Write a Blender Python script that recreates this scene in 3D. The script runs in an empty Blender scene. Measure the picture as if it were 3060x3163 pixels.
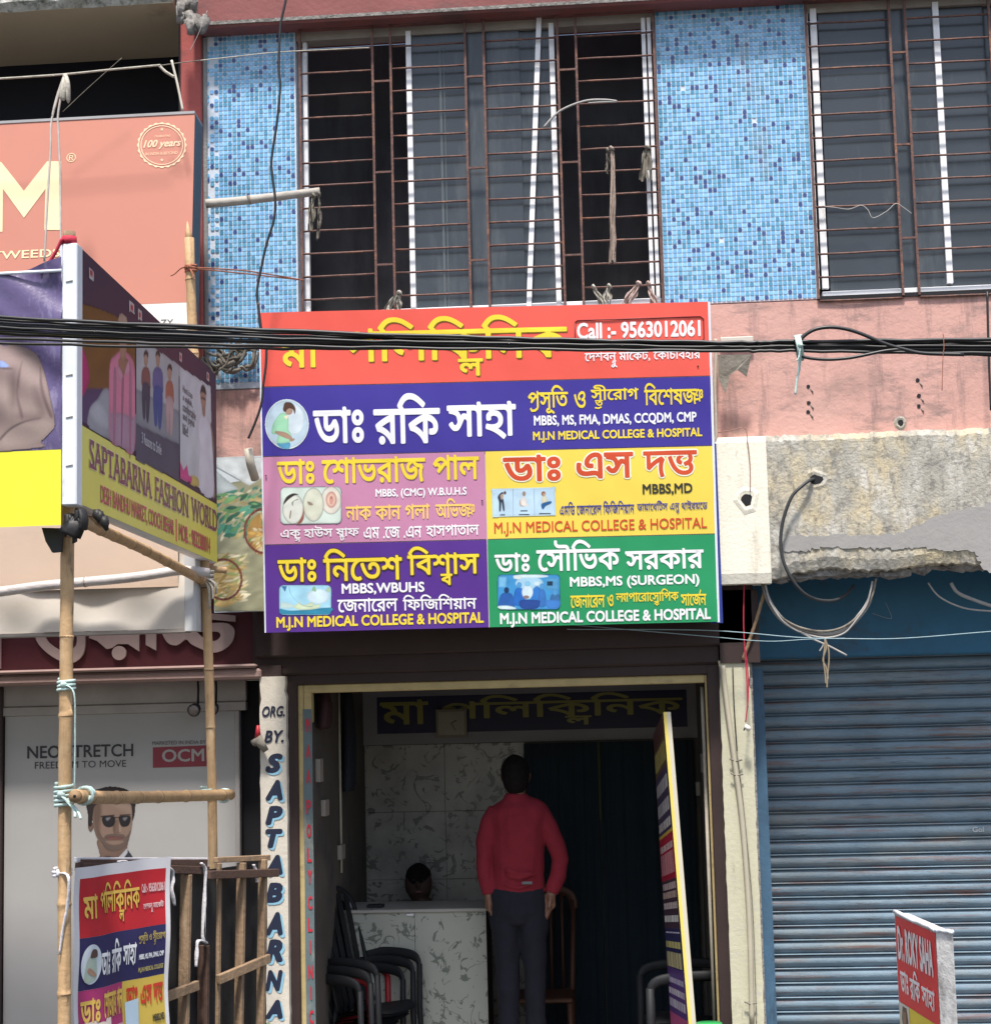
import bpy, bmesh, math, random
from mathutils import Vector as V, Matrix, Quaternion
from math import radians as R, sin, cos, pi
random.seed(7)
sc = bpy.context.scene
col = sc.collection
# ---------------------------------------------------------------- camera
F, CX, CY = 5600.0, 1530.0, 1581.5
CAM = V((0.0, -9.0, 2.0))
ya, pt, ro = R(4.62), R(6.63), R(1.41)
fwd = V((-sin(ya)*cos(pt), cos(ya)*cos(pt), sin(pt)))
r0 = V((cos(ya), sin(ya), 0)); u0 = r0.cross(fwd)
rt = r0*cos(ro) - u0*sin(ro); up = r0*sin(ro) + u0*cos(ro)
cd = bpy.data.cameras.new('camera'); cam = bpy.data.objects.new('camera', cd); col.objects.link(cam)
cd.sensor_fit = 'HORIZONTAL'; cd.sensor_width = 36; cd.lens = F/3060*36; cd.clip_end = 500; cd.clip_start = .1
m = Matrix((( rt.x, up.x, -fwd.x), (rt.y, up.y, -fwd.y), (rt.z, up.z, -fwd.z))).to_4x4()
m.translation = CAM; cam.matrix_world = m; sc.camera = cam
# ---------------------------------------------------------------- light
SUN_EL, SUN_AZ = R(66), R(180)
w = bpy.data.worlds.new("World"); sc.world = w; w.use_nodes = True
nt = w.node_tree; sky = nt.nodes.new('ShaderNodeTexSky'); sky.sky_type = 'NISHITA'
sky.sun_disc = False; sky.sun_elevation = SUN_EL; sky.sun_rotation = SUN_AZ; sky.air_density = 1.2; sky.dust_density = 3
nt.links.new(sky.outputs[0], nt.nodes['Background'].inputs[0]); nt.nodes['Background'].inputs[1].default_value = .12
sd = bpy.data.lights.new('sun', 'SUN'); sd.energy = 3.5; sd.angle = R(6.0); sd.color = (1, .95, .88)
so = bpy.data.objects.new('sun', sd); col.objects.link(so)
sv = V((sin(SUN_AZ)*cos(SUN_EL), cos(SUN_AZ)*cos(SUN_EL), sin(SUN_EL)))
so.rotation_euler = sv.to_track_quat('Z', 'Y').to_euler(); so.location = (0, -5, 12)
sc.view_settings.view_transform = 'Standard'; sc.view_settings.look = 'None'
sc.view_settings.exposure = 0.74; sc.view_settings.gamma = 1
sc.cycles.max_bounces = 8
# ---------------------------------------------------------------- measuring: a pixel of the photograph to a point on a real plane
ZM = dict(Z1=(0,0,1.8588), Z2=(1020,0,1.8588), Z3=(2040,0,1.8588), Z4=(0,900,1.866), A1=(790,900,2.597), A2=(1500,900,2.597),
          A3=(790,1380,2.597), A4=(1490,1380,2.562), B1=(2180,900,1.633), B2=(0,1900,2.107), B3=(0,2560,2.107),
          B4=(780,2000,1.685), B5=(1500,2000,1.685), B6=(2200,2000,1.685), W=(0,0,.6196), F=(0,0,1))
def z(k, x, y):
    a, b, s = ZM[k]; return (a + x/s, b + y/s)
def ray(p): return (rt*((p[0]-CX)/F) - up*((p[1]-CY)/F) + fwd)
def at(p, Y):
    d = ray(p); return CAM + d*((Y - CAM.y)/d.y)
def ax(px, py, Y): return at((px, py), Y).x
def az(px, py, Y): return at((px, py), Y).z
# ---------------------------------------------------------------- materials
MC = {}
def new_mat(name):
    m = bpy.data.materials.new(name); m.use_nodes = True
    return m, m.node_tree, m.node_tree.nodes['Principled BSDF']
def mat(name, c, rough=.6, var=.12, scale=8, bump=.0, bscale=60, dirt=None, metal=0, spec=.4, stretch=(1,1,1), detail=6, trans=0):
    """colour with grain, fine relief and irregular dirt; dirt = list of (colour, amount, scale, stretch)"""
    if name in MC: return MC[name]
    m, t, b = new_mat(name); N, L = t.nodes, t.links
    b.inputs['Roughness'].default_value = rough; b.inputs['Metallic'].default_value = metal
    b.inputs['Specular IOR Level'].default_value = spec
    if trans: b.inputs['Transmission Weight'].default_value = trans
    tc = N.new('ShaderNodeNewGeometry')
    def noise(s, st, det=detail, off=0, rg=.6):
        mp = N.new('ShaderNodeMapping'); mp.inputs['Scale'].default_value = st; mp.inputs['Location'].default_value = (off, off*.7, off*1.3)
        L.new(tc.outputs['Position'], mp.inputs[0]); n = N.new('ShaderNodeTexNoise')
        n.inputs['Scale'].default_value = s; n.inputs['Detail'].default_value = det; n.inputs['Roughness'].default_value = rg
        L.new(mp.outputs[0], n.inputs['Vector']); return n.outputs['Fac']
    n1 = noise(scale, stretch)
    mr = N.new('ShaderNodeMapRange'); mr.inputs[1].default_value = .3; mr.inputs[2].default_value = .7
    mr.inputs[3].default_value = 1-var; mr.inputs[4].default_value = 1+var; L.new(n1, mr.inputs[0])
    mx = N.new('ShaderNodeVectorMath'); mx.operation = 'SCALE'; mx.inputs[0].default_value = c
    L.new(mr.outputs[0], mx.inputs['Scale']); out = mx.outputs[0]
    for i, (dc, am, ds, dst) in enumerate(dirt or []):
        n2 = noise(ds, dst, 8, 3.1+i*7, .7); rr = N.new('ShaderNodeMapRange')
        rr.inputs[1].default_value = .62-am*.3; rr.inputs[2].default_value = .70-am*.12; rr.inputs[4].default_value = min(1, .55+am*.5)
        L.new(n2, rr.inputs[0]); mm = N.new('ShaderNodeMix'); mm.data_type = 'RGBA'
        L.new(rr.outputs[0], mm.inputs['Factor']); L.new(out, mm.inputs['A']); mm.inputs['B'].default_value = (*dc, 1); out = mm.outputs['Result']
    L.new(out, b.inputs['Base Color'])
    if bump:
        n3 = noise(bscale, stretch, 5, 9.3); bp = N.new('ShaderNodeBump'); bp.inputs['Strength'].default_value = bump; bp.inputs['Distance'].default_value = .01
        L.new(n3, bp.inputs['Height']); L.new(bp.outputs[0], b.inputs['Normal'])
    MC[name] = m; return m
def ink(c, rough=.38):
    """flat print on vinyl"""
    k = 'print_%d_%d_%d_%d' % (*[int(v*999) for v in c], int(rough*100))
    return mat(k, c, rough, .05, 3, spec=.35, bump=.05, bscale=9)
# ---------------------------------------------------------------- mesh builder
class MB:
    def __init__(s): s.v = []; s.f = []; s.mi = []; s.m = []; s.cur = 0; s.sm = []
    def mat(s, m):
        if m not in s.m: s.m.append(m)
        s.cur = s.m.index(m); return s
    def add(s, vs, fs, smooth=False):
        b = len(s.v); s.v += [tuple(v) for v in vs]
        for f in fs: s.f.append([i+b for i in f]); s.mi.append(s.cur); s.sm.append(smooth)
        return s
    def box(s, a, b):
        (x0,y0,z0),(x1,y1,z1) = a, b
        if x0>x1: x0,x1=x1,x0
        if y0>y1: y0,y1=y1,y0
        if z0>z1: z0,z1=z1,z0
        return s.add([(x0,y0,z0),(x1,y0,z0),(x1,y1,z0),(x0,y1,z0),(x0,y0,z1),(x1,y0,z1),(x1,y1,z1),(x0,y1,z1)],
            [(3,2,1,0),(4,5,6,7),(0,1,5,4),(1,2,6,5),(2,3,7,6),(3,0,4,7)])
    def bbox(s, a, b, e=.004):
        """bevelled box"""
        lo = V([min(a[i],b[i]) for i in range(3)]); hi = V([max(a[i],b[i]) for i in range(3)])
        bm = bmesh.new(); bmesh.ops.create_cube(bm, size=1)
        for v in bm.verts: v.co = V([(lo[i]+hi[i])/2 + v.co[i]*(hi[i]-lo[i]) for i in range(3)])
        bmesh.ops.bevel(bm, geom=bm.edges[:], offset=min(e, min(hi-lo)*.45), segments=1, affect='EDGES')
        bm.verts.index_update(); s.add([v.co.copy() for v in bm.verts], [[v.index for v in f.verts] for f in bm.faces]); bm.free(); return s
    def bar(s, p, q, w, h, upv=V((0,0,1))):
        p, q = V(p), V(q); d = (q-p).normalized(); a = d.cross(upv)
        if a.length < .01: a = d.cross(V((0,1,0)))
        a.normalize(); b = a.cross(d); vs = []
        for c in (p, q):
            for i, j in ((-1,-1),(1,-1),(1,1),(-1,1)): vs.append(c + a*w/2*i + b*h/2*j)
        return s.add(vs, [(0,1,2,3),(7,6,5,4),(0,4,5,1),(1,5,6,2),(2,6,7,3),(3,7,4,0)])
    def tube(s, pts, r, n=8, cap=True, smooth=True):
        pts = [V(p) for p in pts]
        if not isinstance(r, (list, tuple)): r = [r]*len(pts)
        vs = []; fs = []; prev = None
        for i, p in enumerate(pts):
            d = (pts[min(i+1, len(pts)-1)] - pts[max(i-1, 0)]).normalized()
            if prev is None:
                a = d.cross(V((0,0,1)))
                if a.length < .05: a = d.cross(V((0,1,0)))
            else: a = prev - d*prev.dot(d)
            a.normalize(); prev = a; b = d.cross(a)
            rr = r[i] if isinstance(r[i], tuple) else (r[i], r[i])
            for k in range(n): t = 2*pi*k/n; vs.append(p + a*cos(t)*rr[0] + b*sin(t)*rr[1])
        for i in range(len(pts)-1):
            for k in range(n): k2 = (k+1) % n; fs.append((i*n+k, i*n+k2, (i+1)*n+k2, (i+1)*n+k))
        if cap: fs.append(tuple(range(n-1, -1, -1))); fs.append(tuple(range((len(pts)-1)*n, len(pts)*n)))
        return s.add(vs, fs, smooth)
    def poly(s, pts, n=None, th=0):
        """flat outline; with th extruded backwards along n"""
        k = len(pts); pts = [V(p) for p in pts]
        if not th: return s.add(pts, [tuple(range(k))])
        back = [p - n*th for p in pts]
        return s.add(pts+back, [tuple(range(k)), tuple(range(2*k-1, k-1, -1))] + [(i, i+k, (i+1) % k+k, (i+1) % k) for i in range(k)])
    def build(s, name, m=None, parent=None, label=None, kind=None, bevel=0):
        me = bpy.data.meshes.new(name); me.from_pydata(s.v, [], s.f)
        ms = s.m if s.m else [m]
        for q in ms: me.materials.append(q)
        if s.m: me.polygons.foreach_set('material_index', s.mi)
        me.polygons.foreach_set('use_smooth', s.sm); me.update()
        if bevel:
            bm = bmesh.new(); bm.from_mesh(me); bmesh.ops.recalc_face_normals(bm, faces=bm.faces)
            bmesh.ops.bevel(bm, geom=bm.edges[:], offset=bevel, segments=1, affect='EDGES'); bm.to_mesh(me); bm.free()
        return link(name, me, parent, label, kind)
def link(name, me, parent=None, label=None, kind=None):
    o = bpy.data.objects.new(name, me); col.objects.link(o)
    if parent is not None:
        o.parent = parent
        q = parent; l = V((0,0,0))
        while q is not None: l += q.location; q = q.parent
        if parent.type == 'EMPTY': o.matrix_parent_inverse = Matrix.Translation(-l)
    if label: o['label'] = label
    if kind: o['kind'] = kind
    return o
def thing(name, label, cat, loc=(0,0,0), group=None):
    o = bpy.data.objects.new(name, None); col.objects.link(o); o.location = loc; o.empty_display_size = .1
    o['label'] = label; o['category'] = cat
    if group: o['group'] = group
    return o
def tag(o, label, cat, group=None):
    o['label'] = label; o['category'] = cat
    if group: o['group'] = group
    return o
def smooth_line(P, k=6, closed=False):
    P = [V(p) for p in P]; n = len(P); out = []
    for i in range(n if closed else n-1):
        a, b, c, d = (P[(i-1) % n], P[i], P[(i+1) % n], P[(i+2) % n]) if closed else (P[max(i-1,0)], P[i], P[i+1], P[min(i+2,n-1)])
        for j in range(k):
            t = j/k; out.append(.5*((2*b) + (c-a)*t + (2*a-5*b+4*c-d)*t*t + (3*b-a-3*c+d)*t*t*t))
    if not closed: out.append(P[-1])
    return out
# ---------------------------------------------------------------- lettering
GC = {}
from mathutils.geometry import delaunay_2d_cdt
def raw_text(s, bold=0, shear=0):
    """outlines of a line of type, filled by winding number"""
    k = (s, shear)
    if k in GC: return GC[k]
    if len(s) > 1 and not (len(s) <= 3 and s[0] == 'H'):
        X = 0; VS = []; FS = []                                    # letter by letter, so that letters are shared
        for i, ch in enumerate(s):
            if ch != ' ':
                v_, f_ = raw_text(ch, 0, shear); x0 = X
                o = len(VS); VS += [(v[0]+x0, v[1], 0) for v in v_]; FS += [tuple(q+o for q in f) for f in f_]
            X += .28 if ch == ' ' else adv(ch)
        GC[k] = (VS, FS); return GC[k]
    c = bpy.data.curves.new('t', 'FONT'); c.body = s; c.resolution_u = 3; c.shear = shear; c.fill_mode = 'NONE'
    o = bpy.data.objects.new('t', c); col.objects.link(o)
    dg = bpy.context.evaluated_depsgraph_get(); me = bpy.data.meshes.new_from_object(o.evaluated_get(dg))
    P = [(v.co.x, v.co.y) for v in me.vertices]; nx = {}
    E = [tuple(e.vertices) for e in me.edges]
    bpy.data.objects.remove(o); bpy.data.curves.remove(c); bpy.data.meshes.remove(me)
    adj = {}
    for a, b in E: adj.setdefault(a, []).append(b); adj.setdefault(b, []).append(a)
    seen = set(); loops = []
    for st_ in range(len(P)):
        if st_ in seen or st_ not in adj: continue
        lp = [st_]; seen.add(st_); cur = st_+1 if st_+1 in adj[st_] else adj[st_][0]
        while cur not in seen:
            lp.append(cur); seen.add(cur); n_ = [q for q in adj[cur] if q not in seen]
            if not n_: break
            cur = n_[0]
        loops.append(lp)
    segs = [(P[l[i]], P[l[(i+1) % len(l)]]) for l in loops for i in range(len(l))]
    if len(s) > 1 or not loops: GC[k] = ([(x, y, 0) for x, y in P], []); return GC[k]
    vi = [V(p) for l in loops for p in (P[q] for q in l)]; ed = []; o_ = 0
    for l in loops: ed += [(o_+i, o_+(i+1) % len(l)) for i in range(len(l))]; o_ += len(l)
    vv, ee, ff, *_r = delaunay_2d_cdt(vi, ed, [], 0, 1e-5)
    keep = []
    for f in ff:
        cx = sum(vv[i].x for i in f)/len(f); cy = sum(vv[i].y for i in f)/len(f); wn = 0
        for (x1, y1), (x2, y2) in segs:
            if (y1 <= cy) != (y2 <= cy) and x1+(cy-y1)/(y2-y1)*(x2-x1) > cx: wn += 1 if y2 > y1 else -1
        if wn: keep.append(tuple(f))
    GC[k] = ([(v.x, v.y, 0) for v in vv], keep); return GC[k]
ADV = {}
def xr(vs): return (min(v[0] for v in vs), max(v[0] for v in vs)) if vs else (0, 0)
def adv(ch):
    if ch not in ADV:
        a = xr(raw_text('H'+ch+'H', 0)[0]); b = xr(raw_text('HH', 0)[0]); ADV[ch] = (a[1]-a[0]) - (b[1]-b[0])
    return ADV[ch]
CONS = set(chr(c) for c in range(0x995, 0x9BA)) | set('ড়ঢ়য়')
PRE = {'ি':'ি', 'ে':'ে', 'ৈ':'ৈ'}
def bangla(s, bold):
    """lays a Bengali line out glyph by glyph, vowel signs and conjuncts where the eye expects them"""
    s = s.replace('\u09af\u09bc', '\u09df').replace('\u09a1\u09bc', '\u09dc')
    X = 0; VS = []; FS = []
    ktop = max(v[1] for v in raw_text('ক', 0)[0])
    zz = [0]
    def put(ch, x, y=0, sx=1, sy=1):
        vs, fs = raw_text(ch, bold); b = len(VS)
        zz[0] = (zz[0]+1) % 5; VS.extend([(x+v[0]*sx, y+v[1]*sy, zz[0]*.000006) for v in vs]); FS.extend([tuple(i+b for i in f) for f in fs])
    def stroke(pts, w):
        b = len(VS); w += bold
        for i, (x, y) in enumerate(pts):
            x2, y2 = pts[min(i+1, len(pts)-1)]; x1, y1 = pts[max(i-1, 0)]
            l = math.hypot(x2-x1, y2-y1); nx, ny = -(y2-y1)/l*w/2, (x2-x1)/l*w/2
            VS.extend([(x+nx, y+ny, .000033), (x-nx, y-ny, .000033)])
            if i: FS.append((b+2*i-2, b+2*i-1, b+2*i+1, b+2*i))
    i = 0
    while i < len(s):
        ch = s[i]
        if ch in CONS:
            cl = [ch]; i += 1
            while i+1 < len(s) and s[i] == '্' and s[i+1] in CONS: cl.append(s[i+1]); i += 2
            sg = ''
            while i < len(s) and s[i] in 'ািীুূৃেৈোৌ': sg += s[i]; i += 1
            reph = len(cl) > 1 and cl[0] == 'র'
            if reph: cl = cl[1:]
            for q in sg:
                if q in 'িেৈ': put(q, X); X += adv(q)
                if q in 'োৌ': put('ে', X); X += adv('ে')
            x0 = X; key = '্'.join(cl)
            if key == 'ত্ত':
                put('ও', X+.03, 0, 1, .93); X += adv('ও')+.06; stroke([(x0-.02, ktop-.035), (X+.02, ktop-.035)], .075)
            elif key == 'জ্ঞ':
                put('জ', X); X += adv('জ'); put('ঞ', X-.2, .1, .62, .82); X += .3
            elif len(cl) > 1 and cl[1] == 'য':
                put(cl[0], X); X += adv(cl[0])-.02; put('য', X, 0, .5, 1); X += adv('য')*.5
            else:
                put(cl[0], X); X += adv(cl[0])
                if len(cl) > 1 and cl[1] == 'র': stroke([(X-.14, -.02), (X-.3, -.12), (X-.5, -.13), (X-.56, -.03)], .07)
                elif len(cl) > 1:
                    w2 = adv(cl[1])*.6; put(cl[1], X-w2-.02, -.36, .62, .55)
                    if len(cl) > 2: stroke([(X-.1, -.42), (X-.26, -.5), (X-.46, -.46)], .06)
            if reph: stroke([(X-.12, ktop), (X+.02, ktop+.24)], .08)
            for q in sg:
                if q in 'াী': put(q, X); X += adv(q)
                if q == 'ো': put('া', X); X += adv('া')
                if q == 'ৌ': put('ৗ', X); X += adv('ৗ')
                if q in 'ুূৃ': put(q, X, -.3 if len(cl) > 1 else 0)
        else:
            if ch == ' ': X += .3
            else:
                put(ch, X); X += adv(ch) if ord(ch) < 0x980 or ch not in 'ঁ' else 0
            i += 1
    return VS, FS
def serifs(vs, fs, bold):
    top = max(v[1] for v in vs); vs = list(vs); fs = list(fs)
    for lvl, sgn in ((min(v[1] for v in vs), 1), (top, -1)):
        iv = []
        for f in fs[:]:
            xs = [vs[i][0] for i in f if abs(vs[i][1]-lvl) < .035]
            if len(xs) > 1: iv.append((min(xs), max(xs)))
        iv.sort(); mg = []
        for a, b in iv:
            if mg and a <= mg[-1][1]+.01: mg[-1][1] = max(mg[-1][1], b)
            else: mg.append([a, b])
        for a, b in mg:
            if b-a < .3:
                k = len(vs); y0 = lvl; y1 = lvl+.055*sgn
                vs += [(a-.07, y0, .00003), (b+.07, y0, .00003), (b+.07, y1, .00003), (a-.07, y1, .00003)]
                fs.append((k, k+1, k+2, k+3))
    return vs, fs
# ---------------------------------------------------------------- flat panels (signs, posters, banners)
class Panel:
    def __init__(s, O, U, N):
        s.O = V(O); s.N = V(N).normalized(); s.U = V(U).normalized(); s.V = s.N.cross(s.U).normalized(); s.wave = None
    def uv(s, p):
        d = ray(p); t = (s.O - CAM).dot(s.N)/d.dot(s.N); q = CAM + d*t - s.O
        return q.dot(s.U), q.dot(s.V)
    def at(s, u, v, h=0):
        q = s.O + s.U*u + s.V*v + s.N*h
        return q + s.N*s.wave(u, v) if s.wave else q
    def px(s, p, h=0): return s.at(*s.uv(p), h)
    def rect(s, xl, yt, xr_, yb):
        xm, ym = (xl+xr_)/2, (yt+yb)/2
        return s.uv((xl, ym))[0], s.uv((xm, yb))[1], s.uv((xr_, ym))[0], s.uv((xm, yt))[1]
def grid_quad(mb, P, u0, v0, u1, v1, h, nu=1, nv=1):
    vs = [P.at(u0+(u1-u0)*i/nu, v0+(v1-v0)*j/nv, h) for j in range(nv+1) for i in range(nu+1)]
    mb.add(vs, [(j*(nu+1)+i, j*(nu+1)+i+1, (j+1)*(nu+1)+i+1, (j+1)*(nu+1)+i) for j in range(nv) for i in range(nu)], nu > 1)
def text(P, s, box, c, parent, bold=.02, h=.002, out=None, outw=.03, shift=(0, 0), shear=0, serif=False, name='lettering', uvbox=None, mirror=False, kb=None):
    """box in photograph pixels (left, top, right, bottom of the inked area)"""
    bn = any(0x980 <= ord(q) < 0xA00 for q in s)
    vs0, fs0 = bangla(s, 0) if bn else raw_text(s, 0, shear)
    if serif: vs0, fs0 = serifs(vs0, fs0, 0)
    b_ = bold*(.55 if bn else 1)
    x0, x1 = xr(vs0); y0 = min(v[1] for v in vs0); y1 = max(v[1] for v in vs0)
    x0 -= b_; x1 += b_; y0 -= b_; y1 += b_
    U0, V0, U1, V1 = uvbox or P.rect(*box)
    su, sv_ = (U1-U0)/(x1-x0), (V1-V0)/(y1-y0)
    def emit(b_, hh, m, dx, dy):
        # strokes thickened by layers laid around the outline, each a hair above the last
        mb = MB(); n = 0 if b_ == 0 else 8 if b_ < .03 else 10
        for i in range(n+1):
            ox, oy = (0, 0) if i == n else (b_*cos(2*pi*i/n+.4), b_*sin(2*pi*i/n+.4))
            mb.add([P.at(U0+(v[0]+ox-x0)*su+dx, V0+(v[1]+oy-y0)*sv_+dy, hh+i*.00004+v[2]) for v in vs0], fs0)
        return mb.build(name, m, parent)
    if out is not None: emit(b_+outw, h-.0006, ink(out), *[q*(V1-V0) for q in shift])
    return emit(b_, h, ink(c), 0, 0)
def shape(mb, P, k, pts, c, h, smooth=True, n=4):
    q = [P.uv(z(k, *p)) for p in pts]
    if smooth: q = [(a.x, a.y) for a in smooth_line([(a[0], a[1], 0) for a in q], n, True)]
    mb.mat(ink(c)).add([P.at(a[0], a[1], h) for a in q], [tuple(range(len(q)))])
def ell(cx, cy, rx, ry, n=14, a0=0): return [(cx+rx*cos(2*pi*i/n+a0), cy+ry*sin(2*pi*i/n+a0)) for i in range(n)]

# ---------------------------------------------------------------- photographs printed on signs: many soft-edged dabs of ink on a fine grid
import numpy as np
def photo_mat():
    if 'photo_print' in MC: return MC['photo_print']
    m, t, b = new_mat('photo_print'); a = t.nodes.new('ShaderNodeVertexColor'); a.layer_name = 'ink'; t.links.new(a.outputs[0], b.inputs['Base Color'])
    b.inputs['Roughness'].default_value = .6; b.inputs['Specular IOR Level'].default_value = .15; MC['photo_print'] = m; return m
class Paint:
    """records outlines given in photograph-zoom pixels, then inks them on the panel as one print"""
    def __init__(s, P): s.P = P; s.L = []
    def __call__(s, k, pts, c, h=0, sm=True, soft=None):
        q = [s.P.uv(z(k, *p)) for p in pts]
        if sm: q = [(a.x, a.y) for a in smooth_line([(a[0], a[1], 0) for a in q], 4, True)]
        s.L.append((h, len(s.L), q, c, soft))
    def build(s, name, parent, h=.002, nx=90, soft=.004, grain=.10, gs=30, seed=1, clip=None):
        allp = np.array([p for l in s.L for p in l[2]]); u0, v0 = allp.min(0); u1, v1 = allp.max(0)
        if clip: u0, v0, u1, v1 = max(u0, clip[0]), max(v0, clip[1]), min(u1, clip[2]), min(v1, clip[3])
        ny = max(8, int(nx*(v1-v0)/(u1-u0))); U, W = np.meshgrid(np.linspace(u0, u1, nx+1), np.linspace(v0, v1, ny+1)); X = np.stack([U.ravel(), W.ravel()], 1)
        C = np.zeros((len(X), 3)); A = np.zeros(len(X)); rng = np.random.RandomState(seed)
        def smooth_noise(f):
            n = np.zeros(len(X))
            for i in range(7):
                a = rng.rand()*6.28; ff = f*(.6+1.2*rng.rand()); n += np.sin((X[:,0]*np.cos(a)+X[:,1]*np.sin(a))*ff+rng.rand()*6.28 + 1.5*np.sin(X[:,1]*ff*.6+rng.rand()*6))
            return n/3.7
        for h_, i_, q, c, sf in sorted(s.L, key=lambda l: (l[0], l[1])):
            q = np.array(q); d = np.full(len(X), 1e9); ins = np.zeros(len(X), bool); sf = sf or soft
            lo, hi = q.min(0)-sf*2, q.max(0)+sf*2; sel = np.where((X[:,0] > lo[0]) & (X[:,0] < hi[0]) & (X[:,1] > lo[1]) & (X[:,1] < hi[1]))[0]
            if not len(sel): continue
            Y = X[sel]; dd = np.full(len(Y), 1e9); ii = np.zeros(len(Y), bool)
            for j in range(len(q)):
                a, b = q[j], q[(j+1) % len(q)]; e = b-a; w_ = Y-a; t = np.clip((w_@e)/max(1e-12, e@e), 0, 1); r = w_-t[:,None]*e; dd = np.minimum(dd, (r**2).sum(1))
                cnd = (a[1] <= Y[:,1]) != (b[1] <= Y[:,1])
                if e[1] != 0: ii ^= cnd & (Y[:,0] < a[0]+(Y[:,1]-a[1])*e[0]/e[1])
            sd = np.sqrt(dd)*np.where(ii, 1, -1); al = np.clip(.5+sd/sf, 0, 1)
            sh = 1 + grain*smooth_noise(gs)[sel] + grain*.6*rng.randn(len(sel))*.5
            rim = 1 - .18*np.clip(1-sd/(sf*3), 0, 1)                  # ink a shade deeper towards each outline
            col_ = np.array(c)[None]*(sh*rim)[:,None]; C[sel] = C[sel]*(1-al[:,None]) + col_*al[:,None]; A[sel] = np.maximum(A[sel], al)
        n1 = nx+1; F_ = [(j*n1+i, j*n1+i+1, (j+1)*n1+i+1, (j+1)*n1+i) for j in range(ny) for i in range(nx) if min(A[j*n1+i], A[j*n1+i+1], A[(j+1)*n1+i], A[(j+1)*n1+i+1]) > .45]
        me = bpy.data.meshes.new(name); me.from_pydata([s.P.at(x, y, h) for x, y in X], [], F_); me.materials.append(photo_mat())
        at_ = me.color_attributes.new('ink', 'FLOAT_COLOR', 'POINT'); at_.data.foreach_set('color', np.concatenate([np.clip(C, 0, 1), np.ones((len(X), 1))], 1).ravel().astype(np.float32))
        me.update(); return link(name, me, parent)
# ================================================================ materials of the place
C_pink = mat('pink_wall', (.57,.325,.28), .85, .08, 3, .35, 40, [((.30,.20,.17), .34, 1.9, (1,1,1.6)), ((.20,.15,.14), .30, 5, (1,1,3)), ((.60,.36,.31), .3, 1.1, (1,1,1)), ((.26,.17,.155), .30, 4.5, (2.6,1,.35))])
C_pinkd = mat('shaded_dirty_pink', (.24,.085,.08), .8, .15, 3, .3, 40, [((.10,.07,.07), .4, 2.0, (1,1,3))])  # lintel pink, its colour darkened for shade as well as dirt
C_conc = mat('peeling_concrete', (.38,.36,.31), .9, .22, 9, .8, 45, [((.60,.50,.31), .50, 5, (1,1,.55)), ((.60,.58,.53), .36, 11, (1,1,.5)), ((.17,.16,.145), .38, 26, (1.2,1,.5)), ((.17,.165,.16), .22, 2.6, (.7,1,2))])
C_cem = mat('grey_cement', (.26,.26,.26), .9, .12, 6, .4, 60, [((.16,.16,.15), .3, 3, (1,1,1))])
C_rough = mat('broken_cement', (.24,.225,.21), .95, .3, 18, 1.2, 40, [((.10,.09,.085), .5, 30, (1,1,1)), ((.36,.34,.3), .3, 40, (1,1,1))])
C_white = mat('whitewashed_plaster', (.80,.76,.64), .9, .05, 4, .3, 60, [((.55,.50,.40), .22, 4, (2,1,.4)), ((.35,.32,.27), .08, 18, (1,1,.6))])
C_cream = mat('cream_pillar_paint', (.52,.50,.37), .85, .06, 4, .25, 50, [((.25,.22,.16), .12, 3, (2,2,.6)), ((.42,.42,.42), .1, 14, (1,1,1))])
C_pil = mat('painted_pillar_white', (.60,.55,.47), .85, .06, 4, .3, 50, [((.13,.11,.10), .10, 5, (1,1,.6)), ((.42,.34,.25), .15, 3, (1,1,.5))])
C_alu = mat('white_window_frame', (.80,.80,.82), .45, .04, 8, .05, 30, [((.45,.42,.38), .10, 12, (1,1,.3))])
C_aluG = mat('brown_grey_frame', (.30,.27,.24), .7, .15, 8, .2, 30)  # shade on the window head is put into this brown-grey colour
C_bar = mat('rusty_brown_grille', (.125,.062,.052), .6, .35, 30, .3, 90, [((.30,.13,.07), .3, 20, (1,1,1)), ((.05,.035,.035), .25, 9, (1,1,1))])
C_glass = mat('dusty_glass_painted_reflections', (.045,.053,.063), .18, .16, 1.6, .05, 8, [((.10,.11,.12), .34, 2.5, (2,1,.35))], spec=.5)  # pale blotches put reflections into the colour of the dusty panes
C_film = mat('greyed_glass_strip', (.10,.12,.13), .35, .2, 3, 0, 8, None)
C_dark = mat('unlit_room', (.015,.015,.018), .9, .2, 3)
C_grout = mat('pale_grout', (.60,.66,.74), .85, .1, 20, .2, 60, [((.28,.27,.26), .14, 6, (1,1,.6))])
TILES = [mat('tile_sky', (.17,.42,.70), .22, .10, 30, dirt=[((.22,.24,.25), .16, 1.6, (1.5,1,.45))], spec=.5), mat('tile_pale', (.24,.52,.78), .22, .1, 30, dirt=[((.22,.24,.25), .16, 1.6, (1.5,1,.45))], spec=.5), mat('tile_aqua', (.12,.36,.56), .25, .12, 30, dirt=[((.22,.24,.25), .16, 1.6, (1.5,1,.45))], spec=.5),
         mat('tile_teal', (.075,.27,.44), .25, .12, 30, dirt=[((.22,.24,.25), .16, 1.6, (1.5,1,.45))], spec=.5), mat('tile_navy', (.038,.08,.24), .25, .15, 30, dirt=[((.22,.24,.25), .16, 1.6, (1.5,1,.45))], spec=.5)]
C_shut = mat('blue_shutter_paint', (.165,.235,.295), .75, .14, 5, .3, 50, [((.24,.255,.25), .42, 2.2, (.5,1,3.5)), ((.11,.125,.14), .28, 5, (.5,1,5)), ((.20,.075,.04), .30, 3.6, (.5,1,10)), ((.05,.055,.06), .16, 14, (.4,1,5))])
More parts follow.
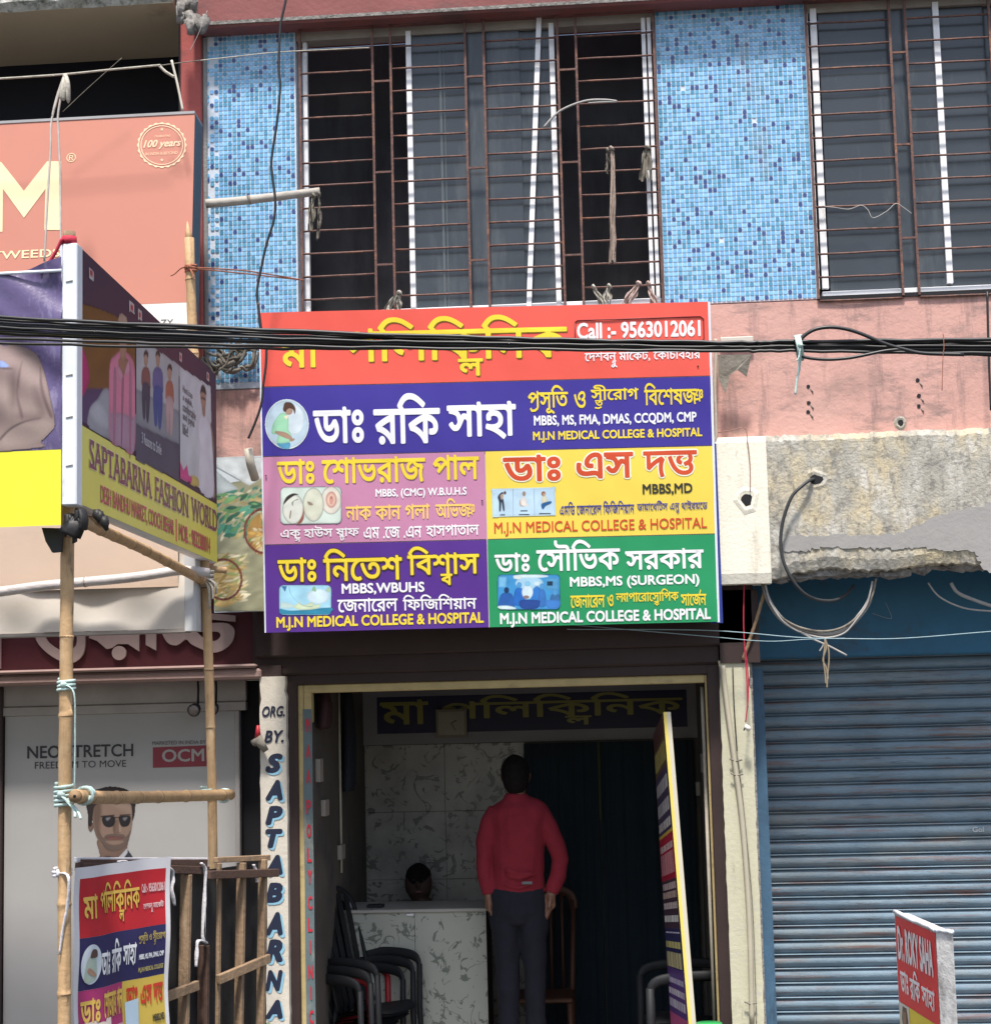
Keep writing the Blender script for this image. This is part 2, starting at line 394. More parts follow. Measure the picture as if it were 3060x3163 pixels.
C_shutd = mat('shutter_box_blue', (.022,.12,.22), .55, .12, 4, .15, 40, [((.05,.055,.06), .25, 3, (1,1,1.5))])
C_guide = mat('shutter_guide_blue', (.06,.13,.21), .6, .15, 6, .2, 40, [((.03,.04,.06), .3, 9, (2,2,.4))])
C_brown = mat('dark_brown_paint', (.035,.020,.018), .65, .15, 6, .1, 50)
C_yel = mat('yellow_frame_paint', (.46,.36,.17), .7, .12, 10, .15, 50, [((.20,.14,.09), .2, 8, (.4,1,1))])
C_maroon = mat('maroon_board', (.075,.012,.018), .6, .15, 6, .1, 50)
C_ledge = mat('dusty_pink_ledge', (.30,.20,.18), .85, .12, 6, .3, 50, [((.16,.12,.11), .3, 5, (.4,1,2))])
C_green = mat('dark_green_paint', (.012,.035,.026), .7, .2, 6)
C_moss = mat('mossy_concrete_edge', (.42,.42,.38), .95, .2, 14, .9, 60, [((.05,.06,.04), .5, 22, (1,1,.8)), ((.62,.62,.58), .3, 14, (1,1,1))])
C_beige = mat('beige_slab_underside', (.52,.44,.31), .9, .06, 2, .15, 40, [((.26,.21,.14), .25, 1.4, (1,1,1))])
C_bam = mat('weathered_bamboo', (.50,.325,.17), .6, .16, 14, .3, 60, [((.27,.16,.08), .30, 7, (4,4,.5)), ((.58,.44,.28), .22, 9, (3,3,.6)), ((.10,.07,.05), .14, 18, (2,2,.6))])
C_bamG = mat('grey_bamboo', (.40,.37,.33), .75, .12, 14, .25, 60, [((.20,.18,.16), .3, 7, (.5,3,3))])
C_node = mat('bamboo_joint', (.27,.17,.09), .7, .2, 30)
C_wood = mat('old_plank', (.27,.18,.11), .8, .2, 9, .4, 60, [((.13,.085,.055), .35, 6, (4,4,.5)), ((.40,.30,.20), .25, 9, (5,5,.5))])
C_woodD = mat('dark_plank', (.085,.048,.035), .8, .2, 9, .3, 60, [((.04,.025,.02), .35, 6, (4,4,.8))])
C_tarp = mat('black_tarpaulin', (.022,.021,.022), .55, .2, 4, .6, 9)
C_cab = mat('black_cable_sheath', (.018,.018,.020), .42, .2, 10, spec=.5)
C_cabG = mat('grey_cable_sheath', (.33,.32,.31), .6, .15, 10)
C_rag = mat('faded_rag', (.45,.42,.36), .95, .25, 20, .5, 50, [((.22,.2,.17), .3, 20, (1,1,1))])
C_ragD = mat('dirty_rag', (.20,.18,.15), .95, .3, 20, .5, 50)
C_cloth = mat('pale_green_cloth_tie', (.48,.62,.58), .9, .15, 20, .4, 60)
C_clothW = mat('white_cloth_tie', (.62,.60,.62), .9, .15, 20, .4, 60)
C_post = mat('white_metal_post', (.74,.78,.84), .5, .05, 5, .05, 30, [((.45,.47,.5), .12, 10, (1,1,.5))])
C_flex = mat('back_of_flex_banner', (.58,.53,.47), .6, .06, 2, .4, 3, [((.47,.41,.34), .25, 1.8, (.5,1,2))])
C_pipe = mat('dusty_pvc_pipe', (.50,.46,.38), .6, .1, 10, .1, 40, [((.25,.22,.17), .2, 10, (1,1,.5))])
C_plastic = mat('black_plastic', (.014,.015,.018), .62, .1, 10, spec=.35)
C_redpl = mat('red_plastic', (.38,.02,.03), .45, .1, 10)
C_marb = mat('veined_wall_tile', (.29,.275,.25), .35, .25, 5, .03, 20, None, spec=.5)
def veins(m, c=(.05,.05,.05), s=3.2, wdt=.035):
    t = m.node_tree; N, L = t.nodes, t.links; b = N['Principled BSDF']
    old = b.inputs['Base Color'].links[0].from_socket; tc = N.new('ShaderNodeTexCoord')
    n = N.new('ShaderNodeTexNoise'); n.inputs['Scale'].default_value = s; n.inputs['Detail'].default_value = 7; n.inputs['Distortion'].default_value = 1.6
    L.new(tc.outputs['Object'], n.inputs['Vector'])
    a = N.new('ShaderNodeMath'); a.operation = 'SUBTRACT'; a.inputs[1].default_value = .5; L.new(n.outputs['Fac'], a.inputs[0])
    a2 = N.new('ShaderNodeMath'); a2.operation = 'ABSOLUTE'; L.new(a.outputs[0], a2.inputs[0])
    g = N.new('ShaderNodeTexNoise'); g.inputs['Scale'].default_value = s*1.9; L.new(tc.outputs['Object'], g.inputs['Vector'])
    gm = N.new('ShaderNodeMapRange'); gm.inputs[1].default_value = .45; gm.inputs[2].default_value = .62; gm.inputs[3].default_value = 0; gm.inputs[4].default_value = wdt; L.new(g.outputs['Fac'], gm.inputs[0])
    d = N.new('ShaderNodeMath'); d.operation = 'LESS_THAN'; L.new(a2.outputs[0], d.inputs[0]); L.new(gm.outputs[0], d.inputs[1])
    mm = N.new('ShaderNodeMix'); mm.data_type = 'RGBA'; L.new(d.outputs[0], mm.inputs['Factor']); L.new(old, mm.inputs['A']); mm.inputs['B'].default_value = (*c, 1)
    L.new(mm.outputs['Result'], b.inputs['Base Color'])
veins(C_marb, (.125,.12,.11), 6.5, .05)
C_marb2 = mat('veined_counter_tile', (.42,.43,.38), .3, .06, 3, .02, 20, None, spec=.5); veins(C_marb2, (.17,.19,.16), 7.5, .034)
# ================================================================ ground
FLZ = .02
g = MB().box((-60, -60, -.3), (60, -.9, -.02)); g.build('street', mat('asphalt', (.06,.058,.055), .9, .2, 3, .5, 60), kind='structure')
g = MB().box((-60, -.9, -.3), (60, .12, .0)); g.build('pavement', mat('pavement_concrete', (.24,.22,.20), .9, .15, 2, .4, 40, [((.12,.11,.1), .3, 2, (1,1,1))]), kind='structure')
g = MB().box((-60, .12, -.3), (60, 40, FLZ)); g.build('shop_floor', mat('floor_cement', (.12,.11,.10), .7, .15, 4), kind='structure')
# ================================================================ the clinic's building
bld = thing('clinic_building', 'two storey building with blue mosaic tiles, barred upper windows and open clinic doorway', 'building', (0, .3, 0))
BY = 0.0
# levels of the front, read off the photograph
Zt_bot = az(2300, 932, 0); Zt_top = az(2300, 5, 0) + .25
Xl0, Xl1 = ax(*z('Z1', 1180, 900), 0), ax(*z('Z1', 1702, 900), 0)      # left tiled strip
Xr0, Xr1 = ax(2038, 500, 0), ax(*z('Z3', 866, 850), 0)               # right tiled panel
W1a, W1b = Xl1, Xr0
Zsill = az(*z('Z2', 1800, 1745), 0)
Xend = 3.2
MB().box((Xl0-.02, .0, Zsill-.35), (Xl1, .25, Zt_top+.3)).build('tile_bedding', C_grout, bld); MB().box((Xr0, .0, Zt_bot), (Xr1, .25, Zt_top+.3)).build('tile_bedding', C_grout, bld)
# mosaic tiles, joined: each is some four pixels across
def mosaic(x0, x1, z0, z1, miss=.0):
    mb = MB()
    for t in TILES: mb.mat(t)
    p = .0236; g = .0021; rnd = random.Random(3)
    nx = int((x1-x0)/p); nz = int((z1-z0)/p)
    for j in range(nz):
        for i in range(nx):
            if rnd.random() < .0006: continue
            if miss and i < 3 and rnd.random() < .55 - i*.15: continue
            r = rnd.random(); mb.cur = 4 if r < .085 else 3 if r < .19 else 2 if r < .42 else 0 if r < .72 else 1
            a, b = x0+i*p+g, x0+(i+1)*p-g; c, d = z0+j*p+g, z0+(j+1)*p-g; y = -.0035 - rnd.random()*.0012; e = .0048; k = (rnd.random()-.5)*.0012
            # octagonal face, rounded corners
            P = [(a+e, c), (b-e, c), (b, c+e), (b, d-e), (b-e, d), (a+e, d), (a, d-e), (a, c+e)]
            mb.add([(q[0], y+k*(q[0]-a)/p, q[1]) for q in P] + [(q[0], .001, q[1]) for q in P],
                   [tuple(range(8))] + [(s2, s2+8, (s2+1) % 8+8, (s2+1) % 8) for s2 in range(8)])
    return mb.build('mosaic_tiles', None, bld, kind='stuff')
mosaic(Xl0, Xl1, Zsill-.32, Zt_top, 1)
mosaic(Xr0, Xr1, Zt_bot+.004, Zt_top)
# projecting lintel slab over the windows
YS = -.13
zs = az(1500, 36, YS)
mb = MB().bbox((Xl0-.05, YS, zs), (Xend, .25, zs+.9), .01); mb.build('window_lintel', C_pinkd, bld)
mb = MB().box((Xl0-.04, YS-.006, zs+.012), (Xend, YS-.002, zs+.03)); mb.build('drip_groove', C_rough, bld)
# pink pilaster and cement edge left of the tiles
xp0, xp1 = ax(*z('Z1', 1035, 300), -.03), ax(*z('Z1', 1155, 300), -.03)
MB().bbox((xp0, -.03, az(600, 1480, -.03)), (xp1, .4, zs+.6), .006).build('pink_pilaster', C_pinkd if False else mat('pilaster_red_pink', (.36,.085,.075), .8, .15, 4, .3, 50, [((.18,.06,.06), .3, 3, (1,1,2))]), bld)
MB().bbox((xp1, -.012, az(600, 1480, 0)), (Xl0+.012, .3, zs), .006).build('cement_edge', C_cem, bld)
# pink fascia under the windows, with bolt holes
Zc_top = az(2700, 1345, -.02)
mb = MB().box((xp1, -.005, Zc_top-.6), (Xr0+.2, .25, Zsill-.36)); mb.box((Xr0-.2, -.02, Zc_top-.05), (Xend, .25, Zt_bot-.012)); mb.build('pink_fascia_wall', C_pink, bld)
for (hx, hy) in ((515,480),(517,562),(515,608),(1066,448),(1073,527),(1073,579)):
    p = at(z('B1', hx, hy), -.02); r = .011
    pts = [(p.x+r*cos(t*pi/4)*(.8+.3*random.random()), -.0225, p.z+r*sin(t*pi/4)*(.8+.3*random.random())) for t in range(8)]
    MB().add(pts, [tuple(range(7, -1, -1))]).build('bolt_hole', C_dark, bld)
    MB().tube([(p.x+.01, -.02, p.z-.012), (p.x+.022, -.024, p.z-.03)], .0035, 5).build('bolt', C_ragD, bld)
# ---- concrete beam with a broken underside
YB = -.11
xb0 = ax(*z('B1', 55, 1000), YB); xbm = ax(*z('B1', 312, 1000), YB)
zb_top = az(*z('B1', 700, 722), YB); zb_bot = az(*z('B1', 200, 1475), YB)
mb = MB(); rnd = random.Random(5)
def beam(x0, x1, zbf, step, m, name, deep=.0):
    mb = MB(); n = max(2, int((x1-x0)/step)); top = []; vs = []
    for i in range(n+1):
        x = x0+(x1-x0)*i/n; zb = zbf(x); zt = zb_top + (rnd.random()-.5)*.012*(1 if deep else .2)
        vs += [(x, YB+.02, zt+.01), (x, YB, zt-.02), (x, YB-(rnd.random()*.006 if deep else 0), zb+.05), (x, YB+.012, zb), (x, YB+.10, zb-.018*deep*(.5+rnd.random())), (x, YB+.24, zb+.02), (x, YB+.45, zb+.02), (x, YB+.45, zt)]
    k = 8; fs = [(i*k+j, i*k+(j+1) % k, (i+1)*k+(j+1) % k, (i+1)*k+j) for i in range(n) for j in range(k)]
    fs += [tuple(range(k)), tuple(range(n*k+k-1, n*k-1, -1))]
    return mb.add(vs, fs).build(name, m, bld)
def jag(x):
    t = (x-xbm)
    return zb_bot + .02 + .040*min(1, max(0, t/.3)) + .012*sin(t*9) + (rnd.random()-.5)*.014
beam(xb0, xbm, lambda x: zb_bot+.002*rnd.random(), .2, C_white, 'whitewashed_beam_end')
beam(xbm, Xend, jag, .018, C_conc, 'concrete_beam', 1)
# the bared aggregate under the beam
mb = MB(); rnd = random.Random(9)
x = xbm+.05
while x < Xend:
    zz = jag(x); bm = bmesh.new(); bmesh.ops.create_icosphere(bm, subdivisions=1, radius=.02+.028*rnd.random())
    for v in bm.verts: v.co = V((v.co.x*1.6, v.co.y*.8, v.co.z*.8))*(.8+.4*rnd.random()) + V((x, YB+.055+.04*rnd.random(), zz-.012))
    mb.add([v.co.copy() for v in bm.verts], [[v.index for v in f.verts] for f in bm.faces]); bm.free(); x += .035+.03*rnd.random()
mb.build('broken_underside', C_rough, bld, kind='stuff')
def hole(k, cx, cy, rx, ry, Y, seed):
    p = at(z(k, cx, cy), Y); q = at(z(k, cx+rx, cy), Y).x-p.x; q2 = p.z-at(z(k, cx, cy+ry), Y).z; rn = random.Random(seed); mb = MB(); n = 14
    o = [(1+.35*rn.random()) for _ in range(n)]
    ring = lambda s, y: [(p.x+q*s*o[i]*cos(2*pi*i/n), y, p.z+q2*s*o[i]*sin(2*pi*i/n)) for i in range(n)]
    a, b, c = ring(1.5, Y-.001), ring(1.05, Y-.006), ring(.62, Y-.003)
    mb.mat(C_white if k == 'B1' and cx < 300 else C_conc).add(a+b+c, [(i, (i+1) % n, n+(i+1) % n, n+i) for i in range(n)] + [(n+i, n+(i+1) % n, 2*n+(i+1) % n, 2*n+i) for i in range(n)])
    mb.mat(C_dark).add(ring(.66, Y-.0042), [tuple(range(n-1, -1, -1))]); mb.build('broken_hole', None, bld)
hole('B1', 205, 1052, 36, 40, YB, 1); hole('B1', 555, 950, 42, 32, YB, 2); hole('B1', 982, 663, 18, 22, -.02, 4)
# wet cement patches skimmed over the beam
def patch(pts, m, Y, nm, th=.0025):
    q = smooth_line([at(z('B1', *p), Y) for p in pts], 9, True); q = [p + V((rnd.uniform(-1,1)*.012, 0, rnd.uniform(-1,1)*.009)) for p in q]
    MB().poly(q, V((0,-1,0)), th).build(nm, m, bld)
C_skim = mat('new_cement_skim', (.31,.30,.29), .85, .08, 4, .25, 40, [((.24,.235,.225), .3, 3, (.5,1,2))])
patch([(1030,1190),(1180,1130),(1330,1095),(1500,1085),(1500,1420),(1400,1400),(1350,1320),(1200,1305),(1060,1290),(960,1300),(800,1295),(600,1290),(480,1310),(380,1300),(420,1240),(640,1225),(900,1230)], C_skim, YB-.0085, 'cement_patch')
# ---- shutter bay on the right
YSH = .52
zsb = az(*z('B6', 800, 50), YSH)                                     # foot of the blue box
xg0, xg1 = ax(*z('B6', 232, 600), .2), ax(*z('B6', 268, 600), YSH)
MB().bbox((xg0-.05, YSH-.10, zsb), (Xend, YSH+.2, zb_bot+.3), .01).build('shutter_box', C_shutd, bld)
mb = MB().bar(at(z('B6', 228, 110), .3), at(z('B6', 302, 1960), .3), .062, .05, V((0,1,0))); mb.build('shutter_guide', C_guide, bld)
shp = MB().box((xg0, YSH+.05, 0), (Xend, YSH+.08, zsb+.05)).build('rolling_shutter', C_shut, bld)
pitch = .0
zA = az(*z('B6', 900, 125), YSH); zB = az(*z('B6', 900, 1597), YSH); pitch = (zA-zB)/20.0
# one curved interlocking slat, its mesh shared by all
prof = []
for i in range(9):
    t = i/8; prof.append((YSH + .010 - .019*sin(pi*t)**.8, -pitch*.86*t))
prof += [(YSH+.018, -pitch*.88), (YSH-.006, -pitch*.90), (YSH-.010, -pitch*.94), (YSH-.004, -pitch*.985), (YSH+.02, -pitch*1.0)]
vs = [(x, y, zz) for x in (xg0-.02, Xend) for y, zz in prof]; k = len(prof)
slm = MB().add(vs, [(i, i+1, k+i+1, k+i) for i in range(k-1)], False)
sl0 = None; zt = zA + pitch*3; nsl = 0
while zt > .05:
    if sl0 is None: sl = sl0 = slm.build('slat', C_shut, shp)
    else: sl = sl0.copy(); col.objects.link(sl)
    sl.parent = shp; sl.location = ((random.random()-.5)*.004, (random.random()-.5)*.004, zt); zt -= pitch; nsl += 1
# white chalk scrawl on a slat
# ---- windows of the upper floor
YG = -.032
def rods(mb, x0, x1, zz, r=.0053, sag=.003):
    n = 4; mb.tube([(x0+(x1-x0)*i/n, YG+(random.random()-.5)*.003, zz+(random.random()-.5)*sag) for i in range(n+1)], r, 6)
zb1 = [az(*z('Z2', 1090, y), YG) for y in (230,355,485,625,755,885,1018,1155,1285,1420,1553,1668)]
dzb = (zb1[1]-zb1[-1])/10; zbars = [zb1[1]-dzb*i for i in range(-2, 12)]
C_strip = C_alu
def window(name, x0, x1, zlo, zhi, vbars, stiles, panes, zhead, rung_z, secs, label):
    wn = MB(); wn.box((x0, .16, zlo), (x0+.01, .24, zhi)); 
    f = MB()
    f.mat(C_alu)
    for (a, b, wd, y0, y1) in stiles: f.bar(a, b, wd, y1-y0, V((0,1,0)))
    f.bbox((x0+.02, .0, zlo-.005), (x1-.02, .09, zlo+.03))
    f.mat(C_aluG).bbox((x0+.0, .005, zhead), (x1, .10, zhead+.16))
    o = f.build(name, None, bld, label)
    for (a, b, c, d, y, m) in panes: MB().box((a, y, c), (b, y+.006, d)).build('window_pane', m, o)
    for (a, b) in vbars: MB().bar(a, b, .012, .016, V((0,1,0))).build('grille_upright', C_bar, o)
    for (a, b) in secs:
        for zz in zbars:
            q = MB(); rods(q, a(zz), b(zz), zz); q.build('grille_rod', C_bar, o)
    for (a, b, zz) in rung_z:
        q = MB(); q.bar((a, YG, zz), (b, YG, zz), .010, .012, V((0,1,0))); q.build('grille_rung', C_bar, o)
    return o
def lin(pa, pb, Y): 
    a, b = at(pa, Y), at(pb, Y)
    # straight upright through the mean x of both ends
    xm = (a.x+b.x)/2
    return xm
L2 = lambda xt, yt, xb, yb: lin(z('Z2', xt, yt), z('Z2', xb, yb), YG)
u = [L2(238,300,270,1760), L2(343,300,375,1760), L2(775,300,807,1760), L2(882,300,915,1760), L2(1305,200,1345,1740), L2(1410,200,1452,1740)]
xw0 = lin(z('Z1', 1722, 400), z('Z1', 1738, 1700), YG); xw1 = lin(z('Z2', 1868, 300), z('Z2', 1892, 1500), YG)
zh1 = az(*z('Z2', 900, 185), .03); ztop = zs+.02
vb = [((x, YG, Zsill-.03), (x, YG, zs)) for x in u+[xw0, xw1]]
k = lambda xt, yt, xb, yb, Y: (at(z('Z2', xt, yt), Y), at(z('Z2', xb, yb), Y))
def st(xt, yt, xb, yb, wd, Y0=.012, ex=.05):
    a, b = k(xt, yt, xb, yb, Y0); xm = (a.x+b.x)/2
    return ((xm, Y0, Zsill+.01), (xm, Y0, zh1+.02), wd, Y0-.015, Y0+.015)
a2, b2 = k(1203, 230, 1142, 1755, .02)
stl = [st(438, 300, 492, 1770, .027), st(1268, 230, 1315, 1745, .026), st(1806, 300, 1840, 1600, .020), st(1838, 300, 1872, 1600, .018),
       ((b2.x, -.008, Zsill+.01), (a2.x, -.008, zh1+.05), .0255, 0, .012),
       ((lin(z('Z1', 1752, 400), z('Z1', 1772, 1750), .04), .04, Zsill), (lin(z('Z1', 1752, 400), z('Z1', 1772, 1750), .04), .04, zh1+.05), .022, 0, .03)]
xs1 = (stl[0][0][0], stl[1][0][0])
xov = lin(z('Z2', 1095, 400), z('Z2', 1118, 1700), .05)
w1 = window('barred_window', W1a, W1b, Zsill, ztop, vb, stl,
    [(xs1[0]+.012, xov, Zsill+.03, zh1, .022, C_glass), (xov, xs1[1]-.012, Zsill+.03, zh1, .034, C_glass),
     (xs1[0]+.155, xs1[0]+.166, Zsill+.03, zh1-.06, .0195, C_film), (xs1[0]+.178, xs1[0]+.183, Zsill+.03, zh1-.06, .0195, C_film)], zh1, 
    [(u[2*i]+.004, u[2*i+1]-.004, az(*z('Z2', *q), YG)) for i in range(3) for q in ([(295,465),(310,987),(322,1518)], [(835,437),(850,962),(860,1492)], [(1370,398),(1385,930),(1398,1463)])[i]],
    [(lambda zz: xw0, lambda zz: u[0]), (lambda zz: u[1], lambda zz: u[2]), (lambda zz: u[3], lambda zz: u[4]), (lambda zz: u[5], lambda zz: xw1)],
    'barred window with half open sliding sashes and dark gaps either side')
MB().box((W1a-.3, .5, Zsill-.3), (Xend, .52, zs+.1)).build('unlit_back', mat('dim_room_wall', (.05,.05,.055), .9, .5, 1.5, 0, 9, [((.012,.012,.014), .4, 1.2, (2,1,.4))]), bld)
MB().box((W1a-.2, .25, Zsill-.1), (Xend, .5, Zsill-.08)).build('inner_sill', C_dark, bld)
# right window
L3 = lambda xt, yt, xb, yb, Y=YG: lin(z('Z3', xt, yt), z('Z3', xb, yb), Y)
v3 = [L3(1318,200,1388,1660), L3(1408,200,1482,1660)]; x30 = L3(850,200,890,1650)
per = 0.0
zs3 = az(*z('Z3', 1300, 1662), .04); zh3 = az(*z('Z3', 1250, 62), .03); W2b = Xend-.05
p3 = v3[0]-x30; v3b = [v3[1]+(p3*1.05)+.26, v3[1]+p3*1.05+.26+(v3[1]-v3[0])]
x3c = L3(1894,100,1960,1600)
v3b = [x3c, x3c+(v3[1]-v3[0])]
def st3(xt, yt, xb, yb, wd, Y0=.012): x = L3(xt, yt, xb, yb, Y0); return ((x, Y0, zs3+.01), (x, Y0, zh3+.02), wd, 0, .03)
w2 = window('barred_window', Xr1, W2b, zs3-.035, ztop, [((x, YG, zs3-.05), (x, YG, zs)) for x in v3+v3b+[x30, W2b]],
    [st3(858,300,885,1600,.014,.02), st3(905,300,920,1600,.032), st3(1610,300,1635,1600,.030), ((2.75,.045,zs3),(2.75,.045,zh3),.03,0,.03)],
    [(L3(930,300,944,1600,.055), L3(1605,300,1630,1600,.055), zs3, zh3, .022, C_glass), (L3(1605,300,1630,1600,.07), L3(1882,300,1895,1600,.07), zs3, zh3, .034, C_glass), (L3(1882,300,1895,1600,.07), 2.75, zs3, zh3, .045, C_glass)], zh3,
    [(v3[0]+.004, v3[1]-.004, az(*z('Z3', *q), YG)) for q in ((1375,300),(1400,828),(1425,1365))] + [(v3b[0]+.004, v3b[1]-.004, az(*z('Z3', *q), YG)) for q in ((1375,300),(1400,828),(1425,1365))],
    [(lambda zz: x30, lambda zz: v3[0]), (lambda zz: v3[1], lambda zz: v3b[0]), (lambda zz: v3b[1], lambda zz: W2b)],
    'barred window of closed dark glass with a white frame at the right edge')
MB().box((Xr1, -.03, zs3-.055), (Xend, .1, zs3-.035)).build('window_sill', C_dark, bld)
# ---- doorway
YD = .12
zd = az(1550, 2100, YD); xd0 = ax(928, 2600, YD); xd1 = ax(2188, 2250, YD)
zlint = az(1500, 1960, .05)
mb = MB().bbox((ax(790, 2050, YD), YD-.07, zd+.05), (ax(2330, 2050, YD), YD+.3, zlint+1.0), .01)
mb.bbox((ax(800, 2050, YD), YD-.10, zd+.14), (ax(2330, 2050, YD), YD-.065, zlint+.8), .01)
mb.build('door_header', C_brown, bld)
mb = MB().bbox((xd0-.075, YD-.05, FLZ), (xd0, YD+.05, zd+.05)); mb.bbox((xd1, YD-.05, FLZ), (xd1+.065, YD+.05, zd+.05)); mb.bbox((xd0-.075, YD-.048, zd), (xd1+.065, YD+.05, zd+.055))
mb.build('door_surround', C_brown, bld)
mb = MB().bbox((xd0, YD-.03, FLZ), (xd0+.028, YD+.04, zd)); mb.bbox((xd0+.029, YD-.028, zd-.19), (xd0+.07, YD+.04, zd-.002)); mb.bbox((xd0+.029, YD-.03, zd-.042), (xd1-.012, YD+.04, zd)); mb.bbox((xd1-.011, YD-.03, FLZ), (xd1, YD+.04, zd))
mb.build('door_frame', C_yel, bld)
# painted pillar at the left of the door, cream pillar at its right
xq0, xq1 = ax(806, 2600, 0.02), ax(888, 2600, 0.02); zq = az(840, 2090, .02)
def pillar(x0, x1, y0, y1, ztop, m, name, seed, jagw=.006, topj=.03):
    rn = random.Random(seed); n = 60; vs = []
    for i in range(n+1):
        zz = ztop*i/n; a = x0+(rn.random()-.5)*jagw*2*(rn.random() > .6); b = x1+(rn.random()-.5)*jagw*2*(rn.random() > .6)
        if i > n-4: a += topj*rn.random(); b -= topj*rn.random()*(1.3)
        vs += [(a, y0, zz), (b, y0, zz), (x1+.0, y1, zz), (x0, y1, zz)]
    fs = [(i*4+j, i*4+(j+1) % 4, i*4+4+(j+1) % 4, i*4+4+j) for i in range(n) for j in range(4)] + [(3,2,1,0), (n*4, n*4+1, n*4+2, n*4+3)]
    return MB().add(vs, fs).build(name, m, bld)
pl = pillar(xq0, xq1, .02, .2, zq, C_pil, 'painted_pillar', 3, .003, .012)
xc0, xc1 = ax(2240, 2600, .03), ax(2338, 2600, .03); zc = az(2260, 2040, .03)
pillar(xc0, xc1, .03, .3, zc, C_cream, 'cream_pillar', 6, .003, .01)
MB().box((xq0-.004, .03, 0), (xd0-.07, .3, zd+.1)).build('wall_core', C_brown, bld)
MB().box((xd1+.066, .02, zd+.05), (xc1+.05, .1, zb_bot-.02)).build('wall_core', C_brown, bld)
MB().box((xd1+.06, .05, 0), (xc1+.01, .4, zd+.25)).build('wall_core', C_rough, bld)
# hand painted letters down the pillar
PP = Panel((xq0, .0185, 0), (1,0,0), (0,-1,0))
def pil(s, k, x0, y0, x1, y1, c=(.02,.025,.05), o=(.25,.48,.62), sh=.25, b=.07, sf=(.10,-.10)):
    U0, V0, U1, V1 = PP.rect(*z(k, x0, y0), *z(k, x1, y1))
    text(PP, s, None, c, pl, b, .002, o, .0 if o else 0, sf, sh, uvbox=(U0, V0, U1, V1))
pil('ORG.', 'B4', 50, 305, 168, 362, o=None, b=.03); pil('BY.', 'B4', 60, 432, 162, 497, o=None, b=.03)
for ch, y0, y1 in (('S',552,655),('A',690,798),('P',825,925),('T',945,1045),('A',1080,1185),('B',1225,1330),('A',1378,1500),('R',1520,1640),('N',1680,1790),('A',1835,1935)):
    pil(ch, 'B4', 66, y0, 158, y1)
MB().mat(C_redpl).tube([at(z('B4', 28, 405), -.02), at(z('B4', 28, 470), -.02)], [.008,.017], 8).mat(C_ragD).tube([at(z('B4', 5, 500), -.02), at(z('B4', 30, 480), -.03), at(z('B4', 70, 540), -.02)], [.02,.03,.016], 8).build('hanging_charm', None, None).name
tag(bpy.data.objects['hanging_charm'], 'small red and grey charm bundle hanging beside the painted pillar', 'charm')
# ================================================================ the neighbouring shop on the left
shop = thing('neighbouring_shop', 'shop front left of the clinic, beige awning slab, maroon name board and dark upper opening', 'building', (-2.6, .4, 0))
XL = -6.0
# awning slab: underside seen from below, mossy front edge
Yb = .50; zaw = az(*z('Z1', 500, 318), Yb)
def find_Y(p, zt):
    d = ray(p); t = (zt - CAM.z)/d.z; return (CAM + d*t)
pf = find_Y(z('Z1', 500, 45), zaw); YA = pf.y; xa1 = find_Y(z('Z1', 1000, 25), zaw).x
xa_b = ax(*z('Z1', 1040, 290), Yb)
n = 60; vs = []; rn = random.Random(2)
for i in range(n+1):
    x = XL + (xa1-XL)*i/n
    vs += [(x, YA, zaw+.01*rn.random()), (x, YA-.02-.02*rn.random(), zaw+.03+.02*rn.random()), (x, YA-.015*rn.random(), zaw+.16+.03*rn.random()), (x, YA+.2, zaw+.18)]
MB().add(vs, [(i*4+j, i*4+4+j, i*4+5+j, i*4+1+j) for i in range(n) for j in range(3)]).build('mossy_slab_edge', C_moss, shop)
MB().poly([(XL, YA, zaw+.004), (xa1, YA, zaw+.004), (xa_b, Yb+.1, zaw+.004), (XL, Yb+.1, zaw+.004)][::-1], V((0,0,-1)), .12).build('awning_slab', C_beige, shop)
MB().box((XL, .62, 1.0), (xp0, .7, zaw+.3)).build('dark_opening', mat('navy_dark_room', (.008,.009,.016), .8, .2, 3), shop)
MB().box((xp0-.012, -.02, az(600, 1300, -.02)), (xp0, .5, zaw+.3)).build('opening_cheek', C_dark, shop)
# plaster wedge with roots at the slab's corner
mb = MB(); rn = random.Random(4)
for i in range(26):
    p = at(z('Z1', 1040+rn.random()*150, 5+rn.random()*165), -.2-.03*rn.random()); s_ = .012+.03*rn.random()
    mb.tube([p+V((0,0,s_)), p+V((rn.uniform(-.02,.02),0,-s_))], [s_*.8, s_*.4], 6)
mb.build('crumbling_corner', C_rough, shop, kind='stuff')
# name board and ledge above the shop window
YF = .10
zf0 = az(*z('B2', 800, 335), YF); zf1 = az(400, 1850, YF)
xf1 = ax(*z('B2', 1665, 200), YF)
fb = MB().bbox((XL, YF, zf0-.02), (xf1, YF+.25, zf1+.5), .01).build('name_board', C_maroon, shop)
FP = Panel((0, YF-.003, 2.5), (1,0,0), (0,-1,0))
C_let = (.36,.27,.25)
fl = MB()
def fsh(pts, h=.02, sm=True):
    q = [FP.uv(z('B2', *p)) for p in pts]
    if sm: q = [(a.x, a.y) for a in smooth_line([(a[0], a[1], 0) for a in q], 4, True)]
    MB().poly([FP.at(a[0], a[1], h) for a in q], V((0,-1,0)), .018).build('raised_letter_stroke', mat('faded_letter', C_let, .7, .1, 6), fb)
fsh([(-60,-100),(12,-100),(12,350),(-20,330),(-60,320)], sm=False)
fsh([(235,-40),(236,140),(300,235),(400,300),(480,312),(545,260),(562,170),(540,60),(480,30),(470,60),(505,130),(500,200),(440,238),(370,215),(300,140),(290,-40)])
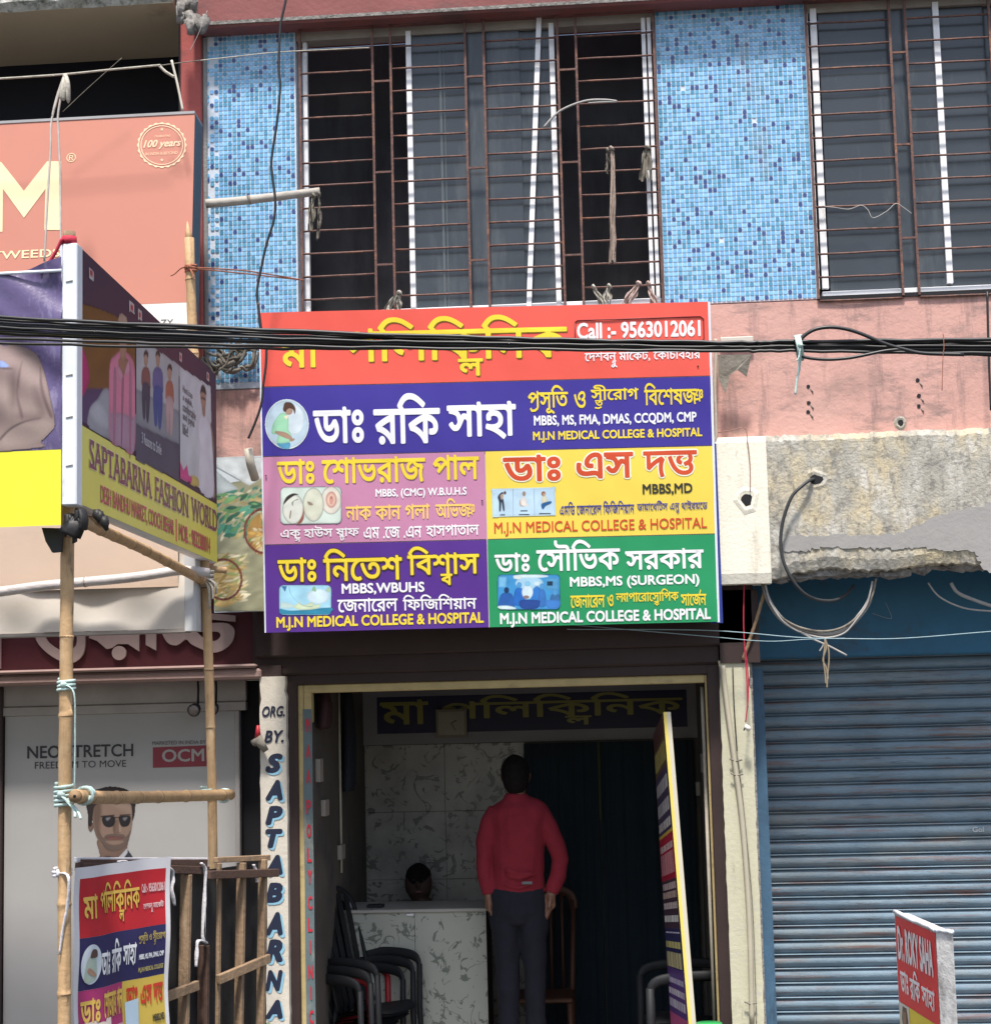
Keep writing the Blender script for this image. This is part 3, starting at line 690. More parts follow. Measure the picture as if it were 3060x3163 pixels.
fsh([(585,150),(640,170),(700,222),(735,215),(770,190),(840,190),(912,238),(912,-60),(840,-60),(840,120),(700,60),(600,100)], sm=False)
fsh(ell(781,248,46,46))
fsh([(955,-60),(1022,-60),(1022,232),(955,195)], sm=False)
fsh([(1070,100),(1075,150),(1110,190),(1160,196),(1215,160),(1250,190),(1300,215),(1380,245),(1450,232),(1510,185),(1532,120),(1520,80),(1480,55),(1400,52),(1330,60),(1290,20),(1240,30),(1260,90),(1330,110),(1420,110),(1440,140),(1400,170),(1330,150),(1270,100),(1180,60)])
fsh([(1380,-10),(1538,5),(1538,45),(1380,30)], sm=False)
zl0, zl1 = az(*z('B2', 800, 437), -.02), az(*z('B2', 800, 340), -.02)
xle = ax(*z('B2', 1690, 380), -.02)
MB().bbox((XL, -.02, zl0+.055), (xle-.02, YF+.2, zl1), .015).bbox((XL, .0, zl0), (xle, YF+.2, zl0+.052), .012).build('pink_ledge', C_ledge, shop)
YP = .26
zp1 = az(*z('B2', 800, 640), YP)
MB().box((XL, YP-.05, zp1+.172), (xf1-.02, YP+.2, zl0+.02)).build('green_strip', C_green, shop)
# glazed shop window holding the big poster
zp1 = az(*z('B2', 800, 640), YP); xpA = ax(*z('B2', 30, 1200), YP); xpB = ax(*z('B2', 1535, 1200), YP)
po = thing('shop_poster', 'big pale grey suit fabric poster of a man in sunglasses filling the left shop window', 'poster', (-2.2, YP, 0))
C_poster = mat('pale_poster_print', (.36,.345,.33), .45, .05, 2, .04, 6)
pb = MB().bbox((xpA, YP-.004, .1), (xpB, YP+.01, zp1), .002).build('printed_sheet', C_poster, po)
mb = MB().bbox((xpA-.03, YP-.02, zp1), (xpB+.06, YP+.03, zp1+.045)).bbox((xpA-.03, YP-.012, zp1+.047), (xpB+.06, YP+.03, zp1+.17)).bbox((xpB, YP-.02, .0), (xpB+.025, YP+.03, zp1-.001))
mb.build('window_surround', mat('grey_white_frame', (.36,.33,.31), .7, .12, 5, .1, 40), shop)
pillar(xpB+.03, xpB+.062, YP-.05, YP+.2, zp1+.03, mat('crumbling_plaster', (.34,.31,.27), .95, .3, 14, 1.0, 40, [((.05,.045,.04), .55, 12, (1,1,.6))]), 'crumbling_jamb', 9, .012).parent = bld
MB().box((XL, YP+.05, 0), (xq0+.02, YP+.3, zl0)).build('unlit_wall', C_dark, shop)
MB().bbox((XL, YP-.03, 0), (xpA-.004, YP, zp1+.2)).build('black_shutter_edge', C_brown, shop)
# the poster's print
PO = Panel((0, YP-.0045, 1.0), (1,0,0), (0,-1,0))
def T(s, k, x0, y0, x1, y1, c, par, P, bold=.02, **kw): return text(P, s, (*z(k, x0, y0), *z(k, x1, y1)), c, par, bold, **kw)
dk = (.035,.033,.04)
T('NEO STRETCH', 'B2', 178, 845, 868, 928, dk, pb, PO, .018); T('FREEDOM TO MOVE', 'B2', 228, 950, 822, 995, dk, pb, PO, .0)
T('MARKETED IN INDIA BY', 'B2', 992, 818, 1340, 842, (.08,.06,.06), pb, PO, .0)
m_ = MB(); shape(m_, PO, 'B2', [(995,862),(1345,848),(1345,985),(995,995)], (.22,.03,.045), .001, False); m_.build('red_box', None, pb)
T('OCM', 'B2', 1055, 872, 1330, 955, (.36,.33,.31), pb, PO, .02)
m_ = Paint(PO); SK = (.20,.135,.105); SKd = (.145,.092,.072); HR = (.028,.022,.022); S = lambda pts, c, h, k='B2', sm=True, soft=None: m_(k, pts, c, h, sm, soft)
# suit, shirt, neck and head (B3 below B2: y + 1390)
o3 = lambda pts: [(x, y+1390) for x, y in pts]
S(o3([(560,330),(600,215),(650,180),(690,176),(760,190),(820,175),(830,130),(870,190),(960,250),(1000,330),(1010,700),(540,700)]), (.035,.035,.045), .001, sm=False)
S(o3([(640,70),(815,60),(822,150),(770,190),(700,180),(660,190),(640,130)]), SKd, .0014)
S(o3([(770,190),(835,120),(830,160),(800,200),(780,330),(760,330)]), (.4,.4,.42), .0018, sm=False)
S([(600,1300),(612,1220),(680,1190),(780,1190),(850,1220),(862,1300),(858,1390),(845,1440),(826,1490),(790,1520),(735,1530),(680,1518),(640,1470),(612,1400)], SK, .0022)
S(ell(590,1375,18,34), SKd, .0023)
S([(575,1370),(570,1290),(560,1220),(600,1150),(660,1125),(720,1115),(800,1125),(850,1150),(880,1200),(878,1290),(862,1340),(858,1260),(840,1225),(760,1212),(680,1215),(620,1240),(605,1300),(598,1370)], HR, .0026)
S([(665,1318),(700,1308),(745,1312),(750,1345),(735,1375),(700,1382),(672,1362)], (.02,.018,.02), .003)
S([(775,1312),(820,1306),(850,1312),(848,1350),(830,1375),(795,1378),(778,1350)], (.02,.018,.02), .003)
S([(745,1316),(776,1316),(776,1322),(745,1322)], (.02,.018,.02), .0031, sm=False)
S([(655,1308),(745,1300),(745,1308),(655,1316)], HR, .0032, sm=False); S([(780,1300),(850,1296),(850,1304),(780,1308)], HR, .0032, sm=False)
S([(752,1340),(772,1340),(786,1410),(768,1422),(742,1418)], SKd, .0028)
S([(690,1446),(740,1438),(800,1444),(800,1456),(740,1460),(694,1456)], (.13,.06,.055), .0034)
S([(640,1400),(655,1470),(690,1525),(740,1540),(800,1522),(835,1480),(850,1400),(838,1425),(815,1445),(806,1430),(740,1424),(690,1432),(672,1450)], (.115,.082,.068), .0026)
S([(690,1470),(800,1468),(790,1488),(745,1498),(705,1490)], SK, .003)
S([(700,1450),(790,1450),(775,1464),(715,1464)], (.15,.07,.06), .0036)
S([(700,1215),(850,1230),(862,1300),(855,1400),(840,1300),(760,1260)], (.26,.185,.145), .00225, soft=.02)
S([(612,1230),(660,1240),(650,1400),(660,1480),(625,1430),(606,1320)], (.13,.085,.066), .00226, soft=.02)
S([(735,1372),(752,1340),(748,1410),(740,1418)], (.12,.08,.06), .0029, soft=.006); S([(775,1345),(790,1400),(776,1412)], (.28,.20,.16), .0029, soft=.005)
S([(690,1322),(720,1318),(700,1340)], (.16,.15,.16), .0031, soft=.006); S([(800,1322),(830,1318),(812,1340)], (.15,.14,.15), .0031, soft=.006)
m_.build('printed_man', pb, nx=130, soft=.004, grain=.07, gs=26)
# two lamps under the ledge
for (x, y) in ((1272, 608), (1390, 600)):
    p = at(z('B2', x, y), YP-.14); t = thing('spot_lamp', 'small unlit round lamp hanging under the pink ledge, ' + ('left one of the pair' if x < 1300 else 'right one of the pair'), 'lamp', p, 'lamps under the shop ledge')
    MB().tube([p+V((0,.05,.01)), p, p+V((0,-.035,-.01)), p+V((0,-.038,-.011))], [.012,.028,.034,.028], 14).build('lamp_head', C_plastic, t)
    MB().tube([p+V((0,-.037,-.011)), p+V((0,-.040,-.012))], .027, 14).build('lamp_glass', mat('dull_lamp_glass', (.16,.13,.12), .2, .1, 9, spec=.6), t)
    MB().tube([p+V((0,.05,.01)), p+V((0,.06,.10)), p+V((0,.05,.16))], .006, 6).build('lamp_bracket', C_plastic, t)
# ================================================================ big salmon shop sign
def tilted(center_px, Y, yaw, tilt):
    N = V((-sin(R(yaw))*cos(R(tilt)), -cos(R(yaw))*cos(R(tilt)), -sin(R(tilt)))); U = V((cos(R(yaw)), -sin(R(yaw)), 0))
    return Panel(at(center_px, Y), U, N)
MS = tilted((300, 700), -.50, 0, -6)
SAL = mat('salmon_flex', (.53,.215,.155), .45, .05, 1.2, .08, 5, [((.55,.205,.15), .2, .7, (1,1,1))])
ms = thing('salmon_shop_sign', 'large faded salmon box sign with a cream letter M and a round 100 years badge', 'sign', MS.at(0, 0))
u0_, vb_, u1_, vt_ = MS.rect(0, 362, 592, 1105); u0_ -= 1.6; vt_ = MS.uv((400, 361))[1]; u1_ = MS.uv((595, 650))[0]
vw = MS.uv(z('Z1', 900, 1742))[1]
def slab(P, u0, v0, u1, v1, h0, h1, m, name, par, e=0):
    vs = [P.at(u, v, h) for h in (h0, h1) for u, v in ((u0,v0),(u1,v0),(u1,v1),(u0,v1))]
    return MB().add(vs, [(3,2,1,0),(4,5,6,7),(0,1,5,4),(1,2,6,5),(2,3,7,6),(3,0,4,7)]).build(name, m, par)
slab(MS, u0_, vb_, u1_, vt_, -.16, -.004, mat('slate_sign_side', (.05,.065,.09), .5, .1, 6), 'sign_box', ms)
slab(MS, u0_, vt_, u1_, vt_+.014, -.16, .004, mat('grey_sign_trim', (.30,.30,.31), .5, .1, 6), 'top_trim', ms)
mb = MB(); grid_quad(mb, MS, u0_, vw, u1_, vt_, 0); mface = mb.build('sign_face', SAL, ms)
mb = MB(); grid_quad(mb, MS, u0_, vb_, u1_, vw-.001, 0); wface = mb.build('sign_face', ink((.74,.70,.64)), ms, 'white lower strip')
CR = (.86,.68,.42)
m_ = MB(); shape(m_, MS, 'Z1', [(352,925),(352,1320),(255,1320),(262,1085),(138,1250),(18,1085),(15,1330),(-80,1330),(-74,930),(8,930),(138,1095),(272,925)], CR, .002, False); m_.build('big_letter', None, mface)
T('®', 'Z1', 382, 878, 437, 930, CR, mface, MS, .0)
T('TWEEDS', 'Z1', -50, 1435, 345, 1482, CR, mface, MS, .012)
T('EAZY', 'Z4', 860, 162, 998, 200, (.12,.12,.13), wface, MS, .0)
m_ = MB(); BG = (.90,.62,.42); cx, cy = 930, 833
def ringp(r0, r1, n=48, wob=0):
    m_.mat(ink(BG)); q = []
    for r in (r0, r1):
        for i in range(n): a = 2*pi*i/n; rr = r + (wob*cos(a*24) if r == r1 else 0); u, v = MS.uv(z('Z1', cx+rr*cos(a)*1.0, cy+rr*sin(a)*.93)); q.append(MS.at(u, v, .002))
    m_.add(q, [(i, (i+1) % n, n+(i+1) % n, n+i) for i in range(n)])
ringp(130, 139, 96, 4); ringp(117, 122)
for sy in (742, 918): shape(m_, MS, 'Z1', [(cx+(11 if i % 2 == 0 else 4.5)*sin(pi*i/5), sy-(11 if i % 2 == 0 else 4.5)*cos(pi*i/5)) for i in range(10)], BG, .002, False)
m_.build('round_badge', None, mface)
text(MS, '100 years', (*z('Z1', 824, 800), *z('Z1', 1040, 856)), BG, mface, .025, shear=.3)
T('CELEBRATING', 'Z1', 888, 775, 978, 786, BG, mface, MS, .0); T('IN INDIA & BEYOND', 'Z1', 836, 872, 1020, 888, BG, mface, MS, .0)
# food mural banner beside it
YM = -.10
MP = Panel((0, YM, 2), (1,0,0), (0,-1,0))
mu = thing('food_banner', 'worn banner printed with plates of food, tucked left of the clinic sign', 'banner', at((750, 1640), YM))
um0, vm0, um1, vm1 = MP.rect(660, 1410, 822, 1890)
slab(MP, um0, vm0, um1, vm1, -.02, 0, ink((.55,.60,.62)), 'banner_sheet', mu)
m_ = Paint(MP); rn = random.Random(11)
m_('F', [(662,1500),(822,1470),(822,1888),(662,1888)], (.30,.30,.20), 0, False)
def dab(x, y, r, a, c, h, fat=.4):
    v_ = rn.uniform(.7, 1.25); m_('F', [(min(821, x+r*q*cos(a)-r*p*fat*sin(a)), y+r*q*sin(a)+r*p*fat*cos(a)) for q, p in ((-1,0),(-.3,-1),(.5,-.7),(1,.1),(.3,.9),(-.5,.7))], tuple(min(1, q*v_) for q in c), h)
for i in range(110):
    x, y = 668+rn.random()*150, 1505+rn.random()*160; dab(x, y, 9+rn.random()*15, rn.uniform(-1.3,.3), rn.choice([(.07,.24,.17),(.10,.32,.22),(.05,.15,.10),(.62,.60,.42),(.50,.42,.20),(.16,.33,.14)]), .001+i*.00001, .35)
for (x, y, r, c) in ((825,1650,60,(.40,.24,.08)), (688,1800,66,(.52,.38,.16))): m_('F', [(min(821, x+r*cos(t*pi/10)), y+r*1.15*sin(t*pi/10)) for t in range(20)], c, .0025)
for i in range(70):
    a_ = rn.random()*6.28; q = rn.random()**.6*52; dab(min(815, 822+q*cos(a_)), 1650+q*1.15*sin(a_), 6+rn.random()*8, a_, rn.choice([(.66,.52,.22),(.14,.30,.08),(.70,.62,.40),(.40,.12,.04),(.58,.36,.10)]), .003+i*.00001)
for i in range(110):
    a_ = rn.uniform(-.9, .3); dab(666+rn.random()*90, 1715+rn.random()*140, 9+rn.random()*16, a_, rn.choice([(.72,.62,.36),(.60,.46,.20),(.78,.72,.52),(.42,.28,.10),(.30,.36,.14)]), .003+i*.00001, .25)
for (x, y, r) in ((818,1640,66),(690,1790,60)):
    o = [(x+r*cos(a/12*pi*2), y+r*1.1*sin(a/12*pi*2)) for a in range(12)]
    for a in range(24):
        t0, t1 = 2*pi*a/24, 2*pi*(a+1)/24
        q = [(x+rr*cos(t), y+rr*1.1*sin(t)) for rr, t in ((r, t0), (r, t1), (r-7, t1), (r-7, t0))]
        if max(p[0] for p in q) < 821: m_('F', q, (.17,.045,.04), .0055, False)
m_('F', [(662,1412),(820,1412),(820,1470),(770,1500),(662,1440)], (.58,.62,.63), .0060, False)
m_('F', [(664,1450),(735,1510),(662,1530)], (.42,.47,.48), .0062, False)
m_.build('printed_food', mu, nx=110, soft=.006, grain=.16, gs=60, clip=(um0, vm0, um1, vm1))
# brown-grey wall between mural and sign, tangled wires
MB().box((ax(640, 1200, .0), .003, az(700, 1500, 0)), (ax(830, 1200, 0), .1, az(700, 1000, 0))).build('stained_wall', mat('stained_brown_pink', (.27,.20,.18), .85, .2, 6, .4, 40, [((.13,.10,.09), .4, 6, (1,1,1))]), bld)
mb = MB(); rn = random.Random(21)
for i in range(16):
    pts = []; x0, y0 = 655+rn.random()*70, 1060+rn.random()*60; sp = 30+rn.random()*60
    for j in range(9): t = j/8; pts.append(at((x0-sp/2+sp*t*1.7+rn.uniform(-8,8), y0+sin(t*pi*(1+rn.random()))*35+rn.uniform(-6,6)), -.06-.03*rn.random()))
    mb.tube(smooth_line(pts, 3), .006+.006*rn.random(), 5)
o = mb.build('wire_tangle', C_ragD); tag(o, 'dusty tangle of old wires behind the black cables left of the clinic sign', 'wires'); o['kind'] = 'stuff'
# ================================================================ the back of the flex sign under the salmon one
YW = -.75
WP = Panel((0, YW, 2), (1,0,0), (0,-1,0))
wu0, wv0, wu1, wv1 = WP.rect(0, 1600, 572, 1950); wu0 -= 1.2; wv1 = az(300, 1500, YW)-2
ws = thing('blank_flex_sign', 'box sign with plain creased cream flex, under the salmon sign and behind bamboo', 'sign', WP.at(wu1, wv0))
WP.wave = lambda u, v: .012*sin(u*9+v*14)+.008*sin(u*23-v*9)*max(0, 1-(v-wv0)*2.2)
mb = MB(); grid_quad(mb, WP, wu0, wv0, wu1, wv1, .0, 60, 24); mb.build('flex_sheet', C_flex, ws); WP.wave = None
WP2 = Panel(WP.O, WP.U, WP.N); WP2.wave = lambda u, v: .006*sin(u*5+v*3)
pv = WP.uv((300, 1800))[1]; mb = MB(); grid_quad(mb, WP2, wu0, pv-.03, wu1-.03, wv1, .018, 30, 10); mb.build('flex_sheet', mat('warm_beige_flex', (.60,.455,.35), .6, .05, 2, .3, 3, [((.50,.38,.29), .25, 1.5, (.6,1,1.5))]), ws, 'warm beige upper sheet')
slab(WP, wu1, wv0-.012, wu1+.055, wv1, -.10, .012, mat('grey_sign_post', (.50,.50,.50), .6, .08, 6), 'end_post', ws)
slab(WP, wu0, wv0-.016, wu1, wv0-.002, -.10, .004, C_aluG, 'bottom_rail', ws)
# ================================================================ the clinic's main sign
MN = tilted((1510, 1440), -.33, -4.62, 4.0)
sg = thing('clinic_sign', 'big colourful clinic sign of red, navy, pink, yellow, purple and green fields with Bengali lettering', 'sign', MN.at(0, 0))
tl, tr, bl, br = MN.uv((803, 967)), MN.uv((2188, 930)), MN.uv((821, 1955)), MN.uv((2214, 1920))
su0, su1 = (tl[0]+bl[0])/2, (tr[0]+br[0])/2; sv0, sv1 = (bl[1]+br[1])/2, (tl[1]+tr[1])/2
slab(MN, su0, sv0, su1, sv1, -.05, -.013, C_post, 'sign_frame', sg)
slab(MN, su0-.006, sv0, su0+.001, sv1, -.05, .003, C_post, 'edge_trim', sg); slab(MN, su1-.001, sv0-.003, su1+.010, sv1, -.05, .003, C_post, 'edge_trim', sg)
def vof(k, x, y): return MN.uv(z(k, x, y))[1]
v_rb = (vof('A1', 950, 745)+vof('A2', 950, 700))/2                 # red / navy
v_np = (vof('A3', 950, 55)+vof('A4', 950, 15))/2                   # navy / pink and yellow
v_pp = (vof('A3', 950, 765)+vof('A4', 950, 712))/2                 # pink / purple
u_mid = MN.uv(z('A4', 25, 300))[0]
fields = [('red', (.82,.115,.085), su0, v_rb, su1, sv1), ('navy', (.055,.04,.30), su0, v_np, su1, v_rb), ('pink', (.56,.245,.40), su0, v_pp, u_mid, v_np),
          ('yellow', (.86,.66,.10), u_mid, v_pp, su1, v_np), ('purple', (.10,.035,.27), su0, sv0, u_mid, v_pp), ('green', (.025,.30,.12), u_mid, sv0, su1, v_pp)]
FD = {}
MN.wave = lambda u, v: .0022*sin(u*7+1)+.0018*sin(v*11+u*3)+.0006*sin(u*31+v*17)
for nm, c, a, b, c2, d in fields:
    mb = MB(); g_ = .0022; grid_quad(mb, MN, a+(g_ if a > su0 else 0), b+(g_ if b > sv0 else 0), c2-(g_ if c2 < su1 else 0), d-(g_ if d < sv1 else 0), 0, 60, 40)
    FD[nm] = mb.build('printed_field', ink(c, .33), sg, nm + ' field')
mb = MB(); grid_quad(mb, MN, su0, sv0, su1, sv1, -.006, 40, 30); mb.build('pale_seam_sheet', ink((.75,.62,.70)), sg)
YE = (.88,.68,.05); WH = (.86,.86,.88); DR = (.10,.06,.02)
def M(s, k, x0, y0, x1, y1, c, f, bold=.02, **kw): return T(s, k, x0, y0, x1, y1, c, FD[f], MN, bold, **kw)
def MF(s, x0, y0, x1, y1, c, f, bold=.02, **kw): return text(MN, s, (x0, y0, x1, y1), c, FD[f], bold, **kw)
GO = dict(out=(.20,.13,.01), outw=.0, shift=(.012, -.018))
# red
MF('মা', 863, 1042, 988, 1136, YE, 'red', .035, **GO)
MF('পলিক্লিনিক', 1056, 975, 1752, 1162, YE, 'red', .03, **GO)
M('Call :- 9563012061', 'A2', 730, 240, 1722, 372, WH, 'red', .03)
M('দেশবন্ধু মার্কেট, কোচবিহার', 'A2', 792, 455, 1722, 605, WH, 'red', .03)
mb = MB(); fr = smooth_line([MN.px(z('A2', *p), .0022) for p in ()], 1, True) if False else None
c0 = [(715,250),(735,232),(1720,200),(1745,220),(1748,380),(1730,395),(735,430),(717,410)]
pts = [MN.px(z('A2', *p), .0028) for p in c0]; mb.tube(pts+[pts[0]], .0028, 4); mb.build('rounded_outline', ink((.20,.02,.02)), FD['red'])
# navy
M('ডাঃ', 'A1', 460, 925, 866, 1220, WH, 'navy', .045); M('রকি', 'A1', 942, 815, 1478, 1225, WH, 'navy', .045); MF('সাহা', 1380, 1240, 1594, 1358, WH, 'navy', .045)
M('প্রসূতি', 'A2', 338, 752, 660, 985, YE, 'navy', .03); M('ও', 'A2', 708, 800, 800, 935, YE, 'navy', .03)
M('স্ত্রীরোগ', 'A2', 842, 745, 1225, 940, YE, 'navy', .03); M('বিশেষজ্ঞ', 'A2', 1270, 730, 1740, 910, YE, 'navy', .03)
M('MBBS, MS, FMA, DMAS, CCQDM, CMP', 'A2', 385, 980, 1690, 1075, WH, 'navy', .03); M('M.J.N MEDICAL COLLEGE & HOSPITAL', 'A2', 378, 1108, 1735, 1200, YE, 'navy', .03)
# pink
GP = dict(out=(.34,.17,.12), outw=.0, shift=(.02, -.025))
M('ডাঃ', 'A3', 170, 98, 470, 300, YE, 'pink', .035, **GP); M('শোভরাজ', 'A3', 530, 78, 1360, 290, YE, 'pink', .035, **GP); M('পাল', 'A3', 1420, 62, 1790, 265, YE, 'pink', .035, **GP)
M('MBBS, (CMC) W.B.U.H.S', 'A3', 960, 330, 1690, 412, WH, 'pink', .03)
M('নাক কান গলা', 'A3', 722, 462, 1395, 585, (.90,.60,.15), 'pink', .03); M('অভিজ্ঞ', 'A3', 1440, 410, 1755, 570, (.90,.60,.15), 'pink', .03)
M('এক্স হাউস ষ্টাফ', 'A3', 198, 632, 828, 758, WH, 'pink', .03); M('এম .জে .এন', 'A3', 865, 640, 1330, 735, WH, 'pink', .03); M('হাসপাতাল', 'A3', 1365, 622, 1790, 720, WH, 'pink', .03)
# yellow
RD = (.62,.08,.03); GR = dict(out=(.90,.88,.72), outw=.035)
M('ডাঃ', 'A4', 160, 62, 618, 275, RD, 'yellow', .045, **GR); M('এস', 'A4', 740, 42, 1195, 250, RD, 'yellow', .045, **GR); M('দত্ত', 'A4', 1270, 30, 1698, 240, RD, 'yellow', .035, **GR)
M('MBBS,MD', 'A4', 1265, 290, 1660, 382, (.04,.04,.03), 'yellow', .03)
NB = (.05,.05,.30)
M('এমডি জেনারেল ফিজিশিয়ান', 'A4', 610, 430, 1200, 535, NB, 'yellow', .02); M('ডায়াবেটিস এন্ড থাইরয়েড', 'A4', 1222, 422, 1778, 528, NB, 'yellow', .02)
M('M.J.N MEDICAL COLLEGE & HOSPITAL', 'A4', 92, 578, 1775, 690, RD, 'yellow', .012)
# purple
GD = dict(out=(.08,.05,.02), outw=.03, shift=(.008,-.012))
M('ডাঃ', 'A3', 175, 888, 485, 1085, YE, 'purple', .035, **GD); M('নিতেশ', 'A3', 540, 812, 1172, 1075, YE, 'purple', .035, **GD); M('বিশ্বাস', 'A3', 1215, 795, 1792, 1110, YE, 'purple', .035, **GD)
M('MBBS,WBUHS', 'A3', 688, 1090, 1352, 1185, WH, 'purple', .03); M('জেনারেল', 'A3', 655, 1212, 1138, 1325, WH, 'purple', .03); M('ফিজিশিয়ান', 'A3', 1178, 1182, 1770, 1308, WH, 'purple', .03)
M('M.J.N MEDICAL COLLEGE & HOSPITAL', 'A3', 165, 1345, 1828, 1460, YE, 'purple', .03)
# green
M('ডাঃ', 'A4', 95, 838, 372, 992, WH, 'green', .04); M('সৌভিক', 'A4', 425, 735, 1088, 982, WH, 'green', .035); M('সরকার', 'A4', 1128, 805, 1750, 970, WH, 'green', .04)
M('MBBS,MS (SURGEON)', 'A4', 690, 1018, 1715, 1120, WH, 'green', .03)
M('জেনারেল ও', 'A4', 695, 1165, 1035, 1275, YE, 'green', .03); M('ল্যাপারোস্কোপিক', 'A4', 1055, 1125, 1550, 1262, YE, 'green', .03); M('সার্জেন', 'A4', 1568, 1130, 1768, 1258, YE, 'green', .03)
M('M.J.N MEDICAL COLLEGE & HOSPITAL', 'A4', 138, 1295, 1805, 1412, WH, 'green', .035)
# pictures printed on the sign
def pic(f, fn, name='printed_picture'):
    pp = Paint(MN); fn(lambda k, pts, c, h, sm=True: pp(k, pts, c, h, sm)); return pp.build(name, FD[f], nx=110, soft=.003, grain=.09, gs=60)
def rr(x0, y0, x1, y1, r=22, sl=0):
    q = []
    for cx_, cy_, a in ((x1-r, y0+r, -90), (x1-r, y1-r, 0), (x0+r, y1-r, 90), (x0+r, y0+r, 180)):
        for i in range(4): t = R(a+30*i); q.append((cx_+r*cos(t), cy_+r*sin(t) - sl*(cx_-x0)))
    return q
def woman(s):
    k = 'A1'; s(k, ell(250,1065,178,202,28), (.72,.80,.86), .0016); s(k, ell(250,1065,168,191,28), (.52,.66,.76), .002)
    s(k, ell(310,1030,80,120,14), (.66,.76,.82), .0022)
    s(k, [(175,1215),(270,1212),(268,1262),(215,1260),(182,1240)], (.10,.32,.50), .0026)
    s(k, [(190,985),(230,975),(262,1010),(262,1110),(275,1130),(292,1185),(262,1212),(170,1215),(178,1150),(128,1140),(140,1060)], (.34,.66,.44), .0028)
    s(k, [(228,1000),(262,995),(250,1025),(232,1015)], (.88,.84,.60), .0030)
    s(k, [(160,1120),(240,1132),(285,1165),(290,1186),(245,1180),(165,1142)], (.42,.27,.20), .0031)
    s(k, [(270,1185),(310,1180),(304,1198),(280,1204)], (.42,.27,.20), .0031)
    s(k, ell(265,955,32,36), (.45,.30,.23), .0032)
    s(k, [(220,935),(232,895),(268,888),(300,905),(320,945),(312,985),(300,950),(270,938),(250,950),(240,968),(222,960)], (.10,.055,.04), .0034)
pic('navy', woman)
def ent(s):
    k = 'A3'; s(k, rr(195,322,690,625,36,.01), (.16,.22,.22), .0016, False); s(k, rr(200,328,684,618,34,.01), (.62,.72,.66), .002, False)
    for (x, y, rx, ry, c) in ((605,430,82,112,(.70,.66,.58)), (462,465,84,135,(.66,.68,.56)), (300,500,86,120,(.70,.72,.66))):
        s(k, ell(x,y,rx,ry,18), (.22,.27,.24), .0024 if x > 500 else .0030 if x > 400 else .0036); s(k, ell(x,y,rx-4,ry-4,18), c, .0026 if x > 500 else .0032 if x > 400 else .0038)
    s(k, ell(606,425,44,66), (.60,.33,.28), .0028); s(k, ell(606,425,34,52), (.78,.52,.42), .0029); s(k, ell(606,428,16,34), (.62,.32,.27), .00295); s(k, ell(606,410,4,10), (.3,.1,.08), .00298)
    s(k, [(415,440),(440,445),(460,462),(450,472),(425,466)], (.34,.26,.20), .0034)
    s(k, [(222,465),(245,405),(300,374),(345,385),(310,392),(262,425)], (.05,.04,.04), .0040)
    s(k, [(345,600),(375,540),(382,470),(388,560),(365,612),(330,618)], (.34,.12,.09), .0040)
    s(k, [(290,445),(330,420),(342,425),(305,440),(300,475),(292,468)], (.24,.30,.26), .0041); s(k, [(270,570),(278,515),(286,516),(278,572)], (.25,.16,.12), .0041)
pic('pink', ent)
def pains(s):
    k = 'A4'; s(k, [(68,332),(578,315),(582,545),(76,560)], (.62,.80,.80), .0016, False); s(k, [(72,340),(572,324),(576,538),(80,550)], (.50,.68,.82), .002, False)
    for x in (240, 408): s(k, [(x-1,334),(x+1,334),(x+3,545),(x+1,545)], (.15,.2,.3), .0023, False)
    s(k, [(120,395),(150,360),(165,365),(160,400),(168,430),(175,500),(162,505),(150,440),(145,505),(132,508),(130,440)], (.04,.05,.08), .0026)
    s(k, [(140,385),(160,372),(165,395),(150,420)], (.50,.36,.26), .0028); s(k, ell(177,365,11,14), (.12,.07,.05), .0028)
    s(k, [(300,415),(320,395),(345,410),(352,450),(372,470),(330,470),(312,475),(298,450)], (.74,.70,.66), .0026); s(k, ell(328,372,13,20), (.34,.24,.17), .0028); s(k, [(298,420),(306,460),(330,472),(300,470),(292,440)], (.52,.37,.27), .0029)
    s(k, [(470,400),(500,390),(515,430),(545,435),(530,460),(480,470)], (.72,.68,.50), .0026); s(k, [(468,450),(540,430),(540,450),(500,470),(482,495),(470,490)], (.03,.13,.33), .0028)
    s(k, ell(482,372,17,20), (.34,.13,.06), .0028); s(k, ell(487,378,9,12), (.62,.45,.34), .0030)
    for x0, x1, y in ((140,178,540),(288,370,538),(300,355,508),(448,540,530)): s(k, [(x0,y-5),(x1,y-6),(x1,y+4),(x0,y+5)], (.04,.05,.07), .0026, False)
pic('yellow', pains)
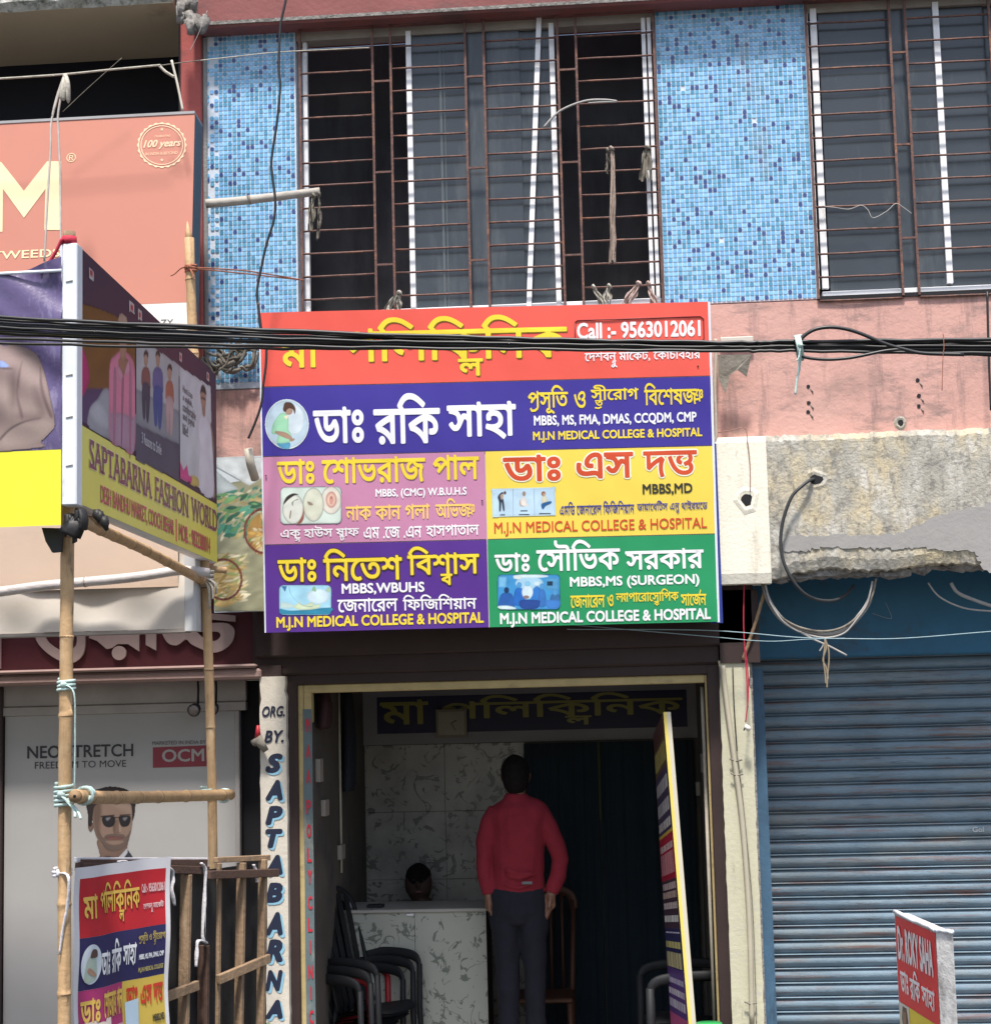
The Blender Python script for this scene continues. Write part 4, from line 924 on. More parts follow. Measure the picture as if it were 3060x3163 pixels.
def hands(s):
    k = 'A3'; s(k, rr(186,1108,608,1352,34,.0), (.16,.30,.45), .0016, False); s(k, rr(190,1112,603,1346,32), (.36,.66,.84), .002, False)
    s(k, [(194,1300),(300,1315),(600,1290),(600,1330),(560,1344),(230,1344),(194,1330)], (.04,.26,.42), .0022)
    s(k, ell(500,1200,90,60), (.60,.76,.86), .0022); s(k, [(205,1118),(250,1118),(235,1165)], (.05,.18,.40), .0024, False)
    s(k, [(450,1150),(470,1118),(485,1160)], (.30,.50,.30), .0024); s(k, [(560,1150),(590,1125),(596,1170)], (.42,.60,.42), .0024)
    s(k, [(300,1285),(330,1262),(355,1240),(362,1262),(400,1268),(450,1245),(470,1268),(520,1262),(500,1295),(420,1308),(340,1305)], (.62,.74,.52), .0026)
    s(k, [(200,1260),(215,1245),(300,1268),(290,1290),(205,1295)], (.56,.74,.74), .0025)
    p = smooth_line([(265,1118,0),(280,1180,0),(330,1240,0),(400,1278,0),(455,1280,0)], 4)
    for a, b in zip(p, p[1:]): s(k, [(a.x,a.y),(b.x,b.y),(b.x+3,b.y+3),(a.x+3,a.y+3)], (.08,.18,.35), .0030, False)
pic('purple', hands)
def surgery(s):
    k = 'A4'; s(k, rr(115,1008,616,1292,34), (.02,.10,.10), .0016, False); s(k, rr(120,1013,611,1286,32), (.06,.30,.62), .002, False)
    s(k, ell(370,1080,110,55), (.40,.66,.84), .0022); s(k, ell(380,1025,140,14), (.66,.82,.86), .0024); s(k, ell(280,1035,36,14), (.75,.86,.88), .0025)
    s(k, [(130,1030),(190,1030),(185,1110),(130,1110)], (.20,.52,.80), .0023, False); s(k, [(500,1040),(600,1040),(600,1130),(500,1130)], (.10,.34,.60), .0023, False); s(k, [(510,1065),(555,1065),(555,1100),(510,1100)], (.02,.05,.10), .0025, False)
    for (x, y, w_, hh, c) in ((190,1230,58,100,(.03,.12,.40)),(290,1200,42,110,(.03,.16,.55)),(430,1200,40,120,(.04,.20,.60)),(470,1210,30,110,(.05,.18,.50)),(575,1210,40,60,(.05,.16,.36))):
        s(k, [(x-w_,y+50),(x-w_*.9,y-hh*.45),(x-w_*.35,y-hh*.75),(x+w_*.35,y-hh*.75),(x+w_*.9,y-hh*.45),(x+w_,y+50)], c, .0028)
        s(k, ell(x, y-hh*.95, 20, 24), (.02,.05,.12) if x in (190,) else (.10,.34,.66), .0030)
    s(k, ell(355,1150,44,56), (.66,.82,.92), .0031); s(k, ell(430,1082,26,20), (.62,.80,.88), .0032); s(k, ell(356,1085,22,20), (.24,.56,.80), .0033); s(k, ell(345,1190,24,14), (.30,.22,.24), .0034)
    s(k, [(300,1215),(440,1215),(455,1232),(430,1280),(310,1280)], (.03,.08,.32), .0036); s(k, [(122,1262),(200,1258),(260,1275),(250,1286),(140,1284)], (.66,.84,.84), .0038); s(k, [(500,1220),(606,1215),(606,1270),(520,1280)], (.06,.22,.60), .0038)
pic('green', surgery)
MN.wave = None
for k, x, y in (('A3',1815,432),('A3',82,232),('A2',1700,600)):
    p = MN.px(z(k, x, y), .003); MB().tube([p, p+MN.N*.006], .004, 6).build('rivet', C_brown, sg)
# blue board edge standing behind the sign's right side
BP = Panel(at((2216, 1650), -.12), (1,0,0), (0,-1,0))
e0 = BP.rect(2185, 1370, 2222, 1925)
slab(BP, e0[0], e0[1], e0[2], e0[3], -.02, 0, mat('blue_backing', (.02,.04,.26), .5, .1, 5), 'backing_board', sg)
# ================================================================ bamboo and the fashion shop's projecting box sign
def bamboo(name, pts, r, label, cat='bamboo pole', group=None, m=None, gap=.33, seed=1, taper=.9, top=None, par=None):
    rn = random.Random(seed); P = smooth_line(pts, 8) if len(pts) > 2 else [V(pts[0]).lerp(V(pts[1]), i/8) for i in range(9)]
    L = [0]
    for a, b in zip(P, P[1:]): L.append(L[-1]+(b-a).length)
    def pos(s):
        for i in range(len(L)-1):
            if s <= L[i+1]: return P[i].lerp(P[i+1], (s-L[i])/max(1e-6, L[i+1]-L[i]))
        return P[-1]
    nodes = []; s = gap*rn.random()
    while s < L[-1]: nodes.append(s); s += gap*(.8+.4*rn.random())
    ss = sorted(set([0, L[-1]] + [L[-1]*i/24 for i in range(25)] + [q+d for q in nodes for d in (-.02,-.006,0,.006,.02) if 0 < q+d < L[-1]]))
    R_ = []
    for s in ss:
        k = 1-(1-taper)*s/L[-1]
        dn = min([abs(s-q) for q in nodes] or [1]); k *= 1.10 if dn < .001 else 1.04 if dn < .008 else .985 if dn < .022 else 1
        R_.append(r*k*(1+(rn.random()-.5)*.03))
    mb = MB().mat(m or C_bam).tube([pos(s)+V((rn.uniform(-1,1),rn.uniform(-1,1),0))*.001 for s in ss], R_, 14)
    o = mb.build(name, None, par)
    jm = MB()
    for q in nodes:
        if .02 < q < L[-1]-.02: jm.tube([pos(q-.003), pos(q+.003)], [r*(1.105*(1-(1-taper)*q/L[-1]))]*2, 14)
    if jm.v and par is None: jm.build('joint_rings', C_node, o, kind='stuff')
    e = pos(L[-1]) - pos(L[-1]-.01)
    if par is None: tag(o, label, cat, group)
    return o
def wraps(p, r, m, n=4, pitch_=.011, th=.006, ax_=V((0,0,1)), name='cloth_tie', label=None, tail=None, seed=1, fat=1.0):
    """strip of cloth wound round a pole and knotted, ends hanging"""
    rn = random.Random(seed); mb = MB(); ax_ = V(ax_).normalized(); a = ax_.cross(V((.1,1,.2))).normalized(); b = ax_.cross(a); pts = []
    for i in range(n*12+1):
        t = i/12; q = V(p) + ax_*(t-n/2)*pitch_ + (a*cos(2*pi*t)+b*sin(2*pi*t))*(r+th*.7*(1+.3*rn.random())); pts.append(q)
    mb.tube(pts, [(th*(.7+.5*rn.random()), th*fat) for _ in pts], 6)
    f = V(p)+V((0,-r-th, 0)); bm = bmesh.new(); bmesh.ops.create_icosphere(bm, subdivisions=2, radius=th*2.2)
    for v in bm.verts: v.co = v.co*(.75+.5*rn.random()) + f
    mb.add([v.co.copy() for v in bm.verts], [[v.index for v in q.verts] for q in bm.faces], True); bm.free()
    for tl_ in (tail or []):
        q = smooth_line([f]+[V(x) for x in tl_], 5); k = len(q); mb.tube(q, [(th*(1.1+.5*rn.random())*(1-.4*i/k), th*.45) for i in range(k)], 6)
    o = mb.build(name, m); tag(o, label or 'knotted cloth strip', 'cloth tie'); return o
YFr = -2.95
A = at((237, 753), YFr); zt_ = A.z; B_ = find_Y((667, 1157), zt_); zb_ = az(247, 1551, YFr)
U_ = V((B_.x-A.x, B_.y-A.y, 0)).normalized(); FS = Panel((A.x, A.y, zb_), U_, (U_.y, -U_.x, 0)); Lf = V((B_.x-A.x, B_.y-A.y, 0)).length; Hf = zt_-zb_
fs = thing('fashion_shop_sign', 'projecting box sign on bamboo with men in shirts and yellow fashion shop lettering', 'sign', (A.x, A.y, zb_))
xL0 = ax(195, 1200, YFr-.03)
vy0 = FS.uv(z('Z4', 460, 772))[1]; vy1 = FS.uv(z('Z4', 1278, 1240))[1]; vy = (vy0+vy1)/2
FSB = FS.at(Lf, 0)
mb = MB().mat(C_post).add([FS.at(0,0,-.002), FS.at(Lf,0,-.002), FS.at(Lf,Hf,-.002), FS.at(0,Hf,-.002), FS.at(0,0,-.06), FS.at(Lf,0,-.06), FS.at(Lf,Hf,-.06), FS.at(0,Hf,-.06)],
    [(7,6,5,4),(0,4,5,1),(1,5,6,2),(2,6,7,3),(3,7,4,0)]); mb.build('sign_frame', None, fs)
mb = MB(); grid_quad(mb, FS, 0, 0, Lf, vy, 0, 8, 2); yfa = mb.build('printed_field', ink((.78,.74,.10)), fs, 'yellow field')
mb = MB(); grid_quad(mb, FS, 0, vy+.001, Lf, Hf, 0, 8, 2); pfa = mb.build('printed_field', ink((.055,.022,.05), .6), fs, 'dark plum field with photographs')
m_ = Paint(FS); k = 'Z4'; s = lambda pts, c, h, sm=True, k='Z4': m_(k, pts, c, h, sm)
s([(462,60),(560,90),(660,130),(778,240),(778,930),(700,905),(462,755)], (.20,.09,.025), .001, False)
s([(462,560),(600,560),(778,640),(778,930),(700,905),(462,755)], (.10,.06,.14), .0012, False)
s([(462,330),(500,400),(510,520),(462,600)], (.50,.04,.16), .0014)
s([(510,690),(560,620),(600,560),(640,600),(690,860),(620,850),(510,790)], (.36,.36,.40), .0016)
s([(510,690),(560,630),(610,690),(620,790),(560,770)], (.48,.48,.52), .0018)
s([(630,420),(660,370),(700,340),(745,370),(772,430),(778,600),(770,930),(700,905),(632,860),(625,640)], (.66,.22,.32), .0022)
s([(632,700),(700,700),(778,730),(770,932),(700,905),(632,860)], (.44,.27,.36), .0024, False)
s([(700,470),(712,460),(706,700),(700,900),(694,900)], (.38,.15,.22), .0026); s([(655,440),(668,500),(660,860),(648,860),(650,600)], (.42,.18,.26), .0026); s([(742,420),(756,520),(752,920),(742,915)], (.44,.19,.27), .0026)
s([(680,395),(705,370),(738,400),(735,455),(708,480),(684,440)], (.34,.17,.11), .0028); s([(684,220),(724,220),(728,300),(718,390),(696,390),(686,320)], (.40,.22,.15), .003); s([(680,140),(700,120),(728,150),(730,235),(682,225)], (.46,.30,.22), .0029)
s([(680,430),(705,480),(690,520),(672,460)], (.62,.30,.38), .0032); s([(738,400),(744,460),(716,484),(722,440)], (.62,.30,.38), .0032)
s([(780,245),(1030,420),(1030,1095),(780,975)], (.42,.42,.44), .001, False); s([(780,760),(1030,880),(1030,1095),(780,975)], (.10,.09,.13), .0013, False); s([(780,560),(1030,690),(1030,880),(780,760)], (.26,.27,.30), .0012, False)
for (x, y0, c1, c2, w_, L_) in ((838,345,(.24,.10,.09),(.06,.06,.09),26,400),(907,345,(.13,.12,.28),(.06,.09,.28),30,440),(975,425,(.40,.14,.09),(.50,.34,.34),24,400)):
    s([(x-w_,y0+160),(x-w_*.9,y0+115),(x-10,y0+90),(x+10,y0+92),(x+w_*.9,y0+125),(x+w_,y0+180),(x+w_*.9,y0+L_*.55),(x-w_*.8,y0+L_*.5)], c1, .0022)
    s([(x-w_*.8,y0+L_*.48),(x+w_*.9,y0+L_*.52),(x+w_*.6,y0+L_),(x+2,y0+L_*.97),(x,y0+L_*.7),(x-4,y0+L_*.96),(x-w_*.7,y0+L_*.93)], c2, .0024)
    s([(x-11,y0+20),(x,y0+5),(x+11,y0+25),(x+10,y0+70),(x,y0+92),(x-10,y0+68)], (.42,.26,.19), .0026); s([(x-13,y0+30),(x-10,y0+2),(x+4,y0-8),(x+14,y0+14),(x+12,y0+36),(x,y0+18)], (.06,.04,.04), .0028)
s([(1030,425),(1212,545),(1228,1180),(1035,1080)], (.56,.57,.60), .001, False)
s([(1150,720),(1170,700),(1200,740),(1218,850),(1228,1180),(1140,1130),(1148,900),(1138,790)], (.66,.64,.70), .0022); s([(1210,760),(1232,880),(1230,1040),(1240,1180),(1215,1160)], (.28,.20,.17), .0020)
s([(1160,640),(1180,660),(1178,720),(1166,712)], (.34,.2,.14), .0024); s([(1152,590),(1166,545),(1180,570),(1184,650),(1172,680),(1158,650)], (.38,.23,.16), .0026); s([(1150,590),(1160,540),(1178,548),(1188,600),(1178,590),(1160,580)], (.06,.04,.04), .0028); s([(1155,605),(1182,618),(1182,628),(1156,616)], (.03,.02,.02), .003, False)
s([(1035,980),(1055,1030),(1075,1000),(1085,1060),(1105,1070),(1100,1110),(1035,1080)], (.62,.08,.26), .0024, False); s([(1205,850),(1222,800),(1228,930),(1216,900)], (.55,.05,.25), .0018); s([(1100,1060),(1140,1080),(1140,1130),(1090,1110)], (.60,.45,.14), .0023)
for (x, y) in ((522,652-0),(756,88),(800,135),(1035,370),(985,300),(1195,490)):
    if x < 600: y = 640
for q in ([(740,45),(772,68),(774,140),(742,118)], [(790,92),(815,108),(816,175),(792,165)], [(1030,345),(1046,355),(1048,412),(1031,402)], [(1187,455),(1203,465),(1204,525),(1189,515)]):
    s(q, (.62,.58,.56), .0018, False); s([((a*3+q[(i+2) % 4][0])/4, (b*3+q[(i+2) % 4][1])/4) for i, (a, b) in enumerate(q)], (.45,.03,.05), .0020, False)
s([(507,1520),(537,1560),(537,1620),(508,1600)], (.62,.58,.56), .0018, False, 'Z1'); s([(513,1540),(530,1562),(530,1592),(514,1578)], (.45,.03,.05), .002, False, 'Z1')
m_.build('printed_photographs', pfa, nx=300, soft=.0065, grain=.08, gs=22)
for i, wd in enumerate(('Here is to', 'a stylish,', 'comfortable', 'and joyful', 'life!')):
    T(wd, 'Z4', 1050, 560+i*52, 1050+[55,56,74,66,30][i], 600+i*58, (.10,.10,.12), pfa, FS, .012, h=.0036)
T('3 Reasons to Smile', 'Z4', 812, 845, 925, 910, (.55,.55,.6), pfa, FS, .012, h=.0036)
T('Hh', 'Z4', 1075, 850, 1130, 950, (.05,.05,.06), pfa, FS, .0, h=.0036)
# lettering of the receding face, set out along the panel
def fs_t(s_, u0, u1, v0, v1, c, **kw): text(FS, s_, None, c, yfa, kw.pop('bold', .02), uvbox=(u0*Lf, v0, u1*Lf, v1), **kw)
uS, uE = FS.uv(z('Z4', 513, 950))[0]/Lf, FS.uv(z('Z4', 1250, 1320))[0]/Lf
vS0, vS1 = FS.uv(z('Z4', 1232, 1382))[1], FS.uv(z('Z4', 1232, 1258))[1]
uW = FS.uv(z('Z4', 875, 1150))[0]/Lf; uX = FS.uv(z('Z4', 890, 1150))[0]/Lf; uY = FS.uv(z('Z4', 1085, 1250))[0]/Lf; uZ_ = FS.uv(z('Z4', 1100, 1250))[0]/Lf
MR = (.17,.02,.06)
for wd, a, b in (('SAPTABARNA', uS, uW), ('FASHION', uX, uY), ('WORLD', uZ_, uE)): fs_t(wd, a, b, vS0, vS1, MR, serif=True, bold=.014, out=(.80,.74,.50), outw=.022)
vT0, vT1 = FS.uv(z('Z4', 1190, 1505))[1], FS.uv(z('Z4', 1190, 1412))[1]
uu = lambda x, y: FS.uv(z('Z4', x, y))[0]/Lf
fs_t('DESH BANDHU MARKET, COOCH BEHAR', uu(578, 1170), uu(1000, 1380), vT0, vT1, (.58,.03,.06), bold=.016, out=(.80,.70,.50), outw=.02); fs_t('MOB. : 9832380014', uu(1030, 1400), uu(1210, 1470), vT0, vT1, (.58,.03,.06), bold=.016, out=(.80,.70,.50), outw=.02)
slab(FS, uu(1013,1400)*Lf, vT0-.01, uu(1017,1400)*Lf, vT1+.01, 0, .002, ink((.60,.05,.06)), 'divider_line', yfa)
# corner post of white metal
pc = MB().bbox((ax(190, 1200, YFr-.035), YFr-.035, az(215, 1560, YFr-.035)), (ax(237, 1200, YFr-.035), YFr+.03, az(215, 750, YFr-.035)), .004).build('corner_post', C_post, fs)
for y in (1160, 1290, 1440, 870):
    q = at((214, y), YFr-.036); MB().bar(q+V((-.012,0,.0)), q+V((.012,-.001,.004)), .003, .003).build('screw', C_ragD, fs)
# street-facing side
LP = Panel((0, YFr-.04, 1.5), (1,0,0), (0,-1,0))
lu1 = ax(190, 1200, YFr-.04); lu0 = lu1-2.2; lv0 = LP.uv((100, 1625))[1]; lvy = LP.uv((100, 1392))[1]; lv1 = LP.uv((100, 842))[1]
LP.wave = lambda u, v: .012*sin((u-lu1)*14+v*18)*max(0, min(1, (v-lvy)*3)) + .006*sin((u-lu1)*31+v*40)*max(0, min(1, (v-lvy)*3)) + .003*sin(u*9)
mb = MB(); grid_quad(mb, LP, lu0, lv0, lu1, lvy, 0, 80, 8); yl = mb.build('printed_field', ink((.84,.80,.05)), fs, 'bright yellow field')
mb = MB(); vs = []
nu, nv = 110, 40
for j in range(nv+1):
    for i in range(nu+1):
        u = lu0+(lu1-lu0)*i/nu; top = lv1 + .05*max(0, 1-(lu1-u)/.18)**1.0*1.0; v = lvy+.001+(top-lvy)*j/nv; vs.append(LP.at(u, v, 0))
mb.add(vs, [(j*(nu+1)+i, j*(nu+1)+i+1, (j+1)*(nu+1)+i+1, (j+1)*(nu+1)+i) for j in range(nv) for i in range(nu)], True)
pfl = mb.build('printed_field', mat('purple_creased_flex', (.11,.085,.19), .3, .15, 3, .5, 7, [((.36,.33,.46), .25, 5, (1.5,1,.5))]), fs, 'creased purple field')
m_ = Paint(LP)
s2 = lambda pts, c, h, sm=True, soft=None: m_('Z4', pts, c, h, sm, soft)
JK = (.27,.20,.19)
s2([(-420,905),(-420,500),(-300,300),(-60,220),(0,300),(60,300),(150,320),(215,360),(245,430),(290,600),(320,740),(310,800),(240,860),(215,905)], JK, .002)
s2([(95,560),(108,440),(120,400),(112,520),(104,600),(135,700),(130,740),(100,640)], (.17,.12,.12), .003); s2([(0,830),(60,770),(150,735),(230,720),(300,740),(315,785),(250,860),(150,900),(0,905)], (.31,.24,.22), .003)
s2([(0,840),(60,785),(150,745),(230,728),(232,736),(150,756),(60,800),(0,860)], (.15,.11,.11), .0036); s2([(225,430),(240,520),(275,640),(305,720),(290,725),(255,640),(228,540)], (.17,.12,.12), .0035)
s2([(0,400),(20,405),(48,430),(20,440),(0,436)], (.25,.35,.70), .0034); s2([(0,438),(70,440),(60,450),(0,446)], (.16,.11,.11), .0036)
s2([(-160,300),(-60,250),(-20,330),(-60,600),(-160,620)], (.55,.6,.7), .0034)
for q in ([(140,420),(170,400),(190,480),(180,560)], [(150,640),(260,660),(240,700),(160,690)], [(20,560),(60,520),(80,700),(40,760)], [(170,800),(240,770),(230,820)]): s2(q, (.35,.275,.25), .0031, soft=.05)
for q in ([(60,470),(95,460),(90,620),(70,640)], [(120,720),(230,715),(200,740)], [(200,560),(230,600),(250,700),(220,650)]): s2(q, (.18,.13,.125), .0032, soft=.04)
m_.build('printed_jacket', pfl, nx=130, soft=.006, grain=.08, gs=30, clip=(lu0, lvy+.002, lu1, lv1))
LP.wave = None
MB().tube([at((0, 840), YFr-.045)+V((-2,0,0)), at((0, 845), YFr-.045), at((190, 835), YFr-.045)], .006, 6).build('top_rod', C_post, fs)
# dark torn cloth at the post's foot
mb = MB(); rn = random.Random(8)
for i in range(9):
    p = at(z('Z4', 400+rn.random()*70, 1240+rn.random()*70), YFr-.01); q = p+V((rn.uniform(-.04,.03), rn.uniform(-.02,.02), -.05-.05*rn.random())); mb.tube(smooth_line([p, p.lerp(q,.5)+V((.01,-.01,0)), q], 3), [(.02*rn.random()+.008, .006)]*7, 6)
p = [at(z('Z4', *q), YFr+.05) for q in ((240,1362),(360,1365),(350,1500),(300,1505),(262,1440))]; mb.poly(p, V((0,-1,0)), .02)
for q in ((560,1290),(600,1330),(575,1300)): p = at(z('Z4', *q), YFr+.1); mb.tube([p+V((0,0,.02)), p, p-V((-.01,0,.03))], [.012,.018,.006], 7)
tag(mb.build('torn_cloth', C_tarp), 'torn black cloth bunched under the corner of the fashion sign', 'cloth')
# poles
pz = lambda k, x, y, Y: at(z(k, x, y), Y)
fp = bamboo('bamboo_pole', [(at((210, 1610), -2.85).x, -2.85, 0), (at((208, 1640), -2.85).x, -2.85, az(208, 1600, -2.85)), (at((217, 735), -2.85).x, -2.85, az(217, 735, -2.85))][::-1][0:1] + [at((209, 1640), -2.85), at((200, 2500), -2.85), at((198, 3163), -2.85), at((197, 3500), -2.85)], .0245, 'thick front bamboo pole under the corner of the fashion sign', seed=3)
rp = bamboo('bamboo_pole', [at(p, -.66) for p in ((585, 735), (594, 1000), (634, 1780), (655, 2450), (664, 3163), (666, 3420))], .0235, 'rear bamboo pole with a pointed top, tied beside the salmon sign', seed=5)
p = at((585, 737), -.66); MB().tube([p+V((0,0,-.02)), p+V((-.005,0,.03)), p+V((-.010,0,.085))], [.0215,.014,.002], 10).build('cut_tip', C_bam, rp)
bamboo('bamboo_beam', [at((238, 1580), -2.80), at((262, 1612), -2.65), at((450, 1700), -1.45), at((618, 1790), -.74), at((640,1800), -.66)], .022, 'slanting bamboo beam running back along the foot of the fashion sign', seed=8, taper=.98)
bamboo('bamboo_beam', [at((215, 1597), -2.70), at((260, 1600), -2.65), at((328, 1618), -2.45)], .014, 'short dark bamboo stub below the fashion sign corner', m=C_node, seed=9, gap=2)
bamboo('bamboo_beam', [at((590, 1752), -.56), at((700, 1762), -.50)], .018, 'short bamboo end poking out under the far end of the fashion sign', seed=10, gap=2)
cb = bamboo('bamboo_crossbar', [at((233, 2460), -2.91), at((330, 2464), -2.45), at((480, 2462), -1.5), at((712, 2455), -.62)], .0235, 'level bamboo crossbar with a cut end, tied between front and rear poles', seed=12, taper=1.08, gap=.42)
p = at((231, 2460), -2.93); d_ = (at((233, 2460), -2.91)-at((330, 2464), -2.45)).normalized()
MB().tube([p-d_*.015, p+d_*.003], [.021,.0205], 14).mat(C_node).build('cut_end', C_node, cb); MB().tube([p+d_*.003, p+d_*.0045], [.006,.0055], 8).build('hollow', C_dark, cb)
bamboo('wrapped_pole', [at((-200, 1850), -.86), at((0, 1828), -.86), at((150, 1808), -.86), at((400, 1785), -.86), at((560, 1762), -.84), at((645, 1770), -.8)], .024, 'white plastic wrapped pole lying across the blank cream flex sign', m=mat('dusty_plastic_wrap', (.56,.52,.50), .4, .12, 8, .6, 14, [((.30,.26,.24), .3, 6, (.5,1,2))]), gap=.6, seed=14)
gb = bamboo('bamboo_beam', [at(z('Z1', 1180, 1168), -.40), at(z('Z1', 1400, 1150), -.36), at(z('Z1', 1835, 1098), -.30)], .0225, 'short grey bamboo jutting level across the left mosaic strip', m=C_bamG, seed=17, gap=.42)
# ties
wraps(at((205, 2115), -2.85), .024, C_cloth, 3, .013, .0055, label='pale green tie high on the front pole', tail=[[at((228, 2140), -2.88), at((232, 2250), -2.87), at((230, 2440), -2.88)]], seed=1, name='cloth_tie')
wraps(at((197, 2455), -2.85), .024, C_cloth, 5, .015, .0065, label='pale green tie lashing the crossbar to the front pole', tail=[[at((236, 2500), -2.91), at((250, 2530), -2.93)], [at((228, 2500), -2.91), at((232, 2525), -2.93)]], seed=2)
wraps(at((262, 2458), -2.80), .024, C_cloth, 2, .02, .006, ax_=(.1,1,0), label='pale green loop round the cut end of the crossbar', seed=3)
wraps(at((640, 2450), -.66), .024, C_cloth, 3, .018, .007, label='pale green tie lashing the crossbar to the rear pole', tail=[[at((600, 2445), -.72), at((585, 2448), -.72)]], seed=4)
wraps(at((692, 2458), -.66), .024, C_cloth, 2, .02, .006, ax_=(.1,1,0), label='pale green loop at the far end of the crossbar', seed=5)
wraps(at((632, 1785), -.66), .026, C_rag, 4, .018, .009, label='grey rag knotted at the top joint of the rear pole', tail=[[at((655, 1810), -.72), at((658, 1850), -.72)], [at((645, 1815), -.72), at((648, 1880), -.70)], [at((662, 1800), -.72), at((668, 1835), -.70)]], seed=6, fat=1.6)
C_rope = mat('red_brown_rope', (.34,.13,.08), .9, .25, 40, .5, 90)
wraps(at((590, 828), -.66), .022, C_rope, 3, .012, .006, label='red brown rope knotted round the pointed bamboo', tail=[[at((560, 828), -.69), at((540, 845), -.69), at((527, 852), -.69)], [at((597, 850), -.7), at((600, 858), -.7)]], seed=7)
mb = MB()
for o_ in (0, 9): mb.tube(smooth_line([at((605, 826+o_*.4), -.66), at((750, 835+o_), -.4), at((850, 850+o_*.6), -.2), at(z('Z1', 1745, 1608), -.05)], 6), .0035, 6)
mb.build('rope', C_rope); tag(bpy.data.objects['rope'], 'red brown rope stretched from the pointed bamboo to the window grille', 'rope')
wraps(at((192, 2695), -2.83), .025, C_clothW, 2, .012, .006, label='white ribbon tied round the front pole beside the banner', tail=[[at((212, 2710), -2.89), at((208, 2800), -2.88), at((196, 2860), -2.88), at((183, 2950), -2.88)]], seed=11)
C_red = mat('red_cloth', (.45,.03,.06), .8, .15, 20, .3, 50)
mb = MB(); p = at((214, 742), YFr-.01); mb.mat(C_red).tube([p-V((0,0,.015)), p+V((0,0,.012))], [.028,.026], 12).mat(C_wood).tube([p+V((0,0,-.01)), p+V((0,0,.030))], [.022,.022], 12)
mb.mat(C_red).tube(smooth_line([p+V((-.015,-.03,0)), at((165, 790), YFr-.03), at((128, 840), YFr-.03)], 5), .006, 6); mb.build('red_wrap', None); tag(bpy.data.objects['red_wrap'], 'red cloth wrapped over the top of the white corner post', 'cloth tie')
# ================================================================ fence of planks and the small printed banner
fn = thing('plank_fence', 'rough fence of old planks and rails with black sheet behind, beside the front bamboo pole', 'fence', at((500, 3160), -2.0))
Fy = lambda x: -2.70 + (x-230)/620*1.15                                # how deep the fence stands at a pixel column
def fb_(a, b, w_, h_, m, nm, dy=0, lab=None):
    pa, pb_ = z('B3', *a), z('B3', *b); p, q = at(pa, Fy(pa[0])+dy), at(pb_, Fy(pb_[0])+dy)
    mb = MB().bar(p, q, w_, h_, V((.35,1,0)) if abs(q.z-p.z) > .2 else V((0,0,1))); o = mb.build(nm, m, fn, lab, bevel=.002); return o
fb_((488,203),(1345,205), .012, .018, C_clothW, 'top_strip', .03); fb_((520,228),(1340,226), .02, .030, C_woodD, 'rail', .02); fb_((500,250),(1352,272), .02, .030, C_woodD, 'rail')
fb_((1350,302),(1800,288), .028, .032, C_woodD, 'rail', -.03); fb_((1400,205),(1748,188), .024, .022, C_wood, 'rail', .02)
for x0, x1, y0, m, w_ in ((1213,1185,300,C_wood,.043),(1427,1412,225,C_wood,.014),(1572,1545,222,C_wood,.036),(1712,1688,200,C_wood,.034)): fb_((x0,y0),(x1,1700), w_, .02, m, 'plank')
fb_((1325,760),(1320,1700), .045, .02, C_woodD, 'plank', .01)
fb_((990,1130),(1285,1020), .02, .036, C_wood, 'rail', -.03); fb_((1418,985),(1750,845), .02, .036, C_wood, 'rail', -.03)
pts = [z('B3', x, y) for x, y in ((520,262),(1330,262),(1330,1900),(520,1900))]; q = [at(p, Fy(p[0])+.06) for p in pts]
pts2 = [z('B3', x, y) for x, y in ((1335,268),(1735,220),(1735,1900),(1335,1900))]; q2 = [at(p, Fy(p[0])+.06) for p in pts2]
mb = MB()
for Q in (q, q2):
    n = 16; vs = []
    for j in range(n+1):
        for i in range(n+1): a = Q[0].lerp(Q[1], i/n); b = Q[3].lerp(Q[2], i/n); p = a.lerp(b, j/n); vs.append(p+V((0, .012*sin(i*1.1+j*.7)+.006*sin(j*2.3), 0)))
    mb.add(vs, [(j*(n+1)+i, (j+1)*(n+1)+i, (j+1)*(n+1)+i+1, j*(n+1)+i+1) for j in range(n) for i in range(n)], True)
mb.build('black_sheet', C_tarp, fn)
MB().tube(smooth_line([pz('B3', *p, -1.45) for p in ((1652,835),(1668,820),(1690,835),(1692,880),(1680,905))], 5), .005, 8).build('white_hook', C_alu)
tag(bpy.data.objects['white_hook'], 'white bent metal hook hooked over the slanting fence rail', 'hook')
for i, (a, lab) in enumerate((([(1085,245),(1120,275),(1125,330),(1118,400),(1135,500)], 'white ribbon end hanging at the banner\'s right corner'), ([(1310,225),(1335,270),(1330,450),(1318,700),(1345,745)], 'long white ribbon hanging down beside the rear pole'), ([(1345,745),(1290,730),(1280,800),(1275,900)], 'thin white ribbon knotted halfway down the dark plank'), ([(1650,235),(1665,280),(1672,350)], 'white string tied on the dark rail near the fence end'), ([(770,215),(820,215),(850,262)], 'white ribbon loop on the banner\'s top edge'))):
    P = [z('B3', *q) for q in a]; q = smooth_line([at(p, Fy(p[0])-.035) for p in P], 5); o = MB().tube(q, [(.009-.002*sin(j), .004) for j in range(len(q))], 6).build('ribbon', C_clothW); tag(o, lab, 'ribbon')
